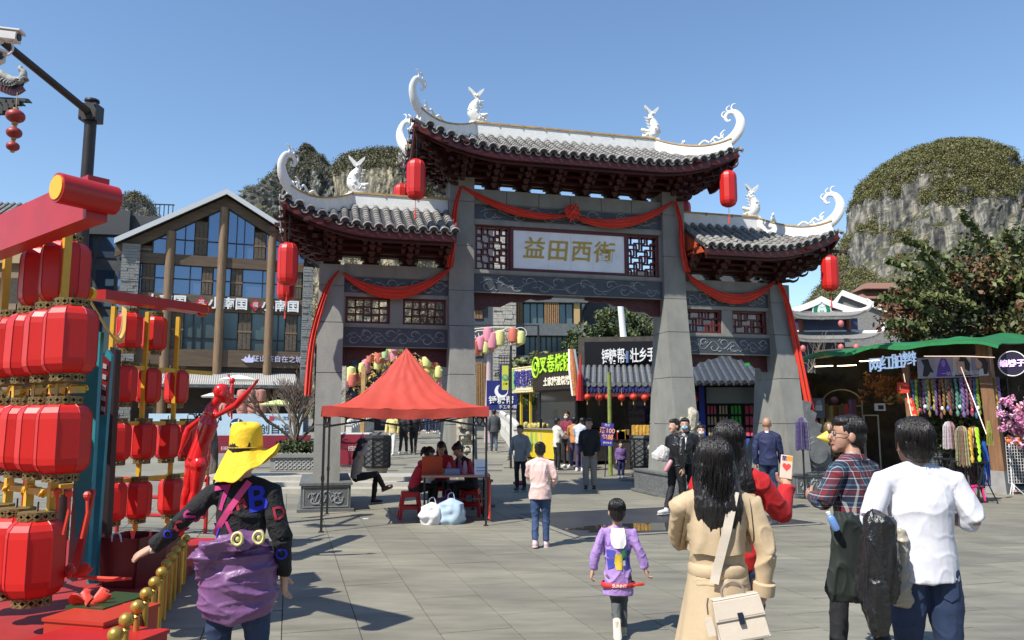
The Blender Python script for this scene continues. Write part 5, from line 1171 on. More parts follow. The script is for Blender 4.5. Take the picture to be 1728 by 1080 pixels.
# small stalls on the left side of the street and maroon banner board
t = thing('notice_board', 'plain maroon draped table board beside the street', 'board', GT(592, 24.5)); mb = MB(); mb.box(-.45, .55, 0, .08, .05, 1.0); mb.build('cloth_front', mat('maroon cloth', (.22, .012, .03), .6), t); text('招财', .16, WL, t, (.1, -.01, .55), ext=.002)
mb = MB(); mb.box(-.5, .6, 0, .6, 1.0, 1.04); mb.build('top', WL, t)
for k, (px, c_, lb) in enumerate(((579, 'ornate', 'narrow beige carved pillar shop front behind the left gate pillar'), (612, 'gold', 'thin gilded shop post beside the street'))):
    t = thing('shop_post', lb, 'post', GT(px, 26.5)); mb = MB(); mb.box(-.07, .07, -.07, .07, 0, 3.2); mb.build('shaft', BEIGE if k == 0 else GOLDT, t)
# ---------------------------------------------------------------- shops right of the street
def sign(par, x0, x1, z0, z1, y, m, th=.06, nm='sign_panel'):
    mb = MB(); mb.box(x0, x1, y, y+th, z0, z1); return mb.build(nm, m, par)
YELS = mat('yellow stall paint', (.62, .45, .03), .4, var=.06); BRN = mat('dark brown sign', (.022, .014, .010), .4); LIME = mat('lime sign letter', (.42, .72, .04), .45)
VIO = mat('violet sign letter', (.12, .06, .32), .5); ORG = mat('orange red sign', (.65, .10, .02), .45); DKGL = mat('dark kiosk glass', (.03, .035, .035), .08, spec=.8)
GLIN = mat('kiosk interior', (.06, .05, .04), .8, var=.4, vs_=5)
st = thing('food_kiosk', 'yellow and dark food kiosk selling durian and rolled pancakes beside the street', 'kiosk', (.30, 28.4, .26), R(-64)); st_F = Fr((.30, 28.4, .26), -64)
def sL(px, py, n=0): return st_F.L(px, py, n)
xe = sL(972, 700)[0]; x1 = sL(911, 700)[0]; zt = sL(940, 660)[1]
for (a, b, m_) in ((0, x1, YELS), (x1+.03, x1+1.2, YELS), (x1+1.23, xe, mat('dark kiosk panel', (.04, .035, .03), .5, var=.3))):
    mb = MB(); mb.box(a, b, 0, 2.0, .02, 1.0); mb.build('counter_body', m_, st)
    mb = MB(); mb.box(a-.02, b+.02, -.08, .4, 1.0, 1.04); mb.build('counter_top', mat('steel top', (.5, .5, .5), .3, metal=.7), st)
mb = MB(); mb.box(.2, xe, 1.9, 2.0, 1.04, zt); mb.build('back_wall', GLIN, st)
for x in (0.02, x1, xe-.05, x1*.5): mb = MB(); mb.box(x, x+.06, -.02, .06, 1.0, zt+.2); mb.build('corner_post', YELS if x < x1*.9 else BLACK, st)
mb = MB(); mb.box(x1+.08, xe-.06, .0, .02, 1.35, zt); mb.build('glass_front', DKGL, st)
mb = MB(); mb.box(-.1, xe+.1, -.2, 2.1, zt, zt+.06); mb.build('ceiling', BLACK, st)
p = [sL(872, 664), sL(910, 620)]; sign(st, p[0][0]-.05, p[1][0], p[0][1], p[1][1]+.06, -.25, YELS)
zs = (p[0][1]+p[1][1])/2+.03; w_ = p[1][0]-p[0][0]
sign(st, p[0][0]+.05, p[1][0]-.10, p[0][1]+.08, p[1][1]-.02, -.262, mat('pale sign ground', (.62, .58, .42), .5), .01)
text('榴莲屋', .62, mat('blue violet letter', (.05, .04, .22), .5), st, ((p[0][0]+p[1][0])/2+.22*w_*.5, -.29, zs), ext=.02, bold=.006, sx=.80)
mb = MB(); mb.prism([(p[0][0]+.1, zs-.35), (p[0][0]+.42, zs-.3), (p[0][0]+.5, zs+.2), (p[0][0]+.3, zs+.42), (p[0][0]+.12, zs+.3)], -.285, -.265); mb.build('green_mascot_patch', mat('leaf green patch', (.18, .38, .12), .5), st)
for i in range(34): 
    x = lerp(p[0][0], p[1][0], (i % 17)/16); z = p[0][1]+.03 if i < 17 else p[1][1]+.03; mb = MB(); mb.ball((x, -.27, z), .025, 5, 4); mb.build('bulb', WL, st)
a, b = sL(912, 660)[0], xe+.35; zA, zB = sL(940, 658)[1], sL(940, 596)[1]; sign(st, a, b, zA, zB, -.30, BRN)
text('叉卷烧饼', .62, LIME, st, ((a+b)/2+.25, -.33, lerp(zA, zB, .66)), ext=.02, bold=.008, sx=.86); text('土家掉渣烧饼', .30, mat('cream letter', (.75, .70, .55), .5), st, ((a+b)/2+.35, -.33, lerp(zA, zB, .2)), ext=.015, bold=.006)
c = V((a+.28, -.33, lerp(zA, zB, .64))); mb = MB(); mb.tube([c+V((.24*math.cos(i/3.2), 0, .34*math.sin(i/3.2))) for i in range(21)], .04, 6); mb.tube([c+V((.12*math.cos(i/2.5), 0, .18*math.sin(i/2.5)*(1-i/30))) for i in range(16)], .035, 6); mb.build('round_lime_logo', LIME, st)
SK = mat('sausage print', (.55, .22, .08), .5, var=.4, vs_=12)
for px, dz, m_ in ((967, 0, SK),): 
    x, z = sL(967, 630); x += .85; mb = MB(); mb.tube([(x-.05, -.4, z-.75), (x-.16, -.4, z), (x-.26, -.4, z+.72)], [.11, .15, .10], 10, sy=.5); mb.build('sausage_cutout', SK, st); mb = MB(); mb.tube([(x-.05, -.38, z-.75), (x-.16, -.38, z), (x-.26, -.38, z+.72)], [.15, .19, .14], 10, sy=.3); mb.build('cutout_rim', WL, st)
    mb = MB(); mb.tube([(x+.22, -.4, z-.9), (x+.26, -.4, z-.1)], [.14, .09], 8, sy=.5); mb.tube([(x+.26, -.4, z-.2), (x+.3, -.4, z+.5)], [.05, .02], 8); mb.build('red_glove_cutout', mat('red print', (.5, .02, .02), .5), st)
mb = MB(); 
for i in range(60): mb.ball((rd.uniform(.2, x1-.1), rd.uniform(.0, .5), 1.08+rd.uniform(0, .1)), rd.uniform(.05, .09), 6, 5)
mb.build('fruit_heap', mat('durian fruit', (.42, .36, .12), .7, var=.4, vs_=15), st)['kind'] = 'stuff'
for i in range(5): mb = MB(); x = .15+i*.55*x1/2.4; mb.tube([(x+.1, -.02, .2), (x+.16, -.03, .5), (x+.1, -.02, .9)], [.05, .12, .06], 8, sy=.2); mb.build('melon_print', mat('print green %d' % (i % 3), [(.4, .5, .12), (.55, .5, .2), (.25, .45, .15)][i % 3], .5), st)
sign(st, xe-.8, xe-.45, .35, .75, -.02, ORG, .01, 'orange_panel')
# sugar shop
F7 = Fr(GT(985, 25.5), -7); sh = bld(F7, 'tiled_candy_shop', 'candy shop with grey tiled canopy, black signboard and small red lanterns', 'shop')
L7 = lambda px, py, n=0: F7.L(px, py, n)
x0, x1 = L7(972, 660)[0], L7(1165, 660)[0]; ze = L7(1040, 655)[1]; zr_ = L7(1040, 622)[1]
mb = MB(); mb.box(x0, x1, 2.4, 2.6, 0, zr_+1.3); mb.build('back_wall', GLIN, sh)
for x in (x0, L7(1095, 700)[0], x1-.1): mb = MB(); mb.box(x, x+.12, -.1, .02, 0, ze); mb.build('shop_post', BLACK, sh)
mb = MB(); mb.hexa([(x0-.1, -.9, ze-.02), (x1, -.9, ze-.02), (x1, 1.0, zr_), (x0-.1, 1.0, zr_)], [(x0-.1, -.9, ze+.08), (x1, -.9, ze+.08), (x1, 1.0, zr_+.12), (x0-.1, 1.0, zr_+.12)]); rf_ = mb.build('canopy_roof', TILED, sh)
mb = MB(); mb.tube([(0, -.95, ze+.09), (0, 1.0, zr_+.14)], .07, 6); mb.tube([(0, -.97, ze+.09), (0, -.93, ze+.09)], .085, 8); tm = mb.mesh('canopy_tile_row', mat('grey canopy tile', (.12, .13, .135), .7, var=.3))
n_ = int((x1-x0)/.2)
for i in range(n_): link('tile_row', tm, rf_, (x0+i*.2, 0, 0))
BLF = mat('blue fringe', (.02, .03, .16), .5); mb = MB()
for i in range(n_*2): mb.hexa([(x0+i*.1, -.93, ze-.16), (x0+i*.1+.05, -.93, ze-.16), (x0+i*.1+.05, -.92, ze-.16), (x0+i*.1, -.92, ze-.16)], [(x0+i*.1-.02, -.93, ze), (x0+i*.1+.07, -.93, ze), (x0+i*.1+.07, -.92, ze), (x0+i*.1-.02, -.92, ze)])
mb.build('blue_fringe', BLF, sh)['kind'] = 'stuff'
sign(sh, x0, x1+.2, ze-.3, ze-.17, -.9, mat('oxblood rail', (.10, .02, .02), .5), .08, 'red_rail')
sign(sh, L7(985, 620)[0], x1, zr_+.0, zr_+1.0, 1.1, mat('black signboard', (.010, .010, .012), .35), .12, 'signboard')
for i, (ch, px) in enumerate((('锤', 1022), ('糖', 1034), ('帮', 1048), ('壮', 1071), ('乡', 1085), ('手', 1099), ('工', 1118))):
    x, z = L7(px, 612 if i < 3 else 605, -.95); text(ch, .56 if i < 3 else .52, WL, sh, (x, .95, zr_+.42+(i*.015)), ext=.05, bold=.006, sx=.48 if i < 3 else .58)
x, z = L7(1059, 606, -.95); mb = MB(); mb.tube([(x, .98, zr_+.25), (x, .98, zr_+.65)], .19, 16, sy=.3); mb.build('blue_badge', mat('slate blue badge', (.10, .16, .34), .4), sh, 50); text('工坊', .17, WL, sh, (x, .90, zr_+.45), ext=.01)
mb = MB(); mb.box(*[L7(1033, 700, -1.2)[0], L7(1088, 700, -1.2)[0]], 1.2, 1.26, L7(1060, 735, -1.2)[1], L7(1060, 660, -1.2)[1]); pb = mb.build('pale_poster', mat('pale grey poster', (.36, .35, .38), .5), sh)
x, z = L7(1064, 690, -1.2); text('三代人锤糖', .22, VIO, pb, (x+.06, 1.19, z), ext=.003, bold=.003); text('才有了今天的锤糖帮', .17, VIO, pb, (x, 1.19, z-.26), ext=.003); text('锤糖帮', .3, VIO, pb, (x-.1, 1.19, z+.55), ext=.003, bold=.004)
for k in range(5): text(['传承匠心手工锤打', '纯手工姜糖花生酥', '老字号锤糖帮', '地道阳朔味道', '送礼佳品'][k], .11, mat('grey ink', (.12, .11, .14), .5), pb, (x+.1, 1.19, z-.48-.17*k), ext=.002)
text('百年/传承/手艺', .13, INK, pb, (x, 1.19, z+.28), ext=.003)
RLN = mat('small red lantern', (.55, .035, .015), .5)
for i, px in enumerate((991, 1011, 1027, 1049, 1069, 1088, 1106)):
    c = P(px, 670+(i % 2), 24.4); t = thing('small_red_lantern', 'small round red lantern under the candy shop canopy, '+['leftmost', 'second from left', 'third from left', 'fourth from left', 'fifth from left', 'sixth from left', 'rightmost'][i], 'lantern', c, 0, 'small round red lanterns under the candy shop canopy')
    mb = MB(); mb.ball((0, 0, 0), (.12, .12, .105), 12, 8); mb.build('shade', RLN, t, 60); mb = MB(); mb.cyl((0, 0, .1), (0, 0, .3), .008, 5); mb.cyl((0, 0, -.24), (0, 0, -.1), .02, 6); mb.build('tassel', GOLDT, t)
def counter(px0, px1, py, Y, label, m):
    a, b = GT(px0, Y), GT(px1, Y); t = thing('display_counter', label, 'counter', a); w_ = (b-a).length; mb = MB(); mb.box(0, w_, 0, .6, 0, .85); mb.build('body', m, t); mb = MB(); mb.box(-.03, w_+.03, -.03, .63, .85, .89); mb.build('top', BLACK, t)
    r2 = random.Random(int(px0)); 
    for i in range(14): mb = MB(); x = r2.uniform(.05, w_-.1); mb.box(x, x+.12, .05, .2, .89, .89+r2.uniform(.08, .3)); mb.build('goods_pack', [WL, RLN, YELS, mat('goods brown', (.2, .1, .05), .6), mat('goods pink', (.5, .2, .25), .6)][i % 5], t)
counter(1038, 1062, 780, 23.6, 'candy shop counter with red and white packets behind the purple child', mat('dark counter', (.03, .022, .02), .6, var=.4))
counter(1100, 1150, 780, 24.4, 'candy shop counter behind the lattice bin', mat('dark counter', (.03, .022, .02), .6))
t = thing('promo_sign', 'tilted purple blue price board reading 100 beside the candy shop', 'sign', GT(1019, 21.5)); t.rotation_euler = (0, R(4), R(-14))
zc = P(1019, 733, 21.5).z-t.location.z; mb = MB(); mb.box(-.17, .17, 0, .02, zc-.31, zc+.31); o = mb.build('board', mat('purple blue print', (.035, .03, .26), .5), t); OC = mat('peach letter', (.8, .35, .15), .5)
text('满100', .17, OC, o, (0, -.006, zc+.10), ext=.003, bold=.003); text('包邮', .16, OC, o, (.02, -.006, zc-.08), ext=.003, bold=.003); text('特价', .08, WL, o, (0, -.006, zc+.25), ext=.002); text('顺丰快递', .06, WL, o, (.02, -.006, zc-.23), ext=.002); mb = MB(); mb.cyl((0, .03, 0), (0, .03, zc), .015, 6); mb.build('stand', BLACK, t)
t = thing('bamboo_pole', 'green yellow bamboo pole at the corner of the candy shop', 'pole', GT(1029, 22)); 
for k in range(6): mb = MB(); mb.cyl((.0, 0, k*.48), (0, 0, k*.48+.465), .06, 10); mb.cyl((0, 0, k*.48+.45), (0, 0, k*.48+.48), .066, 10); mb.build('bamboo_joint', mat('bamboo', (.20, .24, .06), .4, var=.3, vs_=5), t, 50)
# lattice litter bins
def bin_(px, Y, label, cards):
    t = thing('litter_bin', label, 'bin', GT(px, Y)); t.rotation_euler[2] = .2
    def octo(r0, r1, z0, z1, m, nm):
        mb = MB(); mb.lathe([(r0, z0), (r1, z1)], 8, M=Matrix.Rotation(PI/8, 3, 'Z')); return mb.build(nm, m, t)
    octo(.36, .36, 0, .07, STONE, 'foot'); octo(.27, .33, .07, .24, mat('beige bin stone', (.34, .31, .25), .7), 'neck')
    octo(.37, .40, .24, .30, BLACK, 'lower_rim'); octo(.355, .375, .30, 1.05, mat('grey bin panel', (.085, .09, .085), .6), 'body'); octo(.41, .38, 1.05, 1.12, BLACK, 'upper_rim')
    for k in range(8):
        a = PI/4*k; mb = MB(); d = V((math.cos(a), math.sin(a), 0)); s_ = V((-d.y, d.x, 0)); c = d*.345
        for q in range(5):
            z = .36+q*.14
            for sg in (-1, 1): mb.bar(c+s_*(-.12*sg)+V((0, 0, z)), c+s_*(.12*sg)+V((0, 0, z+.13)), .012)
        mb.build('lattice_side', BLACK, t)['kind'] = 'stuff'
        d2 = V((math.cos(a+PI/8), math.sin(a+PI/8), 0))*.378; mb = MB(); mb.bar(d2+V((0, 0, .3)), d2+V((0, 0, 1.05)), .03); mb.build('corner_bar', BLACK, t)
    if cards:
        q = thing('snack_packs', 'row of yellow snack bags standing on top of the lattice bin', 'snacks', t.location+V((0, 0, 1.13)))
        for i in range(7): mb = MB(); x = -.3+i*.1; mb.hexa([(x-.04, -.03, 0), (x+.04, -.03, 0), (x+.04, .03, 0), (x-.04, .03, 0)], [(x-.035, -.01+.02*(i % 2), .27), (x+.055, -.01, .28), (x+.055, .01, .28), (x-.035, .01, .27)]); mb.build('bag', mat('yellow snack bag', (.68, .45, .06), .4, var=.4, vs_=20, col2=(.35, .12, .03)), q)
bin_(638, 21.6, 'dark lattice litter bin on a beige stone foot behind the red tent', False); bin_(1086, 21.6, 'dark lattice litter bin with yellow snack bags on top', True)
# shop behind the right bay
F13 = Fr(GT(1150, 24), -6); s3 = bld(F13, 'snack_shop', 'dark snack shop with blue corner posts and bright packet racks behind the right bay', 'shop')
L3 = lambda px, py, n=0: F13.L(px, py, n)
x0, x1 = L3(1155, 700)[0], L3(1330, 700)[0]; ze, zr_ = L3(1220, 652)[1], L3(1220, 600)[1]
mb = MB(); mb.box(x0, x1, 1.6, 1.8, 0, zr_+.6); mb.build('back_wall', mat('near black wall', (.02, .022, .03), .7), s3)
mb = MB(); mb.hexa([(x0-.3, -.8, ze), (x1, -.8, ze), (x1, 1.7, zr_), (x0-.3, 1.7, zr_)], [(x0-.3, -.8, ze+.08), (x1, -.8, ze+.08), (x1, 1.7, zr_+.1), (x0-.3, 1.7, zr_+.1)]); rf_ = mb.build('canopy_roof', TILED, s3)
mb = MB(); mb.tube([(0, -.85, ze+.09), (0, 1.7, zr_+.12)], .075, 6); tm = mb.mesh('dark_tile_row', mat('dark blue grey tile', (.05, .06, .075), .6, var=.3))
for i in range(int((x1-x0+.3)/.22)): link('tile_row', tm, rf_, (x0-.3+i*.22, 0, 0))
BLP = mat('bright blue post', (.015, .04, .30), .4)
for px in (1185, 1300): x = L3(px, 700)[0]; mb = MB(); mb.box(x-.07, x+.07, -.1, .04, 0, ze); mb.build('blue_post', BLP, s3)
a, b = L3(1192, 660)[0], L3(1292, 660)[0]; sign(s3, a, b, ze-.52, ze-.03, .0, mat('pale shop light box', (.20, .24, .26), .3), .08, 'light_box')
rd = random.Random(77); cols_ = [mat('pack green', (.06, .40, .05), .45), mat('pack pink', (.55, .08, .14), .45), mat('pack beige', (.42, .34, .22), .5), mat('pack yellow', (.55, .42, .06), .45), mat('pack blue', (.05, .08, .35), .45), mat('pack white', (.5, .5, .5), .5)]
for gi, (pa, pb_) in enumerate(((1193, 1213), (1213, 1232), (1233, 1255), (1257, 1283))):
    xa, xb = L3(pa, 700)[0], L3(pb_, 700)[0]
    for r_ in range(6):
        z = ze-.85-r_*.33
        if z < .1: break
        mb = MB(); mb.box(xa, xb, .02, .3, z-.02, z); mb.build('shelf', BLACK, s3)
        m_ = cols_[[(1, 2, 2, 3, 5, 4), (2, 2, 5, 2, 3, 0), (0, 0, 0, 4, 3, 4), (1, 1, 1, 4, 0, 1)][gi][r_]]
        for k in range(3): mb = MB(); w_ = (xb-xa-.06)/3; mb.hexa([(xa+.03+k*w_, .03, z), (xa+k*w_+w_-.01, .03, z), (xa+k*w_+w_-.01, .12, z), (xa+.03+k*w_, .12, z)], [(xa+.03+k*w_, .05, z+.24+rd.uniform(0, .03)), (xa+k*w_+w_-.01, .05, z+.25), (xa+k*w_+w_-.01, .09, z+.25), (xa+.03+k*w_, .09, z+.25)]); mb.build('packet', m_, s3)
mb = MB(); mb.box(L3(1190, 700)[0], x1, .3, .9, 0, .5); mb.build('rack_base', BLACK, s3)
for px, lb in ((1163, 'left'), (1172, 'right')): c = P(px, 672, 23.6); t = thing('small_red_lantern', lb+' one of two small red lanterns in the shade of the snack shop canopy', 'lantern', c, 0, 'red lanterns in the snack shop'); mb = MB(); mb.ball((0, 0, 0), .12, 10, 7); mb.build('shade', RLN, t, 60)
# ---------------------------------------------------------------- braid stall at the right
F8 = Fr((7.9, 21.2, 0), -47); bs = bld(F8, 'braid_stall', 'hair braiding stall with green canvas roof, timber posts and braid posters', 'stall')
L8 = lambda px, py, n=0: F8.L(px, py, n)
GRN = mat('green canvas', (.012, .13, .04), .6, var=.2, vs_=2); TIMB = mat('raw timber post', (.20, .10, .045), .7, var=.35, vs_=4, stretch=(4, 4, .4), bump=.4)
xL, xR = L8(1348, 700)[0], L8(1690, 700)[0]; zL, zR = L8(1350, 612)[1], L8(1600, 580)[1]
def fnr(u, v):
    x = lerp(xL-.9, xR+.35, u); z = np.interp(u, [0, .25, .5, .75, .86, 1], [zL+.05, zL+.1, zL+.25, zR, zR+.05, zR-.12])+.03*math.sin(u*23)-.05*math.sin(PI*v)*(1+.5*math.sin(u*9)); return (x, lerp(-1.15, 2.6, v), z+.35*v-.10*(v < .04)*(.6+.4*math.sin(u*31)))
mb = MB(); mb.sheet(fnr, 60, 14, .02); mb.build('canvas_roof', GRN, bs, 60)
mb = MB(); p_ = [V(fnr(i/60, 0))+V((0, -.02, -.05)) for i in range(61)]; mb.strip(p_, .02, .07); mb.build('roof_edge', mat('bright green edging', (.015, .20, .05), .5, var=.15), bs)
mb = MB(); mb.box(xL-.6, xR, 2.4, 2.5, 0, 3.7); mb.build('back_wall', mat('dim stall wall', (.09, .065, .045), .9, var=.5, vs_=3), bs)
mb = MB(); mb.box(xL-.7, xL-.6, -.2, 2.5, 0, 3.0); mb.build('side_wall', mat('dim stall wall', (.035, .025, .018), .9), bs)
for px, w_ in ((1690, .13), (1552, .07), (1350, .05)):
    x = L8(px, 750)[0]; mb = MB(); b0_ = .5 if px == 1690 else 0; lean = -.14 if px == 1690 else (-.12 if px == 1552 else 0)
    mb.hexa([(x-w_, -.3-w_, b0_), (x+w_, -.3-w_, b0_), (x+w_, -.3+w_, b0_), (x-w_, -.3+w_, b0_)], [(x-w_+lean, -.3-w_, zR-.05), (x+w_+lean, -.3-w_, zR-.05), (x+w_+lean, -.3+w_, zR-.05), (x-w_+lean, -.3+w_, zR-.05)]); mb.build('timber_post', TIMB, bs)
x = L8(1690, 800)[0]; mb = MB(); mb.hexa([(x-.21, -.51, 0), (x+.21, -.51, 0), (x+.21, -.09, 0), (x-.21, -.09, 0)], [(x-.18, -.48, .5), (x+.18, -.48, .5), (x+.18, -.12, .5), (x-.18, -.12, .5)]); mb.build('concrete_footing', mat('footing concrete', (.26, .25, .24), .8, var=.15, bump=.3), bs)
LED = mat('led strip light', (1.0, .75, .6), .4, emit=.8)
mb = MB(); mb.tube([L8(1572, 603) and (L8(1572, 603)[0], -.5, L8(1572, 603)[1]), (L8(1640, 601)[0], -.5, L8(1640, 603)[1]), (L8(1690, 607)[0], -.5, L8(1690, 605)[1])], .010, 5); mb.tube([(x-.52, -.5, zR-.6), (x-.10, -.5, 1.3)], .009, 5); xm_ = L8(1552, 700)[0]; mb.tube([(xm_-.15, -.45, zR-.7), (xm_+.12, -.45, .5)], .009, 5); mb.build('led_strip', LED, bs)
# lit sign letters
for ch, px, py in (('网', 1494, 619), ('红', 1513, 616), ('脏', 1532, 613), ('辫', 1551, 609)):
    a = L8(px, py); text(ch, .38, mat('glowing sign letter', (.50, .68, .95), .4, emit=.35), bs, (a[0], -.62, a[1]), ext=.02, bold=.003, sx=.86)
# braid poster with four pictures
a, b = L8(1560, 640), L8(1680, 598); w_ = (b[0]-a[0]); z0, z1 = a[1], b[1]-.02; GP = [mat('poster grey', (.30, .28, .34), .5), mat('poster lilac', (.34, .30, .40), .5), mat('poster cream', (.48, .42, .40), .5), mat('poster mauve', (.24, .20, .28), .5)]
SKN = mat('poster skin', (.45, .28, .22), .5); HRB = mat('poster black hair', (.012, .010, .012), .5); PUR = mat('poster purple hair', (.10, .04, .30), .5)
pt_ = sign(bs, a[0], b[0], z0, z1, -.42, GP[0], .02, 'poster')
for k in range(4): sign(pt_, a[0]+w_*k/4+.004, a[0]+w_*(k+1)/4-.004, z0+.02, z1-.02, -.425, GP[k], .004, 'poster_panel')
cz = (z0+z1)/2; h_ = (z1-z0)
def pc(k): return a[0]+w_*(k+.5)/4
def flat(pts, m, nm='poster_figure', y=-.43, par=pt_): mb = MB(); mb.prism(pts, y-.004, y); return mb.build(nm, m, par)
def ell(cx, cz_, rx, rz, n=18): return [(cx+rx*math.cos(2*PI*i/n), cz_+rz*math.sin(2*PI*i/n)) for i in range(n)]
x = pc(0); flat([(x-.08, cz-h_*.4), (x-.04, cz+h_*.1), (x-.1, cz+h_*.4), (x+.06, cz+h_*.42), (x+.10, cz+h_*.1), (x+.17, cz-h_*.25), (x+.1, cz-h_*.2), (x+.02, cz-h_*.42)], HRB)
x = pc(1); flat([(x-.17, z0+.03), (x-.13, cz), (x-.05, cz+h_*.42), (x+.05, cz+h_*.42), (x+.13, cz), (x+.17, z0+.03)], PUR); flat(ell(x, cz+h_*.18, .045, .09), mat('poster lilac hair', (.25, .16, .5), .5), y=-.436)
x = pc(2); flat([(x-.17, z0+.02), (x-.12, cz-h_*.2), (x-.04, cz-h_*.25), (x+.1, cz-h_*.25), (x+.2, z0+.02)], HRB); flat(ell(x-.02, cz+h_*.05, .10, .19), SKN, y=-.436); flat([(x-.06, cz+h_*.25), (x-.02, cz+h_*.44), (x+.1, cz+h_*.4), (x+.17, cz+h_*.1), (x+.15, cz-h_*.3), (x+.06, cz-h_*.1), (x+.06, cz+h_*.22)], HRB, y=-.442)
x = pc(3); flat(ell(x-.04, cz+h_*.15, .07, .14), SKN); flat([(x-.08, cz+h_*.38), (x+.08, cz+h_*.4), (x+.15, cz+h_*.1), (x+.12, z0+.05), (x+.05, z0+.05), (x+.03, cz+h_*.1)], HRB, y=-.436); flat([(x-.06, z0+.02), (x-.03, cz-h_*.15), (x+.1, cz-h_*.12), (x+.15, z0+.02)], mat('poster top', (.5, .5, .52), .5), y=-.434)
text('一站式脏辫造型馆', .10, mat('poster caption', (.65, .6, .62), .5), pt_, (pc(1)+.35, -.448, z0+.09), ext=.002)
# round sign on a bracket
c_ = L8(1692, 617); mb = MB(); mb.cyl((c_[0]+.35, -.62, c_[1]), (c_[0]+.35, -.56, c_[1]), .27, 30); rs = mb.build('round_sign', mat('purple black disc', (.02, .012, .035), .4), bs, 40)
mb = MB(); mb.tube([(c_[0]+.35+.27*math.cos(2*PI*i/30), -.63, c_[1]+.27*math.sin(2*PI*i/30)) for i in range(31)], .012, 5); mb.build('sign_ring', WL, rs); text('编辫子', .165, mat('lilac glowing letter', (.80, .55, 1.0), .4, emit=.8), rs, (c_[0]+.35, -.64, c_[1]), ext=.004, bold=.004)
# hanging coloured braids
BC = [(.03, .16, .42), (.35, .10, .06), (.20, .42, .32), (.26, .14, .42), (.30, .08, .08), (.35, .55, .02), (.02, .02, .02), (.42, .28, .06), (.25, .10, .22), (.45, .22, .05), (.015, .015, .018), (.15, .40, .30), (.55, .50, .05), (.45, .12, .18), (.30, .30, .16), (.38, .10, .30), (.06, .30, .28), (.20, .08, .34)]
rd = random.Random(41)
def braid(par, x, y, z1_, L_, r_, m_, nm='hair_braid', tailend=True):
    mb = MB(); ph = rd.uniform(0, 6); n = int(L_/.03)
    for s_ in range(2): mb.tube([(x+.45*r_*math.cos(i*.9+s_*PI+ph)+.012*math.sin(i*.2+ph), y+.45*r_*math.sin(i*.9+s_*PI+ph), z1_-L_*i/n) for i in range(n+1)], [r_*(1.05-.35*i/n)*(.9 if i < n-1 else .5) for i in range(n+1)], 5)
    if tailend: mb.tube([(x, y, z1_-L_), (x, y, z1_-L_-.06), (x, y, z1_-L_-.14)], [r_*.6, r_*1.4, r_*.7], 6)
    return mb.build(nm, m_, par, 60)
for i in range(26):
    x = a[0]-.2+(w_+.35)*(i+.5)/26; cc = BC[(i*5) % 18]; braid(bs, x, -.36+rd.uniform(-.04, .1), z0-.02, rd.uniform(.55, .8), rd.uniform(.026, .04), mat('braid fibre %d' % ((i*5) % 18), tuple(q*.5+.02 for q in cc), .6, var=.25, vs_=30))
for i in range(14):
    x = a[0]-.1+(w_+.2)*(i+.5)/14; mb = MB(); mb.ball((x, -.34, z0-.72+rd.uniform(-.05, .05)), (.035, .035, .05), 7, 6); mb.build('braid_ball', [mat('bead pink', (.6, .05, .10), .4), WL, mat('bead blue', (.08, .14, .5), .4)][i % 3], bs)
# creeper hedge at the back of the poster bay and glowing flower ceiling
cen = [(rd.uniform(xm_, xR-.2), rd.uniform(.3, .8), rd.uniform(.9, 2.35)) for _ in range(120)]; o = leaf_cloud('creeper', [LG3[1], LG3[2], mat('dry vine', (.09, .06, .03), .8), LG3[0]], cen, .2, 50, .05, bs, seed=51)
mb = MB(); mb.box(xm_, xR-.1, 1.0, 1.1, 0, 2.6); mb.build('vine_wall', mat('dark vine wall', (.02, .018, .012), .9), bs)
lm = MB()
for i in range(9): lm.bar((xm_+.1+i*.28, .1, .3), (xm_+.1+i*.28+.9, .12, 2.4), .012); lm.bar((xm_+.1+i*.28+.9, .12, .3), (xm_+.1+i*.28, .1, 2.4), .012)
lm.build('mesh_trellis', BLACK, bs)['kind'] = 'stuff'
cen = [(rd.uniform(L8(1440, 660)[0], L8(1560, 660)[0]), rd.uniform(.3, 1.8), rd.uniform(2.1, 2.75)) for _ in range(70)]; leaf_cloud('hanging_flowers', [mat('orange maple', (.45, .14, .03), .6), mat('rust maple', (.30, .08, .03), .6), mat('yellow maple', (.5, .28, .06), .6)], cen, .16, 24, .06, bs, seed=52)
GLOW = mat('warm tube light', (1, .8, .5), .4, emit=5)
for px, py in ((1393, 620), (1432, 619), (1470, 611)): q = L8(px, py, -1.0); mb = MB(); mb.box(q[0]-.25, q[0]+.25, .85, .93, q[1]+.02, q[1]+.04); mb.build('tube_light', GLOW, bs)
# interior: white mirror frames, pictures, chair, wall box
FRM = mat('cream frame', (.50, .44, .34), .5)
def frame(x0, x1, z0, z1, y, par=bs, arch=False, t_=.03):
    mb = MB(); mb.box(x0, x1, y, y+.03, z0, z0+t_); mb.box(x0, x1, y, y+.03, z1-t_, z1); mb.box(x0, x0+t_, y, y+.03, z0+t_, z1-t_); mb.box(x1-t_, x1, y, y+.03, z0+t_, z1-t_)
    if arch: mb.tube([((x0+x1)/2+(x1-x0)/2*math.cos(PI*i/14), y+.015, z1+.45*math.sin(PI*i/14)) for i in range(15)], .02, 5)
    mb.build('mirror_frame', FRM, par)
a1, b1_ = L8(1390, 770, -1.6), L8(1455, 684, -1.6); frame(a1[0], b1_[0], a1[1], b1_[1], 1.6, arch=True); frame(L8(1462, 800, -1.2)[0], L8(1488, 800, -1.2)[0], .2, 1.75, 1.2)
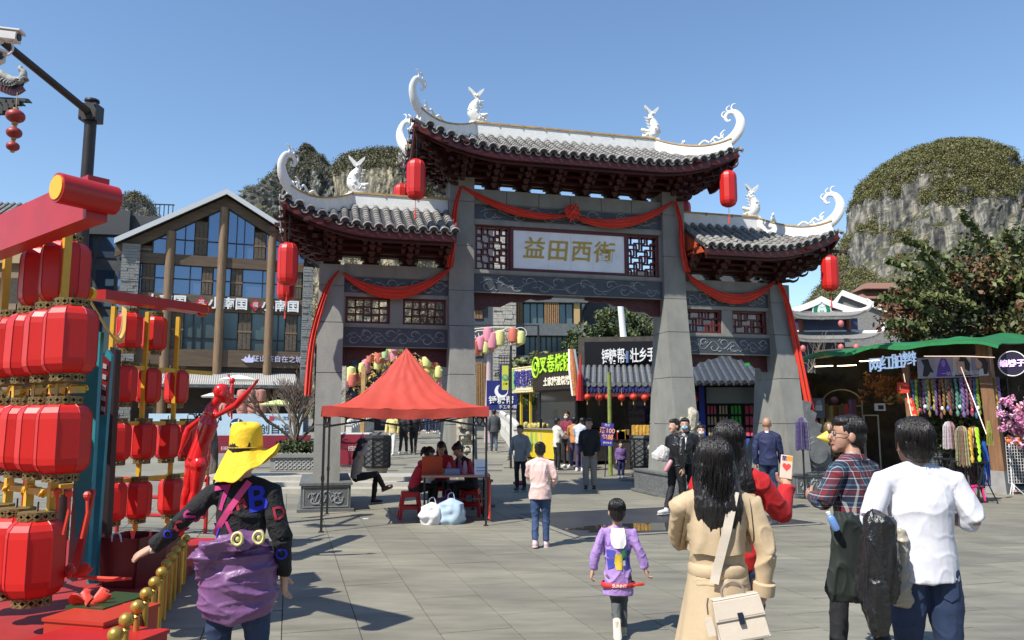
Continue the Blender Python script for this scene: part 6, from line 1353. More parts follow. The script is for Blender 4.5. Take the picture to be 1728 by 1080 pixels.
for k in range(6):
    x = lerp(a1[0]+.1, b1_[0]-.35, (k % 3)/2); z = a1[1]+.15+(k//3)*.62; sign(bs, x, x+.28, z, z+.5, 1.64, mat('sepia picture', (.16, .09, .05), .6, var=.6, vs_=9), .02, 'picture')
    mb = MB(); mb.ball((x+.14, 1.62, z+.3), (.07, .02, .1), 8, 6); mb.build('pictured_head', HRB, bs)
q = L8(1485, 687, -1.4); sign(bs, q[0]-.14, q[0]+.14, q[1]-.1, q[1]+.1, 1.38, WL, .05, 'wall_box'); sign(bs, q[0]-.04, q[0]+.10, q[1]-.06, q[1]+.05, 1.37, BLACK, .01, 'box_screen')
for i in range(24):
    mb = MB(); x = rd.uniform(L8(1380, 700, -1)[0], L8(1440, 700, -1)[0]); mb.box(x, x+rd.uniform(.05, .2), .9, 1.2, rd.uniform(.2, 1.9), rd.uniform(1.95, 2.2)) if i < 6 else mb.ball((x, rd.uniform(1, 2), rd.uniform(.3, 2.3)), rd.uniform(.05, .12), 7, 5); mb.build('stall_goods', [mat('gold trinket', (.35, .22, .06), .4), RLN, TIMB, mat('mauve goods', (.2, .1, .2), .6)][i % 4], bs)
q = L8(1383, 690, -.8); sign(bs, q[0]-.16, q[0]+.16, q[1]-.25, q[1]+.3, .78, mat('portrait print', (.20, .18, .24), .5), .02, 'portrait'); mb = MB(); mb.ball((q[0], .77, q[1]+.12), (.09, .012, .13), 10, 7); mb.build('portrait_face', mat('pale face print', (.45, .42, .48), .5), bs); mb = MB(); mb.box(q[0]-.1, q[0]+.1, .755, .765, q[1]-.05, q[1]+.1); mb.build('portrait_mask', WL, bs)
q = L8(1536, 655); sign(bs, q[0]-.14, q[0]+.14, q[1]-.13, q[1]+.13, -.46, RLN, .03, 'red_box'); text('1', .16, mat('gold digit', (.8, .5, .1), .4), bs, (q[0]-.06, -.48, q[1]), ext=.003)
q0_, q1_ = L8(1544, 672), L8(1560, 722); mb = MB(); mb.hexa([(q1_[0]-.06, -.42, q1_[1]), (q1_[0]+.10, -.42, q1_[1]), (q1_[0]+.10, -.40, q1_[1]), (q1_[0]-.06, -.40, q1_[1])], [(q0_[0]-.07, -.42, q0_[1]), (q0_[0]+.09, -.42, q0_[1]), (q0_[0]+.09, -.40, q0_[1]), (q0_[0]-.07, -.40, q0_[1])]); rbn = mb.build('red_couplet', RLN, bs)
for i, ch in enumerate('新年快乐'): text(ch, .12, mat('pale gold letter', (.75, .6, .4), .4), rbn, (lerp(q0_[0], q1_[0], (i+.5)/4), -.425, lerp(q0_[1], q1_[1], (i+.5)/4)), ext=.002)
# goods standing in front of the stall
def tripod(px, py, label, wig=None, h=.78, grp='black folding stands in front of the braid stall', legs=4):
    g = G(px, py); t = thing('folding_stand', label, 'stand', g, rd.uniform(0, 1), grp); sp_ = .2
    mb = MB(); mb.box(-.15, .15, -.15, .15, h, h+.03); mb.build('stand_top', BLACK, t)
    for sx in (-1, 1):
        for sy in (-1, 1): mb = MB(); mb.bar((sx*sp_*1.1, sy*sp_, 0), (-sx*.06, sy*.1, h), .03, .02); mb.build('leg', BLACK, t)
    mb = MB(); mb.bar((-.12, -.15, h*.45), (.12, -.15, h*.45), .02); mb.build('cross_bar', BLACK, t); return t
for i, (px, py) in enumerate(((1598, 838), (1625, 846), (1655, 848), (1352, 830), (1378, 830), (1402, 828), (1436, 826))): tripod(px, py, f'black folding stand before the stall, {["first right of the white shirt man","second right of the white shirt man","third right of the white shirt man","leftmost by the gate foot","second from the gate foot","third from the gate foot","nearest the plaid shirt man"][i]}')
def wig(px, py, Y, L_, cols, label, n=34, wd=.1):
    c = P(px, py, Y); t = thing('wig_stand', label, 'wig', c); mb = MB(); mb.ball((0, 0, 0), (.085, .10, .12), 12, 9); mb.cyl((0, 0, -.3), (0, 0, -.08), .045, 8); mb.build('mannequin_head', mat('mannequin skin', (.50, .30, .20), .5), t, 60)
    gz = -c.z; mb = MB(); mb.cyl((0, 0, gz), (0, 0, -.28), .02, 8); mb.cyl((0, 0, gz), (0, 0, gz+.02), .16, 12); mb.build('stand_pole', BLACK, t)
    for k, cc in enumerate(cols):
        mb = MB()
        for i in range(n//len(cols)):
            an = rd.uniform(0, 2*PI) if True else 0; 
            if -2.4 < an-PI*0 < -.7 and rd.random() < .3: continue
            r0 = rd.uniform(.6, 1); x, y = math.cos(an)*wd*r0, math.sin(an)*wd*r0; z1_ = .13*math.sqrt(max(.05, 1-r0*.8)); m2 = int(L_/.05)
            pts = [V((x*.1, y*.1, .13)), V((x*.6, y*.6, .11)), V((x, y, .03))]+[V((x*(1+.25*q/m2), y*(1+.2*q/m2)-.0, -L_*q/m2*rd.uniform(.9, 1))) for q in range(1, m2)]
            mb.tube(pts, [.007, .009, .01]+[.009+.003*(q % 2) for q in range(1, m2)], 4)
        mb.build('braided_hair', mat(f'wig fibre {cc}', cc, .6, var=.3, vs_=40), t)
    return t
wig(1353, 715, 16.5, .62, [(.07, .055, .14), (.24, .23, .26), (.05, .035, .11)], 'wig of silver and violet braids by the gate foot', 60, .13)
wig(1374, 715, 17.6, .7, [(.03, .015, .01), (.10, .04, .02)], 'long dark brown braided wig beside the violet one', 40)
wig(1398, 722, 17.6, .5, [(.18, .13, .06), (.08, .05, .03)], 'mousy brown braided wig behind the plaid shirt man', 40)
wig(1602, 722, 16.2, .5, [(.32, .18, .22), (.45, .42, .44), (.16, .08, .06)], 'pink grey dreadlock wig above the white box tower', 50, .12)
wig(1624, 730, 15.8, .75, [(.20, .12, .08), (.28, .30, .14), (.14, .10, .08)], 'brown dreadlock wig with green strands', 54, .12)
wig(1644, 730, 15.8, .3, [(.06, .02, .02)], 'small dark wig with one yellow and one neon green plait', 20)
for px, cc, nm in ((1637, (.62, .36, .03), 'thick yellow hair plait'), (1649, (.45, .85, .02), 'thick neon green hair plait')):
    c = P(px, 722, 15.6); t = thing('hair_plait', nm+' hanging over the small dark wig', 'plait', c); braid(t, 0, 0, 0, .55, .028, mat('plait '+nm, cc, .5), 'plait')
for i, (px, py, cc, L_) in enumerate(((1633, 770, (.09, .02, .03), .9), (1618, 775, (.04, .04, .05), .9), (1660, 775, (.02, .10, .40), .9), (1668, 740, (.25, .25, .05), .5), (1650, 770, (.02, .02, .02), .8))):
    c = P(px, py-30, 16.0); t = thing('hair_hank', ['maroon', 'charcoal', 'bright blue', 'olive green', 'black'][i]+' hank of braiding hair hung on the stall front', 'hair', c); mb = MB()
    for k in range(14): x = rd.uniform(-.07, .07); mb.tube([(x*.3, 0, 0), (x, rd.uniform(-.03, .03), -L_*.5), (x*1.2, 0, -L_)], [.012, .016, .006], 5)
    mb.build('hair_strands', mat(f'hank {i}', cc, .5, var=.3, vs_=20), t)
tw_ = thing('box_tower', 'white perforated plastic drawer tower with pale blue edges beside the wigs', 'shelf', G(1590, 818), R(-20)); z = 0
for k in range(3):
    w_ = .26-.03*k; h_ = [.42, .40, .2][k]; mb = MB(); mb.box(-w_, w_, -w_*.7, w_*.7, z+.003, z+h_-.03); bx = mb.build('drawer', mat('white plastic', (.66, .68, .70), .4), tw_); mb = MB(); mb.box(-w_-.02, w_+.02, -w_*.7-.02, w_*.7+.02, z+h_-.03, z+h_); mb.build('lid', mat('pale teal plastic', (.30, .52, .56), .4), tw_)
    if k:
        for r_ in range(3+2*(k == 1)):
            for c2 in range(4): sign(bx, -w_+.05+c2*.08, -w_+.10+c2*.08, z+.06+r_*.06, z+.085+r_*.06, -w_*.7-.004, BLACK, .003, 'slot')
    z += h_
q = G(1571, 822); t = thing('doll_box', 'brown haired doll printed on a small red box in front of the drawers', 'box', q); mb = MB(); mb.box(-.13, .13, 0, .1, 0, .5); mb.build('box_body', mat('cream box', (.5, .4, .3), .5), t); mb = MB(); mb.ball((0, -.03, .42), (.12, .05, .11), 10, 7); mb.build('printed_hair', mat('auburn', (.22, .06, .02), .5), t); mb = MB(); mb.ball((0, -.06, .38), (.06, .03, .06), 8, 6); mb.build('printed_face', SKN, t); mb = MB(); mb.box(-.12, .12, -.02, 0, .12, .28); mb.build('red_dress', RLN, t)
c = P(1640, 820, 15.9); t = thing('pink_chair', 'hot pink plastic chair standing behind the black folding stands', 'chair', V((c.x, 15.9, 0)), R(25)); PK = mat('hot pink plastic', (.72, .03, .22), .35)
mb = MB(); mb.box(-.16, .16, -.15, .15, .3, .33); mb.build('seat', PK, t); mb = MB(); mb.tube(spline([(-.14, .14, .33), (-.13, .18, .6), (0, .19, .68), (.13, .18, .6), (.14, .14, .33)], 5), .035, 7, sy=.5); mb.build('backrest', PK, t)
for sx in (-1, 1):
    for sy in (-1, 1): mb = MB(); mb.bar((sx*.16, sy*.15, 0), (sx*.13, sy*.12, .31), .035); mb.build('leg', PK, t)
# blossom tree, grid panel, little ornaments at the right edge
t = thing('blossom_tree', 'artificial pink blossom tree at the right edge in front of the braid stall', 'tree', G(1738, 838)); cen = [(rd.gauss(.1, .28), rd.gauss(0, .25), 1.6+rd.gauss(0, .27)) for _ in range(130)]
leaf_cloud('crown', [mat('blossom pink', (.62, .26, .42), .6), mat('pale blossom', (.75, .45, .58), .6), mat('deep blossom', (.48, .14, .30), .6)], cen, .09, 26, .035, t, seed=61, aspect=.8)
mb = MB(); mb.tube([(.1, 0, 0), (.05, 0, .8), (.12, 0, 1.6)], [.04, .03, .02], 7); mb.tube([(.05, 0, .8), (-.3, 0, 1.7)], [.02, .01], 6); mb.build('trunk', BARK, t)
t = thing('grid_panel', 'white wire grid display panel under the pink blossom', 'panel', G(1700, 835)); mb = MB()
for i in range(7): mb.bar((.06*i+.05, 0, .25), (.06*i+.05, 0, 1.25), .008); 
for i in range(16): mb.bar((.05, 0, .25+i*.0667), (.5, 0, .25+i*.0667), .008)
mb.build('wire_grid', WL, t); mb = MB(); mb.bar((.12, 0, 0), (.12, 0, 1.3), .02); mb.bar((0, -.1, .02), (.12, 0, .25), .012); mb.bar((.3, -.1, .02), (.12, 0, .25), .012); mb.build('tripod_foot', WL, t)
for k, (px, py) in enumerate(((1702, 742), (1718, 745), (1719, 690))):
    c = P(px, py, 16.8); t = thing('paper_lantern', ['orange gourd ornament hanging left under the blossom', 'orange gourd ornament hanging right under the blossom', 'orange red ornament among the pink blossom'][k], 'ornament', c); mb = MB(); mb.ball((0, 0, .05), .045, 8, 6); mb.ball((0, 0, -.03), (.065, .065, .06), 10, 7); mb.build('gourd', mat('orange ornament', (.6, .14, .03), .5), t, 60)
t = thing('wheel_base', 'white and red fan foot lying beside the concrete footing', 'stand', G(1712, 832)); mb = MB(); mb.ball((0, 0, .04), (.2, .14, .04), 12, 6); mb.build('base', mat('pinkish white plastic', (.55, .35, .33), .5), t, 60); mb = MB(); mb.cyl((0, 0, .05), (.0, 0, .2), .02, 8); mb.build('stem', WL, t)
# ---------------------------------------------------------------- coffee pavilion and long roofed house behind
GRT = mat('pavilion tile', (.17, .165, .155), .85, var=.35, vs_=9); NVW = mat('navy timber wall', (.025, .03, .055), .6, var=.3)
F9 = Fr(GT(1345, 46), -4); cf = bld(F9, 'coffee_pavilion', 'two tiered coffee pavilion with white edged tiled gable and round green logo')
L9 = lambda px, py, n=0: F9.L(px, py, n)
z = {k: L9(1390, k)[1] for k in (505, 515, 530, 540, 552, 562, 582, 610)}; x = {k: L9(k, 550)[0] for k in (1322, 1330, 1352, 1387, 1425, 1440, 1452, 1495)}
def curved_gable():
    pts = []; 
    for u in np.linspace(-1, 1, 25): pts.append((x[1387]+u*(x[1440]-x[1387])*1.12, z[505]-(z[505]-z[530]-.1)*abs(u)**.75))
    return pts
cg = curved_gable()
mb = MB(); mb.box(x[1330]+.3, x[1440]-.4, .4, 6, 0, z[540]); mb.build('wall', NVW, cf)
mb = MB(); mb.prism([(a, b-.05) for a, b in cg if z[530]-.05 < b], .0, .1); gb_ = mb.build('gable_board', mat('oxblood gable', (.13, .02, .02), .6), cf)
mb = MB(); mb.strip([V((a, -.1, b)) for a, b in cg], .35, .18, (0, 1, 0)); mb.build('white_gable_edge', WHITE, cf, 40)
for sd in (-1, 1):
    def fg(u, v): a = cg[12+sd*int(round(u*12))]; return (a[0], v*6, a[1]+.02)
    mb = MB(); mb.sheet(fg, 12, 2, .1); mb.build('roof', GRT, cf, 40)
def skirt(x0, x1, zt_, zb_, out, name='skirt_roof'):
    def f(u, v):
        xx = lerp(x0+.9*(1-v), x1-.9*(1-v), u); up = .35*abs(2*u-1)**5*v; return (xx, -out*v, lerp(zt_, zb_, v**.8)+up)
    mb = MB(); mb.sheet(f, 40, 5, .12); r_ = mb.build(name, GRT, cf, 50)
    for i in range(0, 60):
        u = i/59; pp = [V(f(u, v))+V((0, 0, .03)) for v in (0, .35, .7, 1.0)]; mb = MB(); mb.tube(pp, .07, 5); mb.build('tile_row', GRT, r_, 50)
    mb = MB(); mb.tube([V(f(i/30, 0))+V((0, .05, .08)) for i in range(31)], .10, 6); mb.build('white_ridge', WHITE, r_)
    for sd in (0, 1):
        p0, p1 = V(f(sd, 0)), V(f(sd, 1)); s_ = 1 if sd else -1; mb = MB(); mb.tube(spline([p0+V((0, 0, .1)), p0.lerp(p1, .6)+V((0, 0, .05)), p1+V((s_*.1, 0, .15)), p1+V((s_*.25, 0, .5)), p1+V((s_*.05, 0, .7))], 5), interp([.12, .12, .14, .12, .05], 21), 8); mb.build('corner_finial', WHITE, r_, 60)
    return r_
skirt(x[1322], x[1440]+.3, z[530]+.05, z[540], 1.3); skirt(x[1322]-.2, x[1452]+.4, z[562], z[582]+.1, 1.8)
mb = MB(); mb.box(x[1330]-.2, x[1440]+.3, .1, .4, z[540]-.7, z[540]+.1); mb.build('eave_beam', mat('blue painted beam', (.03, .05, .12), .5), cf)
for px in (1352, 1432): mb = MB(); q = L9(px, 550)[0]; mb.cyl((q, .05, z[562]), (q, .05, z[540]), .16, 10); mb.build('column', mat('brown red column', (.16, .04, .03), .5), cf)
mb = MB(); mb.box(x[1330], x[1440], 1.8, 2.0, z[562], z[540]); mb.build('open_gallery_back', BLACK, cf)
mb = MB(); mb.cyl((x[1387], -.14, z[515]-.35), (x[1387], -.02, z[515]-.35), .56, 32); lg_ = mb.build('round_logo', mat('pale mint disc', (.60, .68, .62), .5), cf, 40)
GR = mat('logo green', (.01, .16, .08), .5); lx, lz = x[1387], z[515]-.35
for s_ in (-1, 1): flat([(lx+s_*.5*math.cos(a_), lz+.5*math.sin(a_)) for a_ in np.linspace(-1.1, .95, 12)]+[(lx+s_*.2, lz+.3), (lx+s_*.28, lz), (lx+s_*.14, lz-.35)], GR, 'logo_mark', -.145, lg_)
flat([(lx-.14, lz+.22), (lx-.2, lz+.42), (lx-.08, lz+.33), (lx, lz+.5), (lx+.08, lz+.33), (lx+.2, lz+.42), (lx+.14, lz+.22)], mat('pale mint disc', (.6, .68, .62)), 'logo_crown', -.15, lg_)
for s_ in (-1, 0, 1): flat([(lx+s_*.09-.02, lz-.4), (lx+s_*.09-.02, lz+.02), (lx+s_*.09+.02, lz+.02), (lx+s_*.09+.02, lz-.4)], GR, 'logo_mark', -.147, lg_)
for px, py, lb in ((1419, 546, 'in the upper gallery'), (1419, 586, 'in the middle of the lower eave'), (1445, 586, 'at the right of the lower eave'), (1355, 588, 'at the left of the lower eave')): c = P(px, py, 43.5); t = thing('pavilion_lantern', 'small rosy lantern '+lb+' of the coffee pavilion', 'lantern', c, 0, 'small lanterns on the coffee pavilion'); mb = MB(); mb.ball((0, 0, 0), (.16, .16, .2), 10, 7); mb.build('shade', mat('rosy lantern', (.5, .12, .12), .5), t, 60)
F14 = Fr(GT(1415, 56), -16); lh = bld(F14, 'long_roofed_house', 'long white edged grey roof house behind the coffee pavilion')
a, b, c, d = F14.L(1420, 496), F14.L(1515, 535), F14.L(1500, 545), F14.L(1418, 508)
mb = MB(); mb.prism([(a[0]-.6, a[1]-.9), (a[0], a[1]), (b[0]+2, b[1]-.8), (b[0]+2, b[1]-2.5), (a[0]-.2, d[1]-2.6)], 0, .3); mb.build('roof_slope', GRT, lh)
mb = MB(); mb.strip([V((a[0]-.9, -.1, a[1]-1.2)), V((a[0], -.1, a[1]+.05)), V((b[0]+2, -.1, b[1]-.75))], .4, .42, (0, 1, 0)); mb.build('white_ridge', WHITE, lh)
mb = MB(); mb.strip([V((a[0]+5, .6, a[1]-1.0)), V((b[0]+3, .6, b[1]-.2))], .3, .3, (0, 1, 0)); mb.build('white_ridge', WHITE, lh)
mb = MB(); mb.box(a[0]-.2, b[0]+3, .3, 5, 0, d[1]-1.6); mb.build('wall', mat('pale grey plaster', (.34, .34, .33), .8, var=.15), lh)
q = F14.L(1477, 563); sign(lh, q[0]-.45, q[0]+.45, q[1]-.3, q[1]+.5, .2, mat('orange lit window', (.75, .38, .06), .5), .05, 'window'); mb = MB(); mb.box(q[0]-4.2, q[0]+.9, -1.2, .25, q[1]-1.0, q[1]-.6); mb.build('lower_eave', GRT, lh)
t = thing('hill_pavilion', 'tiny pavilion roof perched against the cliff above the long white ridge', 'pavilion', P(1482, 508, 70)); mb = MB(); mb.box(-1.5, 1.5, -1, 1, -2.5, 0); mb.build('wall', mat('brown hut wall', (.14, .08, .05), .8), t)
for k in range(2): mb = MB(); z_ = .9*k; w_ = 2.6-.6*k; mb.hexa([(-w_, -1.6, z_), (w_, -1.6, z_), (w_, 1.6, z_), (-w_, 1.6, z_)], [(-w_*.6, -.6, z_+.7), (w_*.6, -.6, z_+.7), (w_*.6, .6, z_+.7), (-w_*.6, .6, z_+.7)]); mb.build('roof', mat('rusty roof', (.20, .10, .07), .8), t)
t = thing('bare_shrub', 'bare thin branches rising in front of the coffee pavilion', 'shrub', GT(1440, 30)); mb = MB(); rd = random.Random(3)
for i in range(60):
    a0 = V((rd.uniform(-2, 2.2), rd.uniform(-.4, .4), rd.uniform(2.4, 3.2))); e = a0+V((rd.uniform(-.9, .9), 0, rd.uniform(.4, 1.9))); mb.tube([a0, a0.lerp(e, .5)+V((rd.uniform(-.1, .1), 0, .1)), e], [.018, .012, .006], 3)
for i in range(5): mb.tube([(i*.9-1.8, 0, -.2), (i*.85-1.7, 0, 2.8)], [.05, .03], 5)
mb.build('twigs', mat('pale twig', (.22, .18, .14), .9), t)
cen = [(rd.uniform(-2.6, 3.2), rd.uniform(-.4, .8), rd.uniform(2.2, 3.2)) for _ in range(60)]; leaf_cloud('leaves', [LG3[2], LG3[1], mat('dry vine', (.09, .06, .03))], cen, .25, 30, .06, t, seed=71)
cen = [(rd.uniform(-1.2, 5), rd.uniform(-.5, 1), rd.uniform(.3, 3.2)) for _ in range(160)]
t = thing('shrub_bank', 'dark green shrubs behind the braid stall under the big tree', 'shrub', GT(1640, 21.5)); leaf_cloud('foliage', [LT[1], LG3[1], LT[0]], cen, .45, 50, .10, t, seed=72)
t = thing('paper_cone', 'yellow pointed paper cone hat between the wigs and the plaid shirt man', 'hat', P(1388, 738, 16)); MB().tube([(.09, 0, 0), (-.12, 0, 0)], [.13, .004], 12).build('cone', mat('bright yellow paper', (.75, .55, .08), .5), t, 40)
# ---------------------------------------------------------------- red tent, table, stools, bags
TC = mat('red canopy fabric', (.47, .055, .034), .65, var=.12, vs_=1.5, bump=.35, bs=9)
fl, frt, bl, br = V((-2.83, 11.72, 0)), V((-.41, 12.41, 0)), V((-3.25, 13.85, 0)), V((-.72, 14.5, 0))
O = (fl+frt+bl+br)/4; tn = thing('canopy_tent', 'red pop up canopy tent on thin black legs in front of the left bay', 'tent', O); ZE = 1.86
co = [fl-O, frt-O, br-O, bl-O]; ap = V((0, 0, 2.86))
def side(i):
    a, b = co[i]*1.03, co[(i+1) % 4]*1.03
    def f(u, v):                     # v 0 eave, 1 apex
        e = a.lerp(b, u)+V((0, 0, ZE)); p = e.lerp(ap, v); sag = -.30*math.sin(PI*v)*(1-.25*math.sin(PI*u))*(1-v*.3)
        edge = .05*math.sin(PI*u)*(1-v); wr = .010*math.sin(u*38+v*6)*math.sin(PI*u)*(1-v)*1.3+.012*noise.noise(V((u*9, v*9, i*3.)))
        return (p.x, p.y, p.z+sag-edge+wr)
    return f, a, b
for i in range(4):
    f, a, b = side(i); mb = MB(); mb.sheet(f, 36, 22, .006); mb.build('roof_panel', TC, tn, 60)
    nrm = ((b-a).cross(V((0, 0, 1)))).normalized()
    def g(u, v): p = a.lerp(b, u); q = nrm*(.012*math.sin(u*27)*v+.004); return (p.x+q.x, p.y+q.y, ZE-.05*math.sin(PI*u)-v*(.15+.008*math.sin(u*40)))
    mb = MB(); mb.sheet(g, 40, 4, .005, tuple(nrm)); mb.build('valance', TC, tn, 60)
for c in co:
    mb = MB(); mb.box(c.x-.016, c.x+.016, c.y-.016, c.y+.016, .0, ZE); mb.box(c.x-.022, c.x+.022, c.y-.022, c.y+.022, .75, .82); mb.box(c.x-.035, c.x+.035, c.y-.035, c.y+.035, 0, .012); mb.build('leg', BLACK, tn)
for i in range(4):
    a, b = co[i], co[(i+1) % 4]; h0, h1 = V((0, 0, 1.74)), V((0, 0, 1.54)); m_ = (a+b)/2
    for p_, q_ in ((a, m_), (m_, b)): mb = MB(); mb.bar(p_+h0, q_+h1, .02); mb.bar(p_+h1, q_+h0, .02); mb.build('scissor_bar', BLACK, tn)
PLR = mat('red plastic', (.50, .012, .015), .3); 
def stool(x, y, label, rz=0):
    t = thing('plastic_stool', label, 'stool', (x, y, 0), rz, 'red plastic stools under the tent'); mb = MB(); mb.hexa([(-.15, -.15, .42), (.15, -.15, .42), (.15, .15, .42), (-.15, .15, .42)], [(-.135, -.135, .45), (.135, -.135, .45), (.135, .135, .45), (-.135, .135, .45)]); mb.build('seat', PLR, t)
    for k in range(4):
        Mr = Matrix.Rotation(k*PI/2, 4, 'Z')
        mb = MB(); 
        for sg in (-1, 1): mb.add([Mr @ V(p) for p in ((sg*.20, -.205, 0), (sg*.15, -.205, 0), (sg*.09, -.15, .42), (sg*.145, -.15, .42), (sg*.20, -.19, 0), (sg*.15, -.19, 0), (sg*.09, -.135, .42), (sg*.145, -.135, .42))], [(0, 1, 2, 3), (7, 6, 5, 4), (0, 4, 5, 1), (1, 5, 6, 2), (2, 6, 7, 3), (3, 7, 4, 0)])
        mb.box(-.15, .15, -.185, -.17, .16, .21, Mr); mb.box(-.12, .12, -.155, -.14, .36, .42, Mr); mb.build('stool_side', PLR, t)
stool(-1.72, 13.3, 'red plastic stool under the girl in red', .2); stool(-.72, 13.7, 'red plastic stool under the person in black', -.1); stool(-1.25, 14.4, 'red plastic stool behind the table', .1)
tb = thing('folding_table', 'folding table with pinkish top and dark legs under the red tent', 'table', (-.95, 13.05, 0), R(6)); mb = MB(); mb.box(-.55, .55, -.32, .34, .72, .75); mb.build('table_top', mat('pinkish table top', (.42, .22, .16), .5, var=.1), tb)
for x in (-.5, .5):
    for y in (-.28, .30): mb = MB(); mb.box(x-.015, x+.015, y-.015, y+.015, 0, .72); mb.build('leg', BLACK, tb)
mb = MB(); mb.box(-.5, .5, -.29, -.27, .36, .38); mb.build('leg_brace', BLACK, tb)
mb = MB(); mb.sheet(lambda u, v: (.565+.02*math.sin(u*15)*v, lerp(-.33, .35, u), .757-v*.72), 18, 6, .006, (1, 0, 0)); tag(mb.build('red_cloth', CLOTH, None, 60), 'bright red cloth hanging over the right end of the tent table', 'cloth').matrix_world = tb.matrix_basis.copy()
def on_table(name, label, cat, x, y, fn): p = tb.matrix_basis @ V((x, y, .752)); t = thing(name, label, cat, p, R(6)); fn(t); return t
def bx(w_, d_, h_, m_, nm): return lambda t: MB().box(-w_, w_, -d_, d_, 0, h_).build(nm, m_, t)
LBL = mat('light print card', (.72, .75, .80), .5)
def sgn(t): mb = MB(); mb.hexa([(-.11, -.02, 0), (.11, -.02, 0), (.11, -.01, 0), (-.11, -.01, 0)], [(-.11, .05, .25), (.11, .05, .25), (.11, .06, .25), (-.11, .06, .25)]); mb.build('card', LBL, t); [MB().box(-.08, .08, -.022+.09*k*.28, -.018+.09*k*.28, .06+k*.05, .075+k*.05).build('print_line', mat('blue print', (.2, .3, .6)), t) for k in range(3)]
on_table('table_sign', 'white printed card standing at the right front of the tent table', 'sign', .42, -.24, sgn); on_table('tissue_box', 'blue grey box on the front edge of the tent table', 'box', -.05, -.2, bx(.12, .07, .1, mat('blue grey box', (.14, .18, .30), .5), 'carton'))
on_table('gift_bag', 'orange red gift bag on the left half of the tent table', 'bag', -.38, .1, bx(.17, .09, .28, mat('orange red paper', (.55, .07, .02), .5), 'paper_bag'))
rd = random.Random(9)
for i in range(7): on_table('craft_item', ['pink paper craft on the tent table', 'small red craft on the tent table', 'purple craft piece on the tent table', 'pale pink craft box on the tent table', 'red paper flower on the tent table', 'small mauve craft on the tent table', 'rose craft cone on the tent table'][i], 'craft', -.1+i*.09, rd.uniform(-.1, .2), lambda t, i=i: MB().lathe([(.05, 0), (.045, rd.uniform(.1, .16)), (.015, rd.uniform(.18, .26))], 6).build('craft_body', mat(f'craft {i}', [(.5, .15, .22), (.5, .03, .03), (.25, .08, .25), (.6, .35, .4), (.5, .02, .05), (.35, .2, .3), (.5, .1, .15)][i], .5), t))
def sack(x, y, r_, h_, label, m_, seed):
    t = thing('carrier_bag', label, 'bag', (x, y, 0)); mb = MB(); n = 22
    def f(u, v): a = 2*PI*u; rr = r_*(.75+.45*math.sin(PI*min(1, v*.8+.15)))*(1+.13*noise.noise(V((math.cos(a)*2, math.sin(a)*2, v*4+seed)))*2); rr *= (1 if v < .8 else max(.12, 1-(v-.8)*4.2)); return (rr*math.cos(a), rr*.8*math.sin(a), h_*v)
    mb.sheet(f, n*2, 14); mb.build('bag_body', m_, t, 40); mb = MB(); mb.tube(spline([(-.05, 0, h_*.9), (-.04, 0, h_*1.15), (.03, 0, h_*1.2), (.06, 0, h_*.9)], 4), .008, 5); mb.build('handle', m_, t); return t
WB = mat('white plastic bag', (.68, .68, .70), .35); sack(-1.28, 12.62, .17, .34, 'white plastic carrier bag on the ground before the tent table', WB, 1); sack(-.98, 12.66, .19, .40, 'pale blue translucent bag beside the white one', mat('pale blue bag', (.40, .52, .62), .3), 2); sack(-1.05, 12.98, .2, .42, 'dark blue and magenta bag under the tent table', mat('navy bag', (.03, .02, .10), .4, col2=(.25, .01, .12), vs_=3), 3)
MB().box(0, .09, 0, .05, 0, .006).build('paper_scrap', LBL).location = G(612, 876, .006); tag(C.objects[-1], 'small white paper scrap on the paving beside the tent', 'litter')
# ---------------------------------------------------------------- temple roof corner with lantern string, top left
pg = thing('temple_roof', 'dark upturned temple roof corner at the upper left edge', 'roof', P(-60, 150, 15)); O = pg.location; Pp = lambda px, py, d=0: P(px, py, 15+d)-O
tip = Pp(40, 135); mb = MB()
def ft(u, v): a = V(Pp(-120, 60)).lerp(Pp(-60, 40, 3), v); c = spline([Pp(-120, 100), Pp(-40, 118), Pp(0, 138), Pp(25, 146), Pp(41, 138)], 5); i = int(u*(len(c)-1)); e = c[i]; return e.lerp(e+V((-1.7, 1.9, .9)), v)
mb.sheet(ft, 20, 6, .08); dk_ = mb.build('roof_deck', TILED, pg)
for i in range(21):
    pts = [V(ft(i/20, v))+V((0, 0, .03)) for v in (0, .2, .4, .6, .8, 1)]; tile_row(pts[::-1], dk_, 1, .06)
mb = MB(); mb.strip([V(ft(i/20, 0))-V((0, 0, .13)) for i in range(21)], .05, .12); mb.build('fascia_board', REDF, pg)
mb = MB(); mb.tube(spline([Pp(-40, 92), Pp(0, 124), Pp(24, 136), Pp(37, 134), Pp(40, 122), Pp(34, 116), Pp(37, 112)], 5), interp([.06, .08, .09, .07, .05, .03], 31), 8); mb.build('corner_finial', mat('grimy plaster', (.30, .29, .26), .8, var=.5, vs_=9), pg, 60)
for k in range(5):
    mb = MB(); a0 = Pp(-60+k*3, 165+k*5, .3); e = Pp(46-k*11, 170+k*5); mb.bar(a0, e, .09, .07); mb.tube([e, e+V((.10, 0, -.05))], [.05, .01], 6); mb.build('bracket_arm', mat('near black timber', (.015, .018, .015), .6), pg)
    for q in range(5): c = a0.lerp(e, .45+q*.11)+V((0, -.05, -.06)); MB().box(c.x-.05, c.x+.05, c.y-.05, c.y+.05, c.z-.07, c.z+.03).build('bracket_block', MATS['near black timber'], pg)
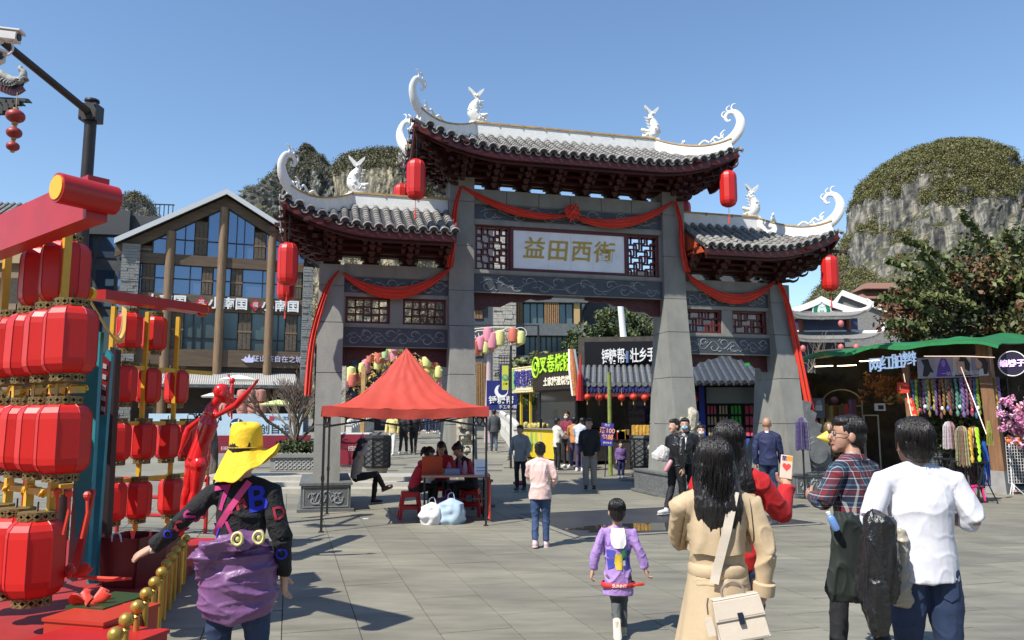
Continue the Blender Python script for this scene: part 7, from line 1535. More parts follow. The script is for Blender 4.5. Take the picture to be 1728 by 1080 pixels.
for k, (py, r_, nm) in enumerate(((196, .17, 'top and largest'), (224, .14, 'middle'), (247, .118, 'lowest and smallest'))):
    c = P(26-k*2.2, py, 14.2); t = thing('round_lantern', f'dark red round lantern, {nm} of the string under the temple roof', 'lantern', c, 0, 'string of three round lanterns'); mb = MB(); mb.ball((0, 0, 0), (r_, r_, r_*.78), 16, 10); mb.build('shade', mat('dull red lantern', (.26, .02, .015), .5, var=.2), t, 60)
    mb = MB(); mb.cyl((0, 0, r_*.7), (0, 0, r_*.95), r_*.3, 8); mb.cyl((0, 0, -r_*1.0), (0, 0, -r_*.7), r_*.32, 8); mb.cyl((0, 0, r_*.9), (0, 0, r_*(2.8 if k == 0 else 1.2)), .008, 5); mb.build('lantern_cap', GOLDT, t)
# ---------------------------------------------------------------- hoarding rails, trunks and twigs behind the statue
t = thing('red_railing', 'low red pipe railing behind the red statue', 'railing', (-5.2, 11.6, 0)); 
for z in (.78, .52, .26): mb = MB(); mb.tube([(-2.0, .3, z+.02), (.0, 0, z), (.75, -.2, z)], .028, 7); mb.build('rail', REDP, t)
for x in (-2.0, -.6, .7): MB().cyl((x, .0, 0), (x, .0, .82), .03, 7).build('upright', REDP, t)
tk = thing('driftwood_stump', 'tall weathered driftwood trunk sculpture behind the red statue', 'sculpture', G(352, 812)); rd = random.Random(6)
for k in range(9): mb = MB(); x = rd.uniform(-.22, .22); mb.tube(spline([(x, rd.uniform(-.1, .1), 0), (x*1.1, 0, .5), (x*.8+.03, 0, 1.0), (x*.6, 0, 1.35+rd.uniform(-.2, .3))], 4), interp([.10, .08, .07, .03], 13), 7); mb.build('trunk_piece', mat('weathered driftwood', (.14, .11, .09), .9, var=.6, vs_=7, stretch=(5, 5, .5), bump=1, bs=20), tk, 60)
mb = MB()
for k in range(26): a0 = V((rd.uniform(-.5, .3), 0, rd.uniform(1.3, 1.8))); e = a0+V((rd.uniform(-.5, .5), rd.uniform(-.1, .1), rd.uniform(-.1, .4))); mb.tube([a0, a0.lerp(e, .5)+V((0, 0, .08)), e], [.02, .014, .008], 4)
mb.build('twisted_twigs', BLACK, tk)
mb = MB(); mb.sheet(lambda u, v: (-.12+.22*u, -.14-.03*math.sin(v*9), 1.62-.5*v+.05*math.sin(u*7)), 6, 8, .02, (0, 1, 0)); mb.build('blue_white_cloth', mat('blue and white cloth', (.55, .6, .66), .6, col2=(.12, .2, .4), vs_=9), tk)
# ---------------------------------------------------------------- people
from mathutils.bvhtree import BVHTree
def remesh(mb, vox, sm=6, fold=0, ff=9., fst=(1, 1, 1), seed=0, name='m'):
    me = bpy.data.meshes.new(name); me.from_pydata(mb.v, [], mb.f); o = bpy.data.objects.new('tmp', me); C.objects.link(o)
    m = o.modifiers.new('r', 'REMESH'); m.mode = 'VOXEL'; m.voxel_size = vox
    if sm: s = o.modifiers.new('s', 'SMOOTH'); s.factor = .5; s.iterations = sm
    r = bpy.data.meshes.new_from_object(o.evaluated_get(bpy.context.evaluated_depsgraph_get())); bpy.data.objects.remove(o); bpy.data.meshes.remove(me)
    if fold:
        n = len(r.vertices); co = np.zeros(n*3); no = np.zeros(n*3); r.vertices.foreach_get('co', co); r.vertex_normals.foreach_get('vector', no); co = co.reshape(-1, 3); no = no.reshape(-1, 3)
        q = co*np.array(fst)*ff+seed; sd_ = V((seed, 0, 0)); d = np.array([max(0, 1-abs(noise.noise(V(p)))*2.6)**3*.9+max(0, 1-abs(noise.noise(V(p*1.9+3)))*3)**3*.35+noise.noise(V(p*.7))*.5 for p in q]); r.vertices.foreach_set('co', (co+no*(d-.3)[:, None]*fold).ravel())
    r.shade_smooth(); r.update(); return r
def etube(mb, pts, rx, ry, side, n=26):
    pts = [V(p) for p in pts]; k = len(pts); rings = []
    for i in range(k):
        T = (pts[min(i+1, k-1)]-pts[max(i-1, 0)]).normalized(); s = V(side); s = (s-T*s.dot(T)).normalized(); b = T.cross(s)
        rings.append([pts[i]+s*rx[i]*math.cos(2*PI*j/n)+b*ry[i]*math.sin(2*PI*j/n) for j in range(n)])
    mb.rings(rings); return mb
J0 = dict(pel=(0, 0, .52), wai=(0, 0, .615), che=(0, .004, .725), nec=(0, -.006, .832), head=(0, .010, .925), sL=(-.104, -.004, .792), sR=(.104, -.004, .792), eL=(-.132, -.012, .63), eR=(.132, -.012, .63),
          wL=(-.138, .03, .485), wR=(.138, .03, .485), hL=(-.052, 0, .505), hR=(.052, 0, .505), kL=(-.056, .012, .285), kR=(.056, .012, .285), aL=(-.058, -.012, .045), aR=(.058, -.012, .045))
SKIN = mat('skin', (.50, .29, .20), .5, var=.08, vs_=8); SKIN2 = mat('tan skin', (.40, .22, .15), .5, var=.08, vs_=8)
HAIR = mat('black hair', (.010, .008, .008), .38, bump=.7, bs=70, stretch=(1, 1, .12)); SOLE = mat('pale sole', (.55, .52, .46), .7)
def hand(mb, w_, d, s, h, curl=.35, scale=1):     # w_ wrist, d direction, s towards the thumb
    d = d.normalized(); s = (s-d*s.dot(d)).normalized(); n = d.cross(s); u = h*scale
    etube(mb, [w_-d*.012*u, w_+d*.012*u, w_+d*.035*u, w_+d*.054*u], [.014*u, .019*u, .0235*u, .022*u], [.013*u, .012*u, .011*u, .008*u], s, 10)
    for i, L in enumerate((.040, .045, .042, .033)):
        p = w_+d*(.050-.002*i)*u+s*(.0165-.011*i)*u; dd = d+s*(.08-.05*i); dd.normalize(); pts = [p-d*.012*u, p]; a = 0
        for seg in (.45, .32, .23): a += curl*(1+.15*i); q = (dd*math.cos(a)+n*math.sin(a)).normalized(); p = p+q*L*seg*u; pts.append(p)
        mb.tube(pts, [.0055*u, .0058*u, .0054*u, .0050*u, .0040*u], 7)
    p = w_+d*.012*u+s*.014*u; mb.tube([p, p+(d*.5+s*.75+n*.3).normalized()*.022*u, p+(d*.85+s*.55+n*.5).normalized()*.044*u], [.0085*u, .0070*u, .0050*u], 7)
def person(label, pos, rz, h, pose={}, top=None, bot=None, hair='short', hairmat=None, skin=None, shoes=None, hs=1.07, near=0, head=(0, 0, 0), curl=(.4, .4), hdir={}, face=False, sleeve=1.0, tb=1., shirt=(1., 1.), hem=None, legw=1., build=1., fold=None, group=None, coat=None, child=False, torso=1.):
    skin = skin or SKIN; hairmat = hairmat or HAIR; J = {k: V(v) for k, v in J0.items()}
    for k, v in pose.items(): J[k] = V(v)
    J = {k: v*h for k, v in J.items()}; t = thing('person', label, 'person', pos, R(rz), group); vox = (.0068 if near == 2 else .009) if near else .014*max(.75, h/1.7)
    side = (J['sR']-J['sL']).normalized(); hip = (J['hR']-J['hL']).normalized(); u = h; bw = build
    # head frame
    HM = Matrix.Translation(J['head']) @ Matrix.Rotation(R(head[0]), 4, 'Z') @ Matrix.Rotation(R(head[1]), 4, 'X') @ Matrix.Rotation(R(head[2]), 4, 'Y') @ Matrix.Scale(u*hs, 4)
    mb = MB(); hp = lambda *p: HM @ V(p)
    def hball(c, r): q = MB(); q.ball(c, r, 16, 12); mb.add([HM @ V(v) for v in q.v], q.f)
    hball((0, -.006, .012), (.0435, .053, .054)); hball((0, .018, -.018), (.0345, .034, .045)); hball((0, .034, -.050), (.018, .016, .016)); hball((0, .024, -.038), (.029, .024, .022))
    q = MB(); q.tube([(0, .047, .010), (0, .056, -.006), (0, .0605, -.016), (0, .052, -.020)], [.005, .0065, .0085, .005], 8); mb.add([HM @ V(v) for v in q.v], q.f)
    for s_ in (-1, 1): hball((s_*.0435, -.006, -.008), (.006, .0125, .0185))
    mb.tube([J['nec']-V((0, 0, .03*u)), J['nec']+V((0, .002, .012))*u, hp(0, -.012, -.03)], [.040*u*bw, .0295*u*bw, .0285*u*hs], 14)
    etube(mb, [J['pel']-V((0, 0, .02*u)), J['pel'], J['wai'], J['che'], J['nec']-V((0, 0, .02*u))], [.05*u, .070*u*bw, .060*u*bw, .075*u*bw, .05*u], [.04*u, .05*u*bw, .042*u*bw, .048*u*bw, .03*u], side)
    for a in 'LR':
        S_, E_, W_ = J['s'+a], J['e'+a], J['w'+a]; mb.tube([S_, S_.lerp(E_, .5), E_, E_.lerp(W_, .35), W_], [.022*u, .022*u, (.016 if sleeve > .8 and top else .020)*u*bw, (.017 if sleeve > .8 and top else .021)*u*bw, .0145*u], 12)
        H_, K_, A_ = J['h'+a], J['k'+a], J['a'+a]; mb.tube([H_, H_.lerp(K_, .5), K_, K_.lerp(A_, .35), A_], ([.034*u, .03*u, .02*u, .02*u, .017*u] if bot else [.044*u*bw, .038*u*bw, .028*u*bw, .028*u*bw, .019*u]), 12)
    [mb.tube([J['nec']-V((0, 0, .0))*u, J['nec'].lerp(J['s'+a], .5)-V((0, 0, .0))*u, J['s'+a]], [.032*u*bw, .028*u*bw, .022*u*bw], 10) for a in 'LR']; [None if bot else mb.ball(J['h'+a], .050*u*bw, 12, 9) for a in 'LR']; me = remesh(mb, vox, 3); bm = bmesh.new(); bm.from_mesh(me)
    mh = MB()
    for i, a in enumerate('LR'):
        d = V(hdir[a][0]) if a in hdir else (J['w'+a]-J['e'+a]); s_ = V(hdir[a][1]) if a in hdir else (V((0, 1, 0)) if abs(d.normalized().y) < .8 else V((0, 0, 1))); hand(mh, J['w'+a], d, s_, u, curl[i] if True else 0, 1.0 if not child else 1.1)
    m2 = mh.mesh('hands', skin, 80); bm.from_mesh(m2); bm.to_mesh(me); bm.free(); me.materials.clear(); me.materials.append(skin); me.shade_smooth(); body = link('body', me, t)
    fo = fold if fold is not None else (.014 if near else .010)
    if bot:
        mb = MB(); lw = legw; etube(mb, [J['pel']-V((0, 0, .035*u)), J['pel'], J['wai']-V((0, 0, .02*u))], [.078*u*bw, .084*u*bw, .070*u*bw], [.052*u*bw, .062*u*bw, .052*u*bw], hip)
        for a in 'LR':
            H_, K_, A_ = J['h'+a], J['k'+a], J['a'+a]; mb.ball(H_+V((0, -.012, -.005))*u, (.045*u*bw, .049*u*bw, .056*u), 12, 9); mb.tube([H_, H_.lerp(K_, .5), K_, K_.lerp(A_, .4), A_+(K_-A_)*.06], [.053*u*bw, .048*u*bw*lw, .038*u*lw, .036*u*lw, .031*u*lw], 14)
        o = link('trousers', remesh(mb, vox*1.05, 8 if near == 2 else 4, fo*.6, 11/u, (1, 1, .8), 3.1), t); o.data.materials.append(bot)
    if top:
        ki, ko = shirt; mb = MB(); hz = (hem if hem is not None else .50); d0 = (J['pel']-J['wai']).normalized(); hemp = J['wai']+d0*(.615-hz)*u
        etube(mb, [hemp, J['wai'].lerp(hemp, .5), J['wai'], J['che'], J['che'].lerp(J['nec'], .62), J['nec']+(J['nec']-J['che']).normalized()*.004*u], [.094*u*bw*ki*torso, .090*u*bw*ki*torso, .083*u*bw*ki*torso, .092*u*bw*ki*torso, .088*u*bw*ki, .036*u*bw], [.071*u*bw*ko, .070*u*bw*ko, .062*u*bw*ko, .066*u*bw*ko, .050*u*bw*ko, .034*u], side)
        [mb.tube([J['nec']-V((0, 0, .002))*u, J['nec'].lerp(J['s'+a], .5)-V((0, 0, .001))*u, J['s'+a]], [.036*u*bw, .034*u*bw, .031*u*bw], 12) for a in 'LR']
        for a in 'LR':
            S_, E_, W_ = J['s'+a], J['e'+a], J['w'+a]; mb.ball(S_+V((0, 0, -.006))*u, .034*u*bw*tb**.35, 12, 8); e2 = E_.lerp(W_, max(0, min(1, (sleeve-.5)*2))*.96)
            mb.tube([S_.lerp(J['che'], .25), S_, S_.lerp(E_, .5), E_], [.034*u*bw, .034*u*bw*tb**.35, .0325*u*bw*tb**.8, .0290*u*bw*tb], 14)
            if sleeve > .5: mb.tube([E_, E_.lerp(e2, .5), e2], [.0290*u*bw*tb, .0275*u*bw*tb, .0235*u*tb], 14)
        o = link('top', remesh(mb, vox, 12 if near == 2 else 6, fo, 8/u, (1, 1, .8), len(label)), t); o.data.materials.append(top)
    if shoes:
        for a in 'LR':
            A_, K_ = J['a'+a], J['k'+a]; up = (K_-A_).normalized(); tilt = pose.get('f'+a); f_ = V(tilt).normalized() if tilt else V((0, 1, 0)); f_ = (f_-up*f_.dot(up)*(1 if not tilt else 0)).normalized(); 
            if not tilt and up.z > .85: f_ = V((f_.x, f_.y, 0)).normalized()
            dn = -(up-f_*up.dot(f_)).normalized(); c = A_+dn*.022*u; lat = f_.cross(dn); mb = MB()
            etube(mb, [c-f_*.036*u, c-f_*.02*u, c+f_*.03*u, c+f_*.085*u, c+f_*.112*u], [.014*u, .026*u, .028*u, .030*u, .014*u], [.016*u, .030*u, .026*u, .018*u, .010*u], lat); mb.tube([A_+up*.03*u, c], [.026*u, .028*u], 12)
            sh = link('shoe', remesh(mb, max(.006, vox*.8), 3), t); sh.data.materials.append(shoes)
            mb = MB(); b = c+dn*.020*u; etube(mb, [b-f_*.044*u, b-f_*.034*u, b+f_*.03*u, b+f_*.09*u, b+f_*.118*u], [.012*u, .027*u, .027*u, .031*u, .014*u], [.006*u]*5, lat, 16); mb.build('sole', SOLE, sh, 50)
    if hair != 'bald':
        mb = MB()
        def hb(c, r, n=18): q = MB(); q.ball(c, r, n, 13); mb.add([HM @ V(v) for v in q.v], q.f)
        hb((0, -.014, .022), (.049, .053, .052)); hb((0, -.026, -.004), (.0455, .040, .046))
        if hair in ('short',): hb((0, .012, .046), (.040, .038, .024)); hb((0, -.040, -.028), (.033, .018, .024))
        if hair in ('bun', 'pony'): hb((0, .008, .040), (.042, .040, .026))
        if hair == 'bun': hb((0, -.052, .052), (.024, .022, .022))
        if hair == 'pony': q = MB(); q.tube(spline([(0, -.055, .03), (0, -.085, .02), (0, -.085, -.03), (0, -.075, -.075)], 4), interp([.014, .02, .02, .006], 13), 8); mb.add([HM @ V(v) for v in q.v], q.f)
        if hair == 'long':
            q = MB(); nk = hp(0, 0, 0); etube(q, [(0, -.02, .02), (0, -.03, -.05), (0, -.045, -.11), (0, -.05, -.19)], [.048, .060, .064, .048], [.038, .036, .034, .020], (1, 0, 0)); mb.add([HM @ V(v) for v in q.v], q.f); hb((0, .008, .040), (.042, .040, .026))
        o = link('hair', remesh(mb, vox*.8, 2, .0035*u, 60/u, (1, 1, .12), 5.), t); o.data.materials.append(hairmat)
    if face:
        for s_ in (-1, 1):
            q = MB(); q.ball((s_*.0165, .0475, .002), (.0075, .0045, .0042), 10, 7); mb = MB(); mb.add([HM @ V(v) for v in q.v], q.f); e = mb.build('eye', mat('eye white', (.6, .58, .55), .3), t, 60)
            q = MB(); q.ball((s_*.0165, .0510, .002), (.0036, .0022, .0036), 8, 6); mb = MB(); mb.add([HM @ V(v) for v in q.v], q.f); mb.build('iris', BLACK, e, 60)
            q = MB(); q.tube([(s_*.008, .0505, .0125), (s_*.017, .0505, .0150), (s_*.027, .045, .0115)], [.0016, .0022, .001], 5); mb = MB(); mb.add([HM @ V(v) for v in q.v], q.f); mb.build('eyebrow', HAIR, t)
        q = MB(); q.tube([(-.014, .0475, -.0345), (0, .0525, -.0335), (.014, .0475, -.0345)], [.0015, .0038, .0015], 6, sy=.6); mb = MB(); mb.add([HM @ V(v) for v in q.v], q.f); mb.build('lips', mat('lips', (.38, .12, .10), .5), t)
    t.update_tag(); return t, J, HM
def ch(t, nm): return next(c for c in t.children if c.name.split('.')[0] == nm)
def maskf(t, HM, m_): mb = MB(); q = MB(); q.ball((0, .036, -.028), (.034, .024, .026), 14, 10); mb.add([HM @ V(v) for v in q.v], q.f); mb.build('face_mask', m_, t, 60)
def strands(t, HM, n, L, m_, seed=0, wave=.0, r_=.0011, cap=(.0495, .0545, .054), ang=(0, 2*PI), name='hair_strands', spread=1.0):
    rd = random.Random(seed); mb = MB(); cen = V((0, -.014, .020)); crown = V((.0, -.03, .07))
    for i in range(n):
        a = rd.uniform(*ang); tt = rd.uniform(.15, 1)**.6; LL = L*rd.uniform(.8, 1.05) if math.sin(a) < .3 else min(L, .05)*rd.uniform(.6, 1.0); pts = []; ph = rd.uniform(0, 6); k = max(8, int(LL/.012))
        th0 = rd.uniform(.12, .9); arc = 0; dth = LL/k/.052; thx = th0; x = y = z = None
        for j in range(k+1):
            if thx < 1.62+.35*(math.sin(a) < 0): p = cen+V((cap[0]*math.sin(thx)*math.cos(a), cap[1]*math.sin(thx)*math.sin(a), cap[2]*math.cos(thx)))*(1+.03*rd.random()); thx += dth
            else: p = pts_[-1]+V((math.cos(a)*.0004*spread+wave*math.sin(j*.9+ph), math.sin(a)*.0002*spread-.0006+wave*.6*math.cos(j*.8+ph), -LL/k))
            pts_ = pts_+[p] if j else [p]
        mb.tube([HM @ p for p in pts_], [r_*HM.to_scale()[0]*(1-.7*j/k) for j in range(k+1)], 3, cap=False)
    o = mb.build(name, m_, t, None, False); o.data.shade_smooth(); return o
def bvh(o): me = o.data; return BVHTree.FromPolygons([v.co for v in me.vertices], [tuple(p.vertices) for p in me.polygons])
def cast(bv, p, d=(0, 1, 0), off=.004):
    d = V(d).normalized(); h, n, i, ds = bv.ray_cast(V(p)-d*2, d); 
    return (h-d*off, n) if h else (V(p), -d)
def decal(t, tgt, polys, org, m_, nm='printed_shape', d=(0, 1, 0), sc_=1., rot=0, off=.004):   # polys in x,z metres; projected along d onto tgt
    bv = bvh(tgt); bm = bmesh.new()
    for pl in polys: vs = [bm.verts.new((x*math.cos(rot)-z*math.sin(rot), 0, x*math.sin(rot)+z*math.cos(rot))) for x, z in pl]; bm.faces.new(vs)
    bmesh.ops.triangulate(bm, faces=bm.faces); 
    for _ in range(2): bmesh.ops.subdivide_edges(bm, edges=[e for e in bm.edges if e.calc_length()*sc_ > .02], cuts=1, use_grid_fill=True)
    bmesh.ops.triangulate(bm, faces=bm.faces)
    D = V(d).normalized(); X_ = V((D.y, -D.x, 0)).normalized()
    for v in bm.verts: p = V(org)+X_*v.co.x*sc_+V((0, 0, v.co.z*sc_)); v.co = cast(bv, p, d, off)[0]
    me = bpy.data.meshes.new(nm); bm.to_mesh(me); bm.free(); me.materials.append(m_); me.shade_smooth(); return link(nm, me, t)
def tpoly(ch_, size):                 # outline of a letter as triangles for printing on cloth
    c = bpy.data.curves.new('t', 'FONT'); c.body = ch_; c.size = size; c.offset = .02*size; c.align_x = 'CENTER'; c.align_y = 'CENTER'; c.resolution_u = 2; o = bpy.data.objects.new('t', c); C.objects.link(o); me = bpy.data.meshes.new_from_object(o.evaluated_get(bpy.context.evaluated_depsgraph_get())); bpy.data.objects.remove(o)
    return [[(me.vertices[i].co.x, me.vertices[i].co.y) for i in p.vertices] for p in me.polygons]
def strap(t, tgt, a, b, w_, m_, nm='strap', d=(0, 1, 0), n=26, off=.007, parent=None):
    bv = bvh(tgt); L_, R_ = [], []; dr = (V(b)-V(a)).normalized(); sd = dr.cross(V(d)).normalized()*w_/2; pts = []
    for i in range(n+1): p = V(a).lerp(V(b), i/n); pts.append(cast(bv, p, d, off)[0])
    for _ in range(3): pts = [pts[0]]+[(pts[i-1]+pts[i]*2+pts[i+1])/4 for i in range(1, n)]+[pts[-1]]
    mb = MB(); mb.rings([[p-sd, p+sd, p+sd-V(d)*.004, p-sd-V(d)*.004] for p in pts]); return mb.build(nm, m_, t, 40)
def cm(name, col, r_=.75, v=.1, b=.08, bs=120, **k): return mat(name, col, r_, var=v, vs_=5, bump=b, bs=bs, **k)
JEAN = cm('dark blue denim', (.018, .035, .085), .8, .3, .4, 200); JEAN2 = cm('mid blue denim', (.03, .06, .14)); BLKC = cm('black cloth', (.012, .012, .014)); GREYT = cm('charcoal trousers', (.06, .063, .065)); WSH = mat('white shoe', (.62, .60, .58), .5); BSH = mat('black shoe', (.02, .02, .02), .4)
def g0(px, Y): return V((X(px, Y), Y, terrain(0, Y)))
# --- woman in the yellow hat
t, J, HM = person('woman in floppy yellow hat and black sweater reaching her left hand over the stage edge', g0(418, 4.5), 3, 1.60,
    dict(eL=(-.215, -.02, .685), wL=(-.312, .02, .60), eR=(.150, -.02, .635), wR=(.150, .03, .49), kL=(-.06, .0, .285), kR=(.065, .02, .285)), cm('black knit', (.010, .010, .012), .9, .2, .6, 60), JEAN, 'short', near=2, shoes=BSH, hem=.52, curl=(.12, .3), hdir={'L': ((-.86, .15, -.42), (.3, .6, .5))}, sleeve=.97, tb=1.12, legw=1.1)
tp = ch(t, 'top'); PK2 = mat('magenta knit', (.42, .03, .16), .9); RDK = mat('crimson knit', (.30, .015, .03), .9); BLK2 = mat('cobalt knit', (.02, .03, .42), .9)
for chx, m_, x, z, s_, r_, dd in (('7', PK2, -.085, 1.24, .19, .15, (0, 1, 0)), ('E', RDK, -.005, 1.205, .13, -1.2, (0, 1, 0)), ('B', BLK2, .105, 1.235, .20, .15, (0, 1, 0)), ('L', PK2, -.02, 1.08, .13, .5, (0, 1, 0)), ('S', PK2, -.26, 1.14, .11, .8, (0, 1, 0)), ('C', RDK, -.32, 1.085, .09, .4, (0, 1, 0)), ('O', BLK2, -.385, 1.045, .07, 0, (0, 1, 0)), ('D', RDK, .205, 1.16, .10, .2, (-.35, 1, 0)), ('O', BLK2, .235, .93, .09, .1, (-.2, 1, 0)), ('V', BLK2, -.12, 1.06, .1, 0, (0, 1, 0))): decal(t, tp, tpoly(chx, s_), (x, 0, z), m_, 'knitted_letter', dd, rot=r_, off=.005)
strap(t, tp, (.055, 0, 1.335), (-.14, 0, 1.03), .035, mat('pink strap', (.62, .06, .20), .5), 'bag_strap')
HY = mat('yellow hat cotton', (.80, .50, .015), .75, var=.06, vs_=3, bump=.3, bs=30)
mb = MB(); hz0 = J['head']+V((.005, -.01, .04))
def crownf(u, v): a = 2*PI*u; r_ = [.094, .092, .090, .086, .076, .045, .0][min(6, int(v*6+.001))]; z_ = [0, .045, .085, .115, .135, .142, .140][min(6, int(v*6+.001))]; k = 1+.035*math.sin(3*a+v*5)+.02*math.sin(7*a+v*11); return hz0+V((r_*k*math.cos(a), r_*1.05*k*math.sin(a), z_+.01*math.sin(2*a+1)*v))
def brimf(u, v):
    a = 2*PI*u; R_ = .092+.085*v*(1+.15*math.sin(2*a+.6)); rt = math.cos(a-.15); dz = -.13*v**1.1+.14*v**1.5*max(0, rt)**2-.05*v*max(0, -math.cos(a-.6)); k = 1-.12*v*max(0, -math.cos(a))
    return hz0+V((R_*k*math.cos(a), R_*k*.98*math.sin(a), dz+.014*v*math.sin(5*a+1)+.008*math.sin(9*a)*v))
me = MB(); me.sheet(crownf, 48, 6); me.sheet(brimf, 72, 10, .005); hat = me.build('floppy_hat', HY, t, 70); s_ = hat.modifiers.new('s', 'SUBSURF'); s_.levels = s_.render_levels = 1
mb = MB(); mb.tube([hz0+V((.096*math.cos(2*PI*i/40)*(1+.035*math.sin(3*2*PI*i/40)), .101*math.sin(2*PI*i/40)*(1+.035*math.sin(6*PI*i/40)), .004)) for i in range(41)], .004, 5); mb.build('hat_seam', mat('ochre seam', (.5, .28, .01), .8), hat)
def puffy(name, label, pos, par, secs, m_, vox=.008, fold=.03, ff=9, fst=(.35, .35, 2.2), sd_=1, top=False, cat='jacket', side=(1, 0, 0)):
    mb = MB(); [etube(mb, *s_, side) for s_ in secs]; me = remesh(mb, vox, 3, fold, ff, fst, sd_); o = link(name, me, par, pos if par is None else None); me.materials.append(m_)
    if par is None: tag(o, label, cat)
    return o
PURP = mat('purple quilted nylon', (.17, .075, .19), .42, var=.1, vs_=4, bump=.5, bs=14)
pj = puffy('tied_jacket', '', None, t, [([(0, .0, .60), (0, -.01, .66), (0, -.015, .80), (0, -.01, .93), (0, 0, 1.02)], [.19, .22, .225, .20, .165], [.14, .17, .175, .165, .13]), ([(-.22, -.06, .93), (-.1, -.175, .985), (.05, -.19, 1.02), (.17, -.13, 1.05)], [.05, .07, .065, .05], [.035, .04, .04, .03]), ([(-.19, -.10, .80), (-.16, -.17, .92), (-.05, -.17, 1.02), (.08, -.15, 1.04)], [.03, .05, .055, .04], [.02, .03, .03, .025])], PURP, .008, .026, 5.5, (.45, .45, 1.8))
YB = mat('pale yellow patch', (.62, .58, .22), .6)
for x in (.05, .15): c, n_ = cast(bvh(pj), (x, 0, 1.045)); mb = MB(); mb.tube([c+V((.027*math.cos(i*PI/8), -.010, .027*math.sin(i*PI/8)*1.2)) for i in range(17)], .009, 6); mb.ball(c, (.014, .014, .018), 8, 6); mb.build('sleeve_patch', YB, t, 60)
mb = MB(); mb.tube([J['wL']+V((.002, .026*math.cos(i*PI/8), .026*math.sin(i*PI/8)))+V((.006*math.sin(i), 0, 0)) for i in range(17)], .006, 6); mb.build('bracelet', WL, t, 60)
# --- boy in lilac
t, J, HM = person('small boy in lilac sweatshirt and grey trousers running towards the gate', g0(1037, 6.3), 0, 1.07,
    dict(head=(0, .01, .885), nec=(0, 0, .765), che=(0, .005, .655), wai=(0, 0, .54), pel=(0, 0, .44), sL=(-.108, 0, .73), sR=(.108, 0, .73), eL=(-.155, -.02, .60), wL=(-.185, .0, .465), eR=(.160, -.02, .60), wR=(.20, -.01, .475), hL=(-.05, 0, .42), hR=(.05, 0, .42), kR=(.035, .045, .24), aR=(.03, .0, .05), kL=(-.015, .03, .24), aL=(-.03, -.13, .105), fL=(0, -.35, -1)),
    cm('lilac sweatshirt', (.36, .22, .52), .8, .06, .3, 40), cm('grey boys trousers', (.085, .09, .085), .85, .2, .4, 30), 'short', hs=1.33, near=2, shoes=mat('beige trainer', (.46, .38, .24), .6), hem=.36, legw=1.05, child=True, tb=1.15, shirt=(1.06, 1.1), build=1.06)
tp = ch(t, 'top'); circ = lambda cx, cz, rx, rz, n=20: [(cx+rx*math.cos(2*PI*i/n), cz+rz*math.sin(2*PI*i/n)) for i in range(n)]
decal(t, tp, [[(-.05, .09), (.05, .09), (.062, .03), (.058, -.03), (.035, -.06), (-.035, -.06), (-.058, -.03), (-.062, .03)]], (0, 0, .735), mat('white hood flap', (.66, .66, .63), .8), 'hood_flap', off=.012)
decal(t, tp, tpoly('FUN', .045), (-.075, 0, .70), mat('violet print', (.16, .08, .38), .8), 'printed_word', off=.003)
for cc, pl in (((.05, .06, .36), [(-.095, .06), (-.03, .06), (-.04, -.07), (-.085, -.09)]), ((.05, .06, .30), [(.03, .05), (.095, .06), (.09, -.08), (.04, -.09)]), ((.62, .46, .04), [(-.03, .03), (.02, .03), (.03, -.02), (.02, -.09), (-.02, -.09), (-.04, -.03)]), ((.03, .24, .10), [(.02, .06), (.06, .07), (.065, 0), (.025, 0)]), ((.40, .04, .06), [(-.08, .03), (-.05, .04), (-.045, -.01), (-.075, -.02)]), ((.55, .55, .58), [(.03, -.02), (.05, -.02), (.05, -.06), (.03, -.06)])): decal(t, tp, [pl], (0, 0, .60), mat('print %s' % (cc,), cc, .7), 'printed_patch', off=.0045+.001*len(t.children) % .003)
mb = MB(); mb.tube([(.13*math.cos(a), .085*math.sin(a), .388) for a in np.linspace(0, 2*PI, 30)], .020, 6, sy=.45, up=(0, 0, 1)); rb = mb.build('red_hem_band', mat('red hem', (.55, .03, .03), .7), t, 60); decal(t, rb, tpoly('SUNNY', .035), (0, 0, .388), mat('white print', (.7, .7, .7)), 'printed_word', off=.003)
mb = MB(); mb.tube([(.11, -.06, .39), (.17, -.06, .40), (.20, -.05, .395)], [.006, .014, .008], 6, sy=.4); mb.build('red_ribbon', CLOTH, t, 60)
strands(t, HM, 420, .055, HAIR, 1, r_=.0013)
# --- girl in pale pink
t, J, HM = person('girl in pale pink long sleeved top and jeans walking away near the tent', g0(911, 10.4), -8, 1.36,
    dict(eR=(.145, .0, .655), wR=(.115, .12, .60), eL=(-.12, .04, .66), wL=(-.06, .14, .64), kL=(-.05, -.005, .28), aL=(-.045, -.075, .06), kR=(.05, .03, .285), aR=(.05, .02, .045)), cm('pale pink jersey', (.66, .47, .43)), JEAN2, 'bun', near=1, shoes=mat('pink trainer', (.62, .42, .44), .5), hem=.455, shirt=(1.14, 1.22), tb=1.1, hs=1.12, build=1.02)
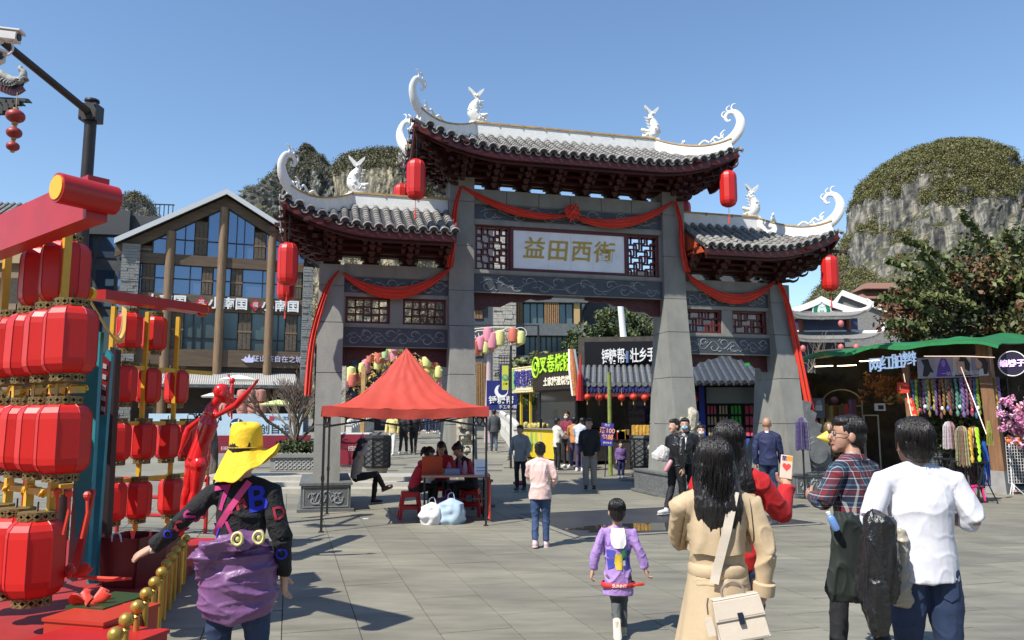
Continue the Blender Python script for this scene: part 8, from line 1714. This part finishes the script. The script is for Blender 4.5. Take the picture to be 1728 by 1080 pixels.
# --- woman in the trench coat
BEI = mat('beige trench gabardine', (.47, .355, .22), .75, var=.06, vs_=3, bump=.45, bs=7); t, J, HM = person('long haired woman in beige trench coat with a cream bag across her back', g0(1200, 3.85), -4, 1.61,
    dict(sR=(.104, -.004, .792), eR=(.142, -.02, .65), wR=(.128, -.0, .52), eL=(-.108, .08, .675), wL=(-.05, .19, .65), head=(0, .012, .912)), BEI, JEAN, 'long', near=2, shoes=WSH, hem=.56, curl=(.3, .75), tb=1.04, shirt=(1.0, 1.1), build=.95, hs=1.16, fold=.014, hdir={'R': ((-.55, -.25, -.75), (-.5, -.5, .4))})
tp = ch(t, 'top')
def skirt_(u, v): a = 2*PI*u; r_ = lerp(.136, .235, v); fl_ = 1+(.05*math.sin(9*a+1)+.03*math.sin(5*a))*v; return (r_*fl_*math.cos(a)*1.02, r_*fl_*.82*math.sin(a), .955-.50*v)
mb = MB(); mb.sheet(skirt_, 90, 16, .006, (0, 0, 1)); mb.build('coat_skirt', BEI, t, 60)
mb = MB(); etube(mb, [(0, 0, .935), (0, 0, .95), (0, 0, .985), (0, 0, 1.0)], [.134, .142, .142, .134], [.112, .122, .122, .112], (1, 0, 0), 30); mb.build('coat_belt', BEI, t, 60)
bv = bvh(tp)
def capef(x0, x1):
    def f(u, v): x = lerp(x0, x1, u); z_ = 1.33-.275*v-.02*abs(u-.5)*v; p, n_ = cast(bv, (x*(1-.12*(1-v)), 0, z_), off=.010+.014*v); return p
    return f
for x0, x1 in ((-.165, -.006), (.0, .168)): mb = MB(); mb.sheet(capef(x0, x1), 16, 14, .004, (0, -1, 0)); mb.build('storm_flap', BEI, t, 60)
mb = MB(); etube(mb, [(0, -.02, 1.33), (0, -.02, 1.36), (0, -.03, 1.395)], [.085, .072, .070], [.070, .062, .055], (1, 0, 0), 20); mb.build('collar', BEI, t, 60)
mb = MB(); d_ = (J['wR']-J['eR']).normalized(); c = J['wR']-d_*.02; mb.tube([c-d_*.06, c-d_*.055, c, c+d_*.004], [.046, .056, .056, .048], 18); mb.build('turned_cuff', BEI, t, 60)
MB().bar(J['sR']+V((-.06, -.0, .052)), J['sR']+V((.02, .0, .045)), .035, .008).build('epaulette', BEI, t)
strands(t, HM, 1000, .19, HAIR, 2, wave=.0024, r_=.0011, spread=2.2); CRM = mat('cream leather', (.60, .52, .42), .38, var=.04, bump=.08)
strap(t, tp, (.075, 0, 1.345), (-.045, 0, .93), .042, CRM, 'wide_strap', off=.034)
Mb = Matrix.Translation((.05, -.20, .80)) @ Matrix.Rotation(R(-11), 4, 'Y') @ Matrix.Rotation(R(-8), 4, 'X'); bg = thing('handbag', 'cream leather handbag with stitched flap hanging at the trench coat', 'handbag', (0, 0, 0)); bg.matrix_world = Matrix.Translation(t.location) @ Matrix.Rotation(t.rotation_euler[2], 4, 'Z') @ Mb
mb = MB(); mb.prism([(-.118, -.105), (.118, -.105), (.10, .08), (-.10, .08)], -.045, .045); o = mb.build('bag_body', CRM, bg); bv_ = o.modifiers.new('b', 'BEVEL'); bv_.width = .008; bv_.segments = 3
mb = MB(); mb.prism([(-.106, .082), (.106, .082), (.112, -.008), (-.112, -.008)], -.053, -.046); mb.box(-.103, .103, -.053, .045, .082, .09); o = mb.build('flap', CRM, bg); bv_ = o.modifiers.new('b', 'BEVEL'); bv_.width = .004; bv_.segments = 2
ST = mat('dark stitching', (.10, .08, .07), .6); mb = MB()
for i in range(26): x = -.098+i*.00785; mb.box(x, x+.004, -.0545, -.053, .0, .0025); mb.box(x, x+.004, -.0465, -.045, -.096, -.0935)
for i in range(11): z_ = -.09+i*.0085; [mb.box(s_*(.11-.0)-.001, s_*.11+.001, -.0465, -.045, z_, z_+.004) for s_ in (-1, 1)]
mb.build('stitching', ST, bg)['kind'] = 'stuff'
MB().box(-.012, .012, -.062, -.053, -.03, .02).build('clasp', mat('steel clasp', (.08, .09, .14), .25, metal=.8), bg); mb = MB(); mb.tube(spline([(-.05, 0, .088), (-.045, -.005, .125), (0, -.01, .15), (.045, -.005, .125), (.05, 0, .088)], 6), .006, 8); mb.build('top_handle', mat('taupe leather', (.25, .19, .16), .4), bg, 60)
mb = MB(); mb.prism([(-.018, -.05), (.018, -.05), (.016, .03), (-.016, .03)], -.004, .004); o = mb.build('leather_tag', CRM, bg); o.location = (-.14, -.03, -.01); mb = MB(); mb.tube([(-.118, -.02, .10), (-.13, -.02, .07), (-.135, -.02, .03)], .004, 6); mb.build('strap_chain', ST, bg)
# --- woman in red jacket with phone
RJ = mat('red jacket fleece', (.46, .010, .012), .7, var=.08, bump=.5, bs=9); t, J, HM = person('black haired woman in red jacket holding up a phone behind the trench coat', g0(1226, 4.6), -12, 1.67,
    dict(eR=(.172, .05, .672), wR=(.208, .155, .765), eL=(-.12, .05, .66), wL=(-.06, .16, .68)), RJ, JEAN, 'long', near=2, shoes=WSH, hem=.5, tb=1.18, shirt=(1.04, 1.08), curl=(.4, .9), fold=.013, hs=1.12, hdir={'R': ((.0, .25, 1), (-1, 0, .1))})
mb = MB(); etube(mb, [J['nec']+V((0, -.02, -.12)), J['nec']+V((0, -.02, -.04)), J['nec']+V((0, -.015, .03))], [.14, .125, .075], [.085, .10, .07], (1, 0, 0), 16); o = link('black_hood', remesh(mb, .009, 3, .02, 9, (1, 1, 1), 4), t); o.data.materials.append(BLKC); strands(t, HM, 500, .15, HAIR, 5, r_=.0012)
ph = thing('phone', 'raised phone in a cream case printed with a red heart and orange patch', 'phone', P(1327, 788, 4.32), R(-10)); ph.scale = (.87,)*3; ph.rotation_euler = (R(-12), R(8), R(-10)); mb = MB(); mb.box(-.037, .037, -.006, .006, -.075, .075); o = mb.build('phone_case', mat('cream case', (.66, .48, .38), .4), ph); bv_ = o.modifiers.new('b', 'BEVEL'); bv_.width = .005; bv_.segments = 3
hr = lambda s_, cx, cz: [(cx+s_*.9*(math.sin(a)**3), cz+s_*(.8125*math.cos(a)-.3125*math.cos(2*a)-.125*math.cos(3*a)-.0625*math.cos(4*a))) for a in np.linspace(0, 2*PI, 28)[:-1]]
MB().prism(hr(.029, 0, .0), -.0075, -.0065).build('heart_print', mat('heart red', (.60, .06, .05), .4), ph); MB().prism([(-.03, .04), (.032, .04), (.032, .07), (-.0, .07)], -.0075, -.0065).build('orange_patch', mat('orange patch', (.75, .28, .03), .4), ph)
MB().box(-.03, -.006, -.011, -.0065, .042, .068).build('camera_block', mat('violet camera block', (.2, .15, .4), .3), ph); 
for q in ((-.024, .061), (-.012, .061), (-.018, .049)): MB().cyl((q[0], -.013, q[1]), (q[0], -.011, q[1]), .0045, 10).build('lens', BLACK, ph)
# --- plaid shirt man
pm = bpy.data.materials.new('plaid shirt cotton'); pm.use_nodes = True; n = pm.node_tree; bs_ = n.nodes['Principled BSDF']; bs_.inputs['Roughness'].default_value = .85; tc = n.nodes.new('ShaderNodeTexCoord'); sx = n.nodes.new('ShaderNodeSeparateXYZ'); n.links.new(tc.outputs['Object'], sx.inputs[0])
def stripes(sock, fr_, ph_=0.):
    a = n.nodes.new('ShaderNodeMath'); a.operation = 'MULTIPLY_ADD'; a.inputs[1].default_value = fr_; a.inputs[2].default_value = ph_; n.links.new(sock, a.inputs[0]); f = n.nodes.new('ShaderNodeMath'); f.operation = 'FRACT'; n.links.new(a.outputs[0], f.inputs[0])
    c = n.nodes.new('ShaderNodeValToRGB'); c.color_ramp.interpolation = 'CONSTANT'; el = c.color_ramp.elements; el[0].color = (.018, .022, .055, 1); el[1].position = .22; el[1].color = (.50, .48, .44, 1)
    for p_, q_ in ((.27, (.018, .022, .055)), (.36, (.20, .02, .025)), (.56, (.018, .022, .055)), (.62, (.50, .48, .44)), (.66, (.02, .03, .08)), (.84, (.08, .22, .24)), (.92, (.018, .022, .055))): e = el.new(p_); e.color = (*q_, 1)
    n.links.new(f.outputs[0], c.inputs[0]); return c.outputs[0]
ad = n.nodes.new('ShaderNodeMath'); ad.operation = 'ADD'; n.links.new(sx.outputs[0], ad.inputs[0]); yy = n.nodes.new('ShaderNodeMath'); yy.operation = 'MULTIPLY'; yy.inputs[1].default_value = .8; n.links.new(sx.outputs[1], yy.inputs[0]); n.links.new(yy.outputs[0], ad.inputs[1])
mx = n.nodes.new('ShaderNodeMixRGB'); mx.inputs[0].default_value = .5; n.links.new(stripes(ad.outputs[0], 9.5), mx.inputs[1]); n.links.new(stripes(sx.outputs[2], 8.5, .3), mx.inputs[2]); g_ = n.nodes.new('ShaderNodeGamma'); n.links.new(mx.outputs[0], g_.inputs[0]); g_.inputs[1].default_value = 1.05; n.links.new(g_.outputs[0], bs_.inputs['Base Color'])
t, J, HM = person('man in navy and red plaid shirt with glasses looking left', g0(1430, 5.4), 32, 1.70,
    dict(eL=(-.15, .03, .662), wL=(-.085, .135, .672), eR=(.14, .03, .65), wR=(.06, .15, .64), head=(0, .02, .925), aL=(-.07, .06, .045), kL=(-.06, .05, .285), kR=(.05, .0, .285), aR=(.055, -.08, .05)), pm, BLKC, 'short', near=2, head=(52, 4, 0), shoes=WSH, hem=.49, tb=1.15, shirt=(1.1, 1.15), face=True, build=1.04, skin=SKIN2, hs=1.14, fold=.009)
mb = MB()
for s_ in (-1, 1): q = MB(); q.tube([(s_*.0175+.0145*math.cos(i*PI/8), .0555, .001+.0125*math.sin(i*PI/8)) for i in range(17)], .0009, 5); q.tube([(s_*.032, .0545, .004), (s_*.043, .03, .003), (s_*.044, -.004, -.001)], .0011, 5); mb.add([HM @ V(v) for v in q.v], q.f)
q = MB(); q.tube([(-.003, .0555, .003), (.003, .0555, .003)], .001, 5); mb.add([HM @ V(v) for v in q.v], q.f); mb.build('glasses', BLACK, t, 60); strands(t, HM, 500, .05, HAIR, 7, r_=.0012, ang=(PI*.9, PI*2.1))
mb = MB(); etube(mb, [J['nec']+V((0, -.01, -.005)), J['nec']+V((0, -.01, .03))], [.078, .066], [.066, .058], (1, 0, 0), 20); mb.build('shirt_collar', pm, t, 60)
LEA = mat('black leather', (.014, .014, .015), .28, var=.2, bump=.5, bs=35); DGR = cm('bottle black cloth', (.012, .018, .015))
def coat_(label, px, Y, z0, z1, w0, w1, m_, dy=0, fold=.03, lean=0, nm='carried_jacket', fst=(1.8, 1.8, .5), dep=.055):
    c = V((X(px, Y), Y, 0)); return puffy(nm, label, c, None, [([(0, 0, z1), (lean*.2, 0, z1-.04), (lean*.5, .0, (z0+z1)/2), (lean*.9, .0, z0+.05), (lean, .0, z0)], [w0*.8, w0, (w0+w1)/2, w1, w1*.8], [dep*.8, dep*1.1, dep, dep*.9, dep*.6])], m_, .008, fold*.55, 6, fst, px)
coat_('blackish green jacket hanging from the plaid shirt man arm', 1418, 4.95, .56, 1.10, .09, .14, DGR, lean=-.03)
coat_('black leather jacket carried over the white shirt man left arm', 1472, 4.2, .74, 1.19, .085, .11, LEA, lean=-.04, fold=.035, dep=.08); coat_('black leather sleeve drooping below the carried leather jacket', 1458, 4.15, .58, .86, .05, .058, LEA, fold=.03)
coat_('beige puffer jacket tucked beside the black leather one', 1499, 4.35, .68, 1.08, .03, .065, mat('beige nylon', (.34, .31, .25), .4, bump=.2, bs=30), fold=.03, fst=(.6, .6, 2.2))
c = P(1405, 880, 4.86); bo = thing('water_bottle', 'small blue bottle held beside the hanging dark jacket', 'bottle', c); bo.rotation_euler = (0, R(-25), 0); bo.scale = (.75,)*3; mb = MB(); mb.lathe([(.012, .06), (.026, .045), (.032, .02), (.032, -.06), (.028, -.075)], 14); mb.build('bottle_body', mat('sky blue plastic', (.16, .30, .62), .2), bo, 50); MB().cyl((0, 0, .06), (0, 0, .085), .018, 10).build('cap', WL, bo)
# --- white shirt man
WSHT = mat('white jersey', (.62, .62, .67), .85, bump=.55, bs=6.5, stretch=(1, 1, .7)); t, J, HM = person('man in plain white long sleeved shirt and dark jeans seen from behind', g0(1538, 4.4), -3, 1.70,
    dict(sL=(-.116, 0, .788), sR=(.116, 0, .788), eL=(-.172, -.03, .672), wL=(-.11, .10, .64), eR=(.160, -.02, .662), wR=(.085, .12, .66), kL=(-.06, .01, .285), kR=(.062, .0, .285), head=(0, .02, .912), nec=(0, .002, .826)), WSHT, JEAN, 'short', near=2, shoes=WSH, hem=.475, sleeve=.64, tb=1.12, shirt=(1.05, 1.1), build=1.06, torso=1.04, fold=.009, legw=1.12, skin=SKIN2, hs=1.2)
strands(t, HM, 1300, .082, HAIR, 9, r_=.0011, spread=.6); tr = ch(t, 'trousers')
for s_ in (-1, 1): decal(t, tr, [[(-.045, .05), (.045, .05), (.045, -.04), (0, -.065), (-.045, -.04)]], (s_*.085, 0, .775), JEAN, 'back_pocket', off=.007)
# --- middle distance people
NAVJ = cm('navy jacket', (.012, .018, .065)); LJ = LEA
def far(label, px, Y, rz, h, top, bot, hair='short', shoes=BSH, pose=None, **k): return person(label, g0(px, Y), rz, h, pose or {}, top, bot, hair, shoes=shoes, **k)
WK = lambda s_: dict(kL=(-.05, .045*s_, .285), aL=(-.05, .09*s_, .05), kR=(.05, .02, .285), aR=(.05, -.10*s_, .06), eL=(-.13, -.04*s_, .64), wL=(-.13, -.02*s_, .49), eR=(.13, .03*s_, .64), wR=(.13, .09*s_, .50))
t, J, HM = far('bald man in navy jacket with white hem walking past the right pillar', 1290, 14.4, -22, 1.69, NAVJ, JEAN, 'bald', WSH, WK(1), tb=1.2, hem=.48, skin=SKIN2, shirt=(1.1, 1.1), near=1)
mb = MB(); etube(mb, [J['wai']+V((0, 0, -.22)), J['wai']+V((0, 0, -.20))], [.162, .162], [.128, .128], (1, 0, 0), 24); mb.build('white_hem', WL, t, 60); mb = MB(); etube(mb, [J['nec']+V((0, 0, .0)), J['nec']+V((0, 0, .03))], [.068, .060], [.064, .055], (1, 0, 0), 16); mb.build('white_collar', WL, t, 60)
BM = mat('blue surgical mask', (.28, .45, .60), .7); BPK = mat('pink bottle', (.60, .25, .28), .4)
t, J, HM = far('young man in black leather jacket and blue mask facing the camera', 1153, 14.2, 165, 1.68, LJ, BLKC, 'short', WSH, WK(1), tb=1.25, face=True, near=1); maskf(t, HM, BM); decal(t, ch(t, 'top'), [[(-.03, .10), (.03, .10), (0, -.12)]], (0, 0, 1.22), WSH, 'white_tee', (0, -1, 0), off=.006)
t, J, HM = far('young man in black and white jacket turned left beside the masked one', 1136, 13.7, 120, 1.66, LJ, BLKC, 'short', WSH, WK(-1), tb=1.2, near=1)
strap(t, ch(t, 'top'), (0, 0, 1.33), (-.02, 0, 1.06), .06, WSH, 'white_back_stripe', (-.6, 1, 0)); ct = coat_('white and dark jacket carried by the young men near the third pillar', 1120, 13.5, .95, 1.18, .10, .16, mat('off white coat', (.55, .53, .50), .7), lean=-.12); c = P(1128, 786, 13.3); bo = thing('drink_bottle', 'pink bottle held low by the young man with the jacket', 'bottle', c); bo.rotation_euler = (0, R(30), 0); MB().lathe([(.02, .11), (.035, .09), (.04, -.1), (.03, -.11)], 12).build('bottle_body', BPK, bo, 50)
t, J, HM = far('woman with white face mask half hidden behind the third pillar', 1180, 15.2, 170, 1.55, BLKC, BLKC, 'pony', BSH, face=True); maskf(t, HM, WSH)
GRJ = cm('grey work jacket', (.26, .27, .28)); t, J, HM = far('cleaner in grey jacket sweeping with a long handled pan', 878, 18.2, 160, 1.52, GRJ, BLKC, 'bun', BSH, dict(eL=(-.15, .0, .64), wL=(-.13, .06, .53), wR=(.15, .06, .52), eR=(.14, 0, .64), head=(0, .03, .915)), tb=1.25, face=True, hem=.44, shirt=(1.12, 1.15))
q = thing('dustpan', 'red dustpan on a long stick by the cleaner feet', 'dustpan', G(877, 822)); mb = MB(); mb.tube([(.0, 0, .08), (-.18, .1, .85)], .012, 6); mb.build('stick', BLACK, q); mb = MB(); mb.ball((0, 0, .10), (.17, .1, .06), 14, 7); mb.build('pan', mat('crimson plastic', (.42, .02, .06), .4), q, 60)
far('woman in black sweater and light grey trousers standing facing the camera', 993, 18.4, 172, 1.66, BLKC, cm('light grey trousers', (.24, .23, .21)), 'short', BSH, dict(wL=(-.10, .09, .52), wR=(.10, .09, .52)), tb=1.25, hem=.47, face=True, shirt=(1.15, 1.2), legw=1.25)
far('small child in purple jacket and navy trousers by the candy counter', 1045, 21.3, 190, .96, cm('purple child jacket', (.13, .07, .20)), cm('navy trousers', (.015, .02, .08)), 'short', WSH, hs=1.3, tb=1.3, shirt=(1.25, 1.3), legw=1.3, build=1.2, face=True)
SH_ = lambda **k: dict(eL=(-.13, .06, .65), wL=(-.08, .18, .62), eR=(.13, .06, .65), wR=(.08, .18, .62), **k)
far('woman in white cardigan and black trousers ordering at the kiosk', 939, 23.3, -60, 1.55, cm('white cardigan', (.55, .53, .48)), BLKC, 'short', BSH, SH_(), tb=1.2, hem=.44)
t, J, HM = far('man in maroon vest and white mask at the kiosk', 956, 24.2, 150, 1.72, cm('maroon vest', (.16, .012, .035)), BLKC, 'short', WSH, SH_(), tb=1.2, face=True); maskf(t, HM, WSH)
far('person in orange sleeved jacket leaning over the kiosk counter', 968, 23.6, -20, 1.58, cm('ochre sleeve cloth', (.45, .20, .06)), cm('plum trousers', (.06, .04, .10)), 'short', WSH, SH_(), tb=1.1)
far('person in white and grey shirt leaning beside the orange sleeved one', 977, 23.1, -35, 1.60, cm('pale grey shirt', (.45, .48, .55)), cm('plum trousers', (.06, .04, .10)), 'long', WSH, SH_(head=(.02, .08, .90)), tb=1.15)
far('man in dark hooded jacket walking up the street past the banner', 834, 30.5, 5, 1.66, cm('dark hooded jacket', (.045, .05, .055)), cm('slate jeans', (.05, .07, .10)), 'short', BSH, WK(1), tb=1.3, shirt=(1.2, 1.2), hem=.46)
far('woman in yellow top and white trousers walking down the street', 664, 29.0, 175, 1.60, cm('pale yellow top', (.60, .50, .20)), cm('white trousers', (.62, .60, .58)), 'long', WSH, WK(1), tb=1.2); far('person in black coat walking beside the yellow top woman', 683, 29.3, 172, 1.68, BLKC, BLKC, 'short', WSH, WK(-1), tb=1.3); far('second person in black walking right of the black coat', 700, 29.6, 178, 1.68, cm('off black coat', (.02, .018, .02)), BLKC, 'short', BSH, WK(1), tb=1.2)
for i, (px, Y, c_) in enumerate(((724, 44, (.05, .06, .09)), (735, 45, (.3, .3, .32)), (746, 43, (.25, .10, .10)), (718, 47, (.02, .02, .02)), (606, 45, (.04, .04, .06)), (759, 46, (.12, .12, .14)))): far(['far walker in slate blue left of the second pillar', 'far walker in pale grey', 'far walker in dusty red', 'far walker in black', 'far walker in navy near the left balustrade', 'rightmost far walker in dark grey beside the pillar'][i], px, Y, 175, 1.65, cm(f'far cloth {i}', c_), JEAN, 'short', WSH, WK(1))
# --- seated people
def seat(h, lean=.06, sz=.44, fwd=.24, **k):
    p = (sz+.075)/h; d = p-.52; z = lambda v: v+d; o = dict(pel=(0, 0, p), wai=(0, lean*.25, z(.61)), che=(0, lean*.8, z(.715)), nec=(0, lean*1.35, z(.81)), head=(0, lean*1.7+.02, z(.905)), sL=(-.1, lean*1.2, z(.79)), sR=(.1, lean*1.2, z(.79)), eL=(-.125, lean+.07, z(.65)), eR=(.125, lean+.07, z(.65)), wL=(-.06, lean+.20, z(.655)), wR=(.06, lean+.20, z(.655)), hL=(-.05, .01, p-.01), hR=(.05, .01, p-.01), kL=(-.065, fwd, p), kR=(.065, fwd, p), aL=(-.07, fwd-.02, .045), aR=(.07, fwd-.02, .045)); o.update({a: V(b) for a, b in k.items()}); return o
RSW = cm('red jumper', (.42, .012, .03)); person('girl with ponytail in red jumper seated left of the tent table', (-1.66, 13.3, 0), -62, 1.45, seat(1.45, .10), RSW, BLKC, 'pony', shoes=WSH, hs=1.08, head=(0, -28, 0), near=1); person('woman in red top seated behind the tent table', (-1.28, 14.35, 0), 178, 1.6, seat(1.6, .05), RSW, BLKC, 'long', shoes=BSH, head=(0, -30, 0), face=True)
person('woman in black seated at the right end of the tent table bending forward', (-.70, 13.72, 0), 125, 1.58, seat(1.58, .10), BLKC, BLKC, 'bun', shoes=BSH, head=(0, -35, 0), near=1)
p_ = GF.W(-4.45, -.1, .0); BOOT = mat('brown boot', (.06, .02, .012), .4); person('woman in pale top and black leggings sitting cross legged at the outer left pillar', (p_.x, p_.y, 0), -78, 1.6, seat(1.6, .03, .46, kR=(.03, .25, .36), aR=(-.06, .34, .19), eL=(-.11, .09, .62), wL=(-.03, .10, .73), wR=(.03, .11, .72), eR=(.11, .09, .62)), cm('cream knit', (.46, .40, .34)), BLKC, 'long', shoes=BOOT, head=(0, -15, 0), near=1)
# --- red flying statue and small red figure behind it
RS = mat('glossy red resin', (.55, .012, .012), .22, coat=.4); SO = V((X(318, 9.0), 9.0, .12)); hh = 1.38; jl = lambda px, py, y=0: tuple((P(px, py, 9.0+y)-SO)/hh)
t, J, HM = person('glossy red statue of a flying figure stretching one arm up to the right', SO, 0, hh, dict(head=jl(375, 664), nec=jl(356, 692), che=jl(352, 714), wai=jl(340, 748), pel=jl(332, 775), sL=jl(347, 700, .10), sR=jl(364, 702, -.10), eL=jl(318, 724, .14), wL=jl(306, 757, .1), eR=jl(398, 684, -.16), wR=jl(424, 655, -.2), hL=jl(327, 782, .06), hR=jl(337, 784, -.05), kL=jl(318, 822, .05), aL=jl(307, 862, .03), kR=jl(330, 830, -.04), aR=jl(318, 868, -.05)), None, None, 'bald', skin=RS, near=1, curl=(.3, .12), hs=1.28, head=(-60, -5, 0), build=1.5)
t.name = 'statue'; t['category'] = 'statue'; mb = MB(); mb.tube(spline([(J['aL']+J['aR'])/2+V((0, 0, .08)), (J['aL']+J['aR'])/2-V((.02, 0, .05)), V((-.02, 0, .08)), V((-.01, 0, -.02))], 5), interp([.05, .045, .05, .07], 16), 12); mb.build('tail_support', RS, t, 60)
for (px, py, Y, s_, lb) in ((352, 745, 12.0, .75, 'small red dancing figure statue low behind the flying one'), (392, 652, 12.4, .7, 'small red climbing figure statue beside the driftwood top')):
    o_ = P(px, py, Y); t, J, HM = person(lb, o_-V((0, 0, s_*.8)), 100, s_, dict(eR=(.16, .04, .9), wR=(.2, .1, 1.02), kL=(-.07, .12, .33), aL=(-.06, .02, .1)), None, None, 'bald', skin=RS, hs=1.2, build=1.1); t.name = 'statue'; t['category'] = 'statue'
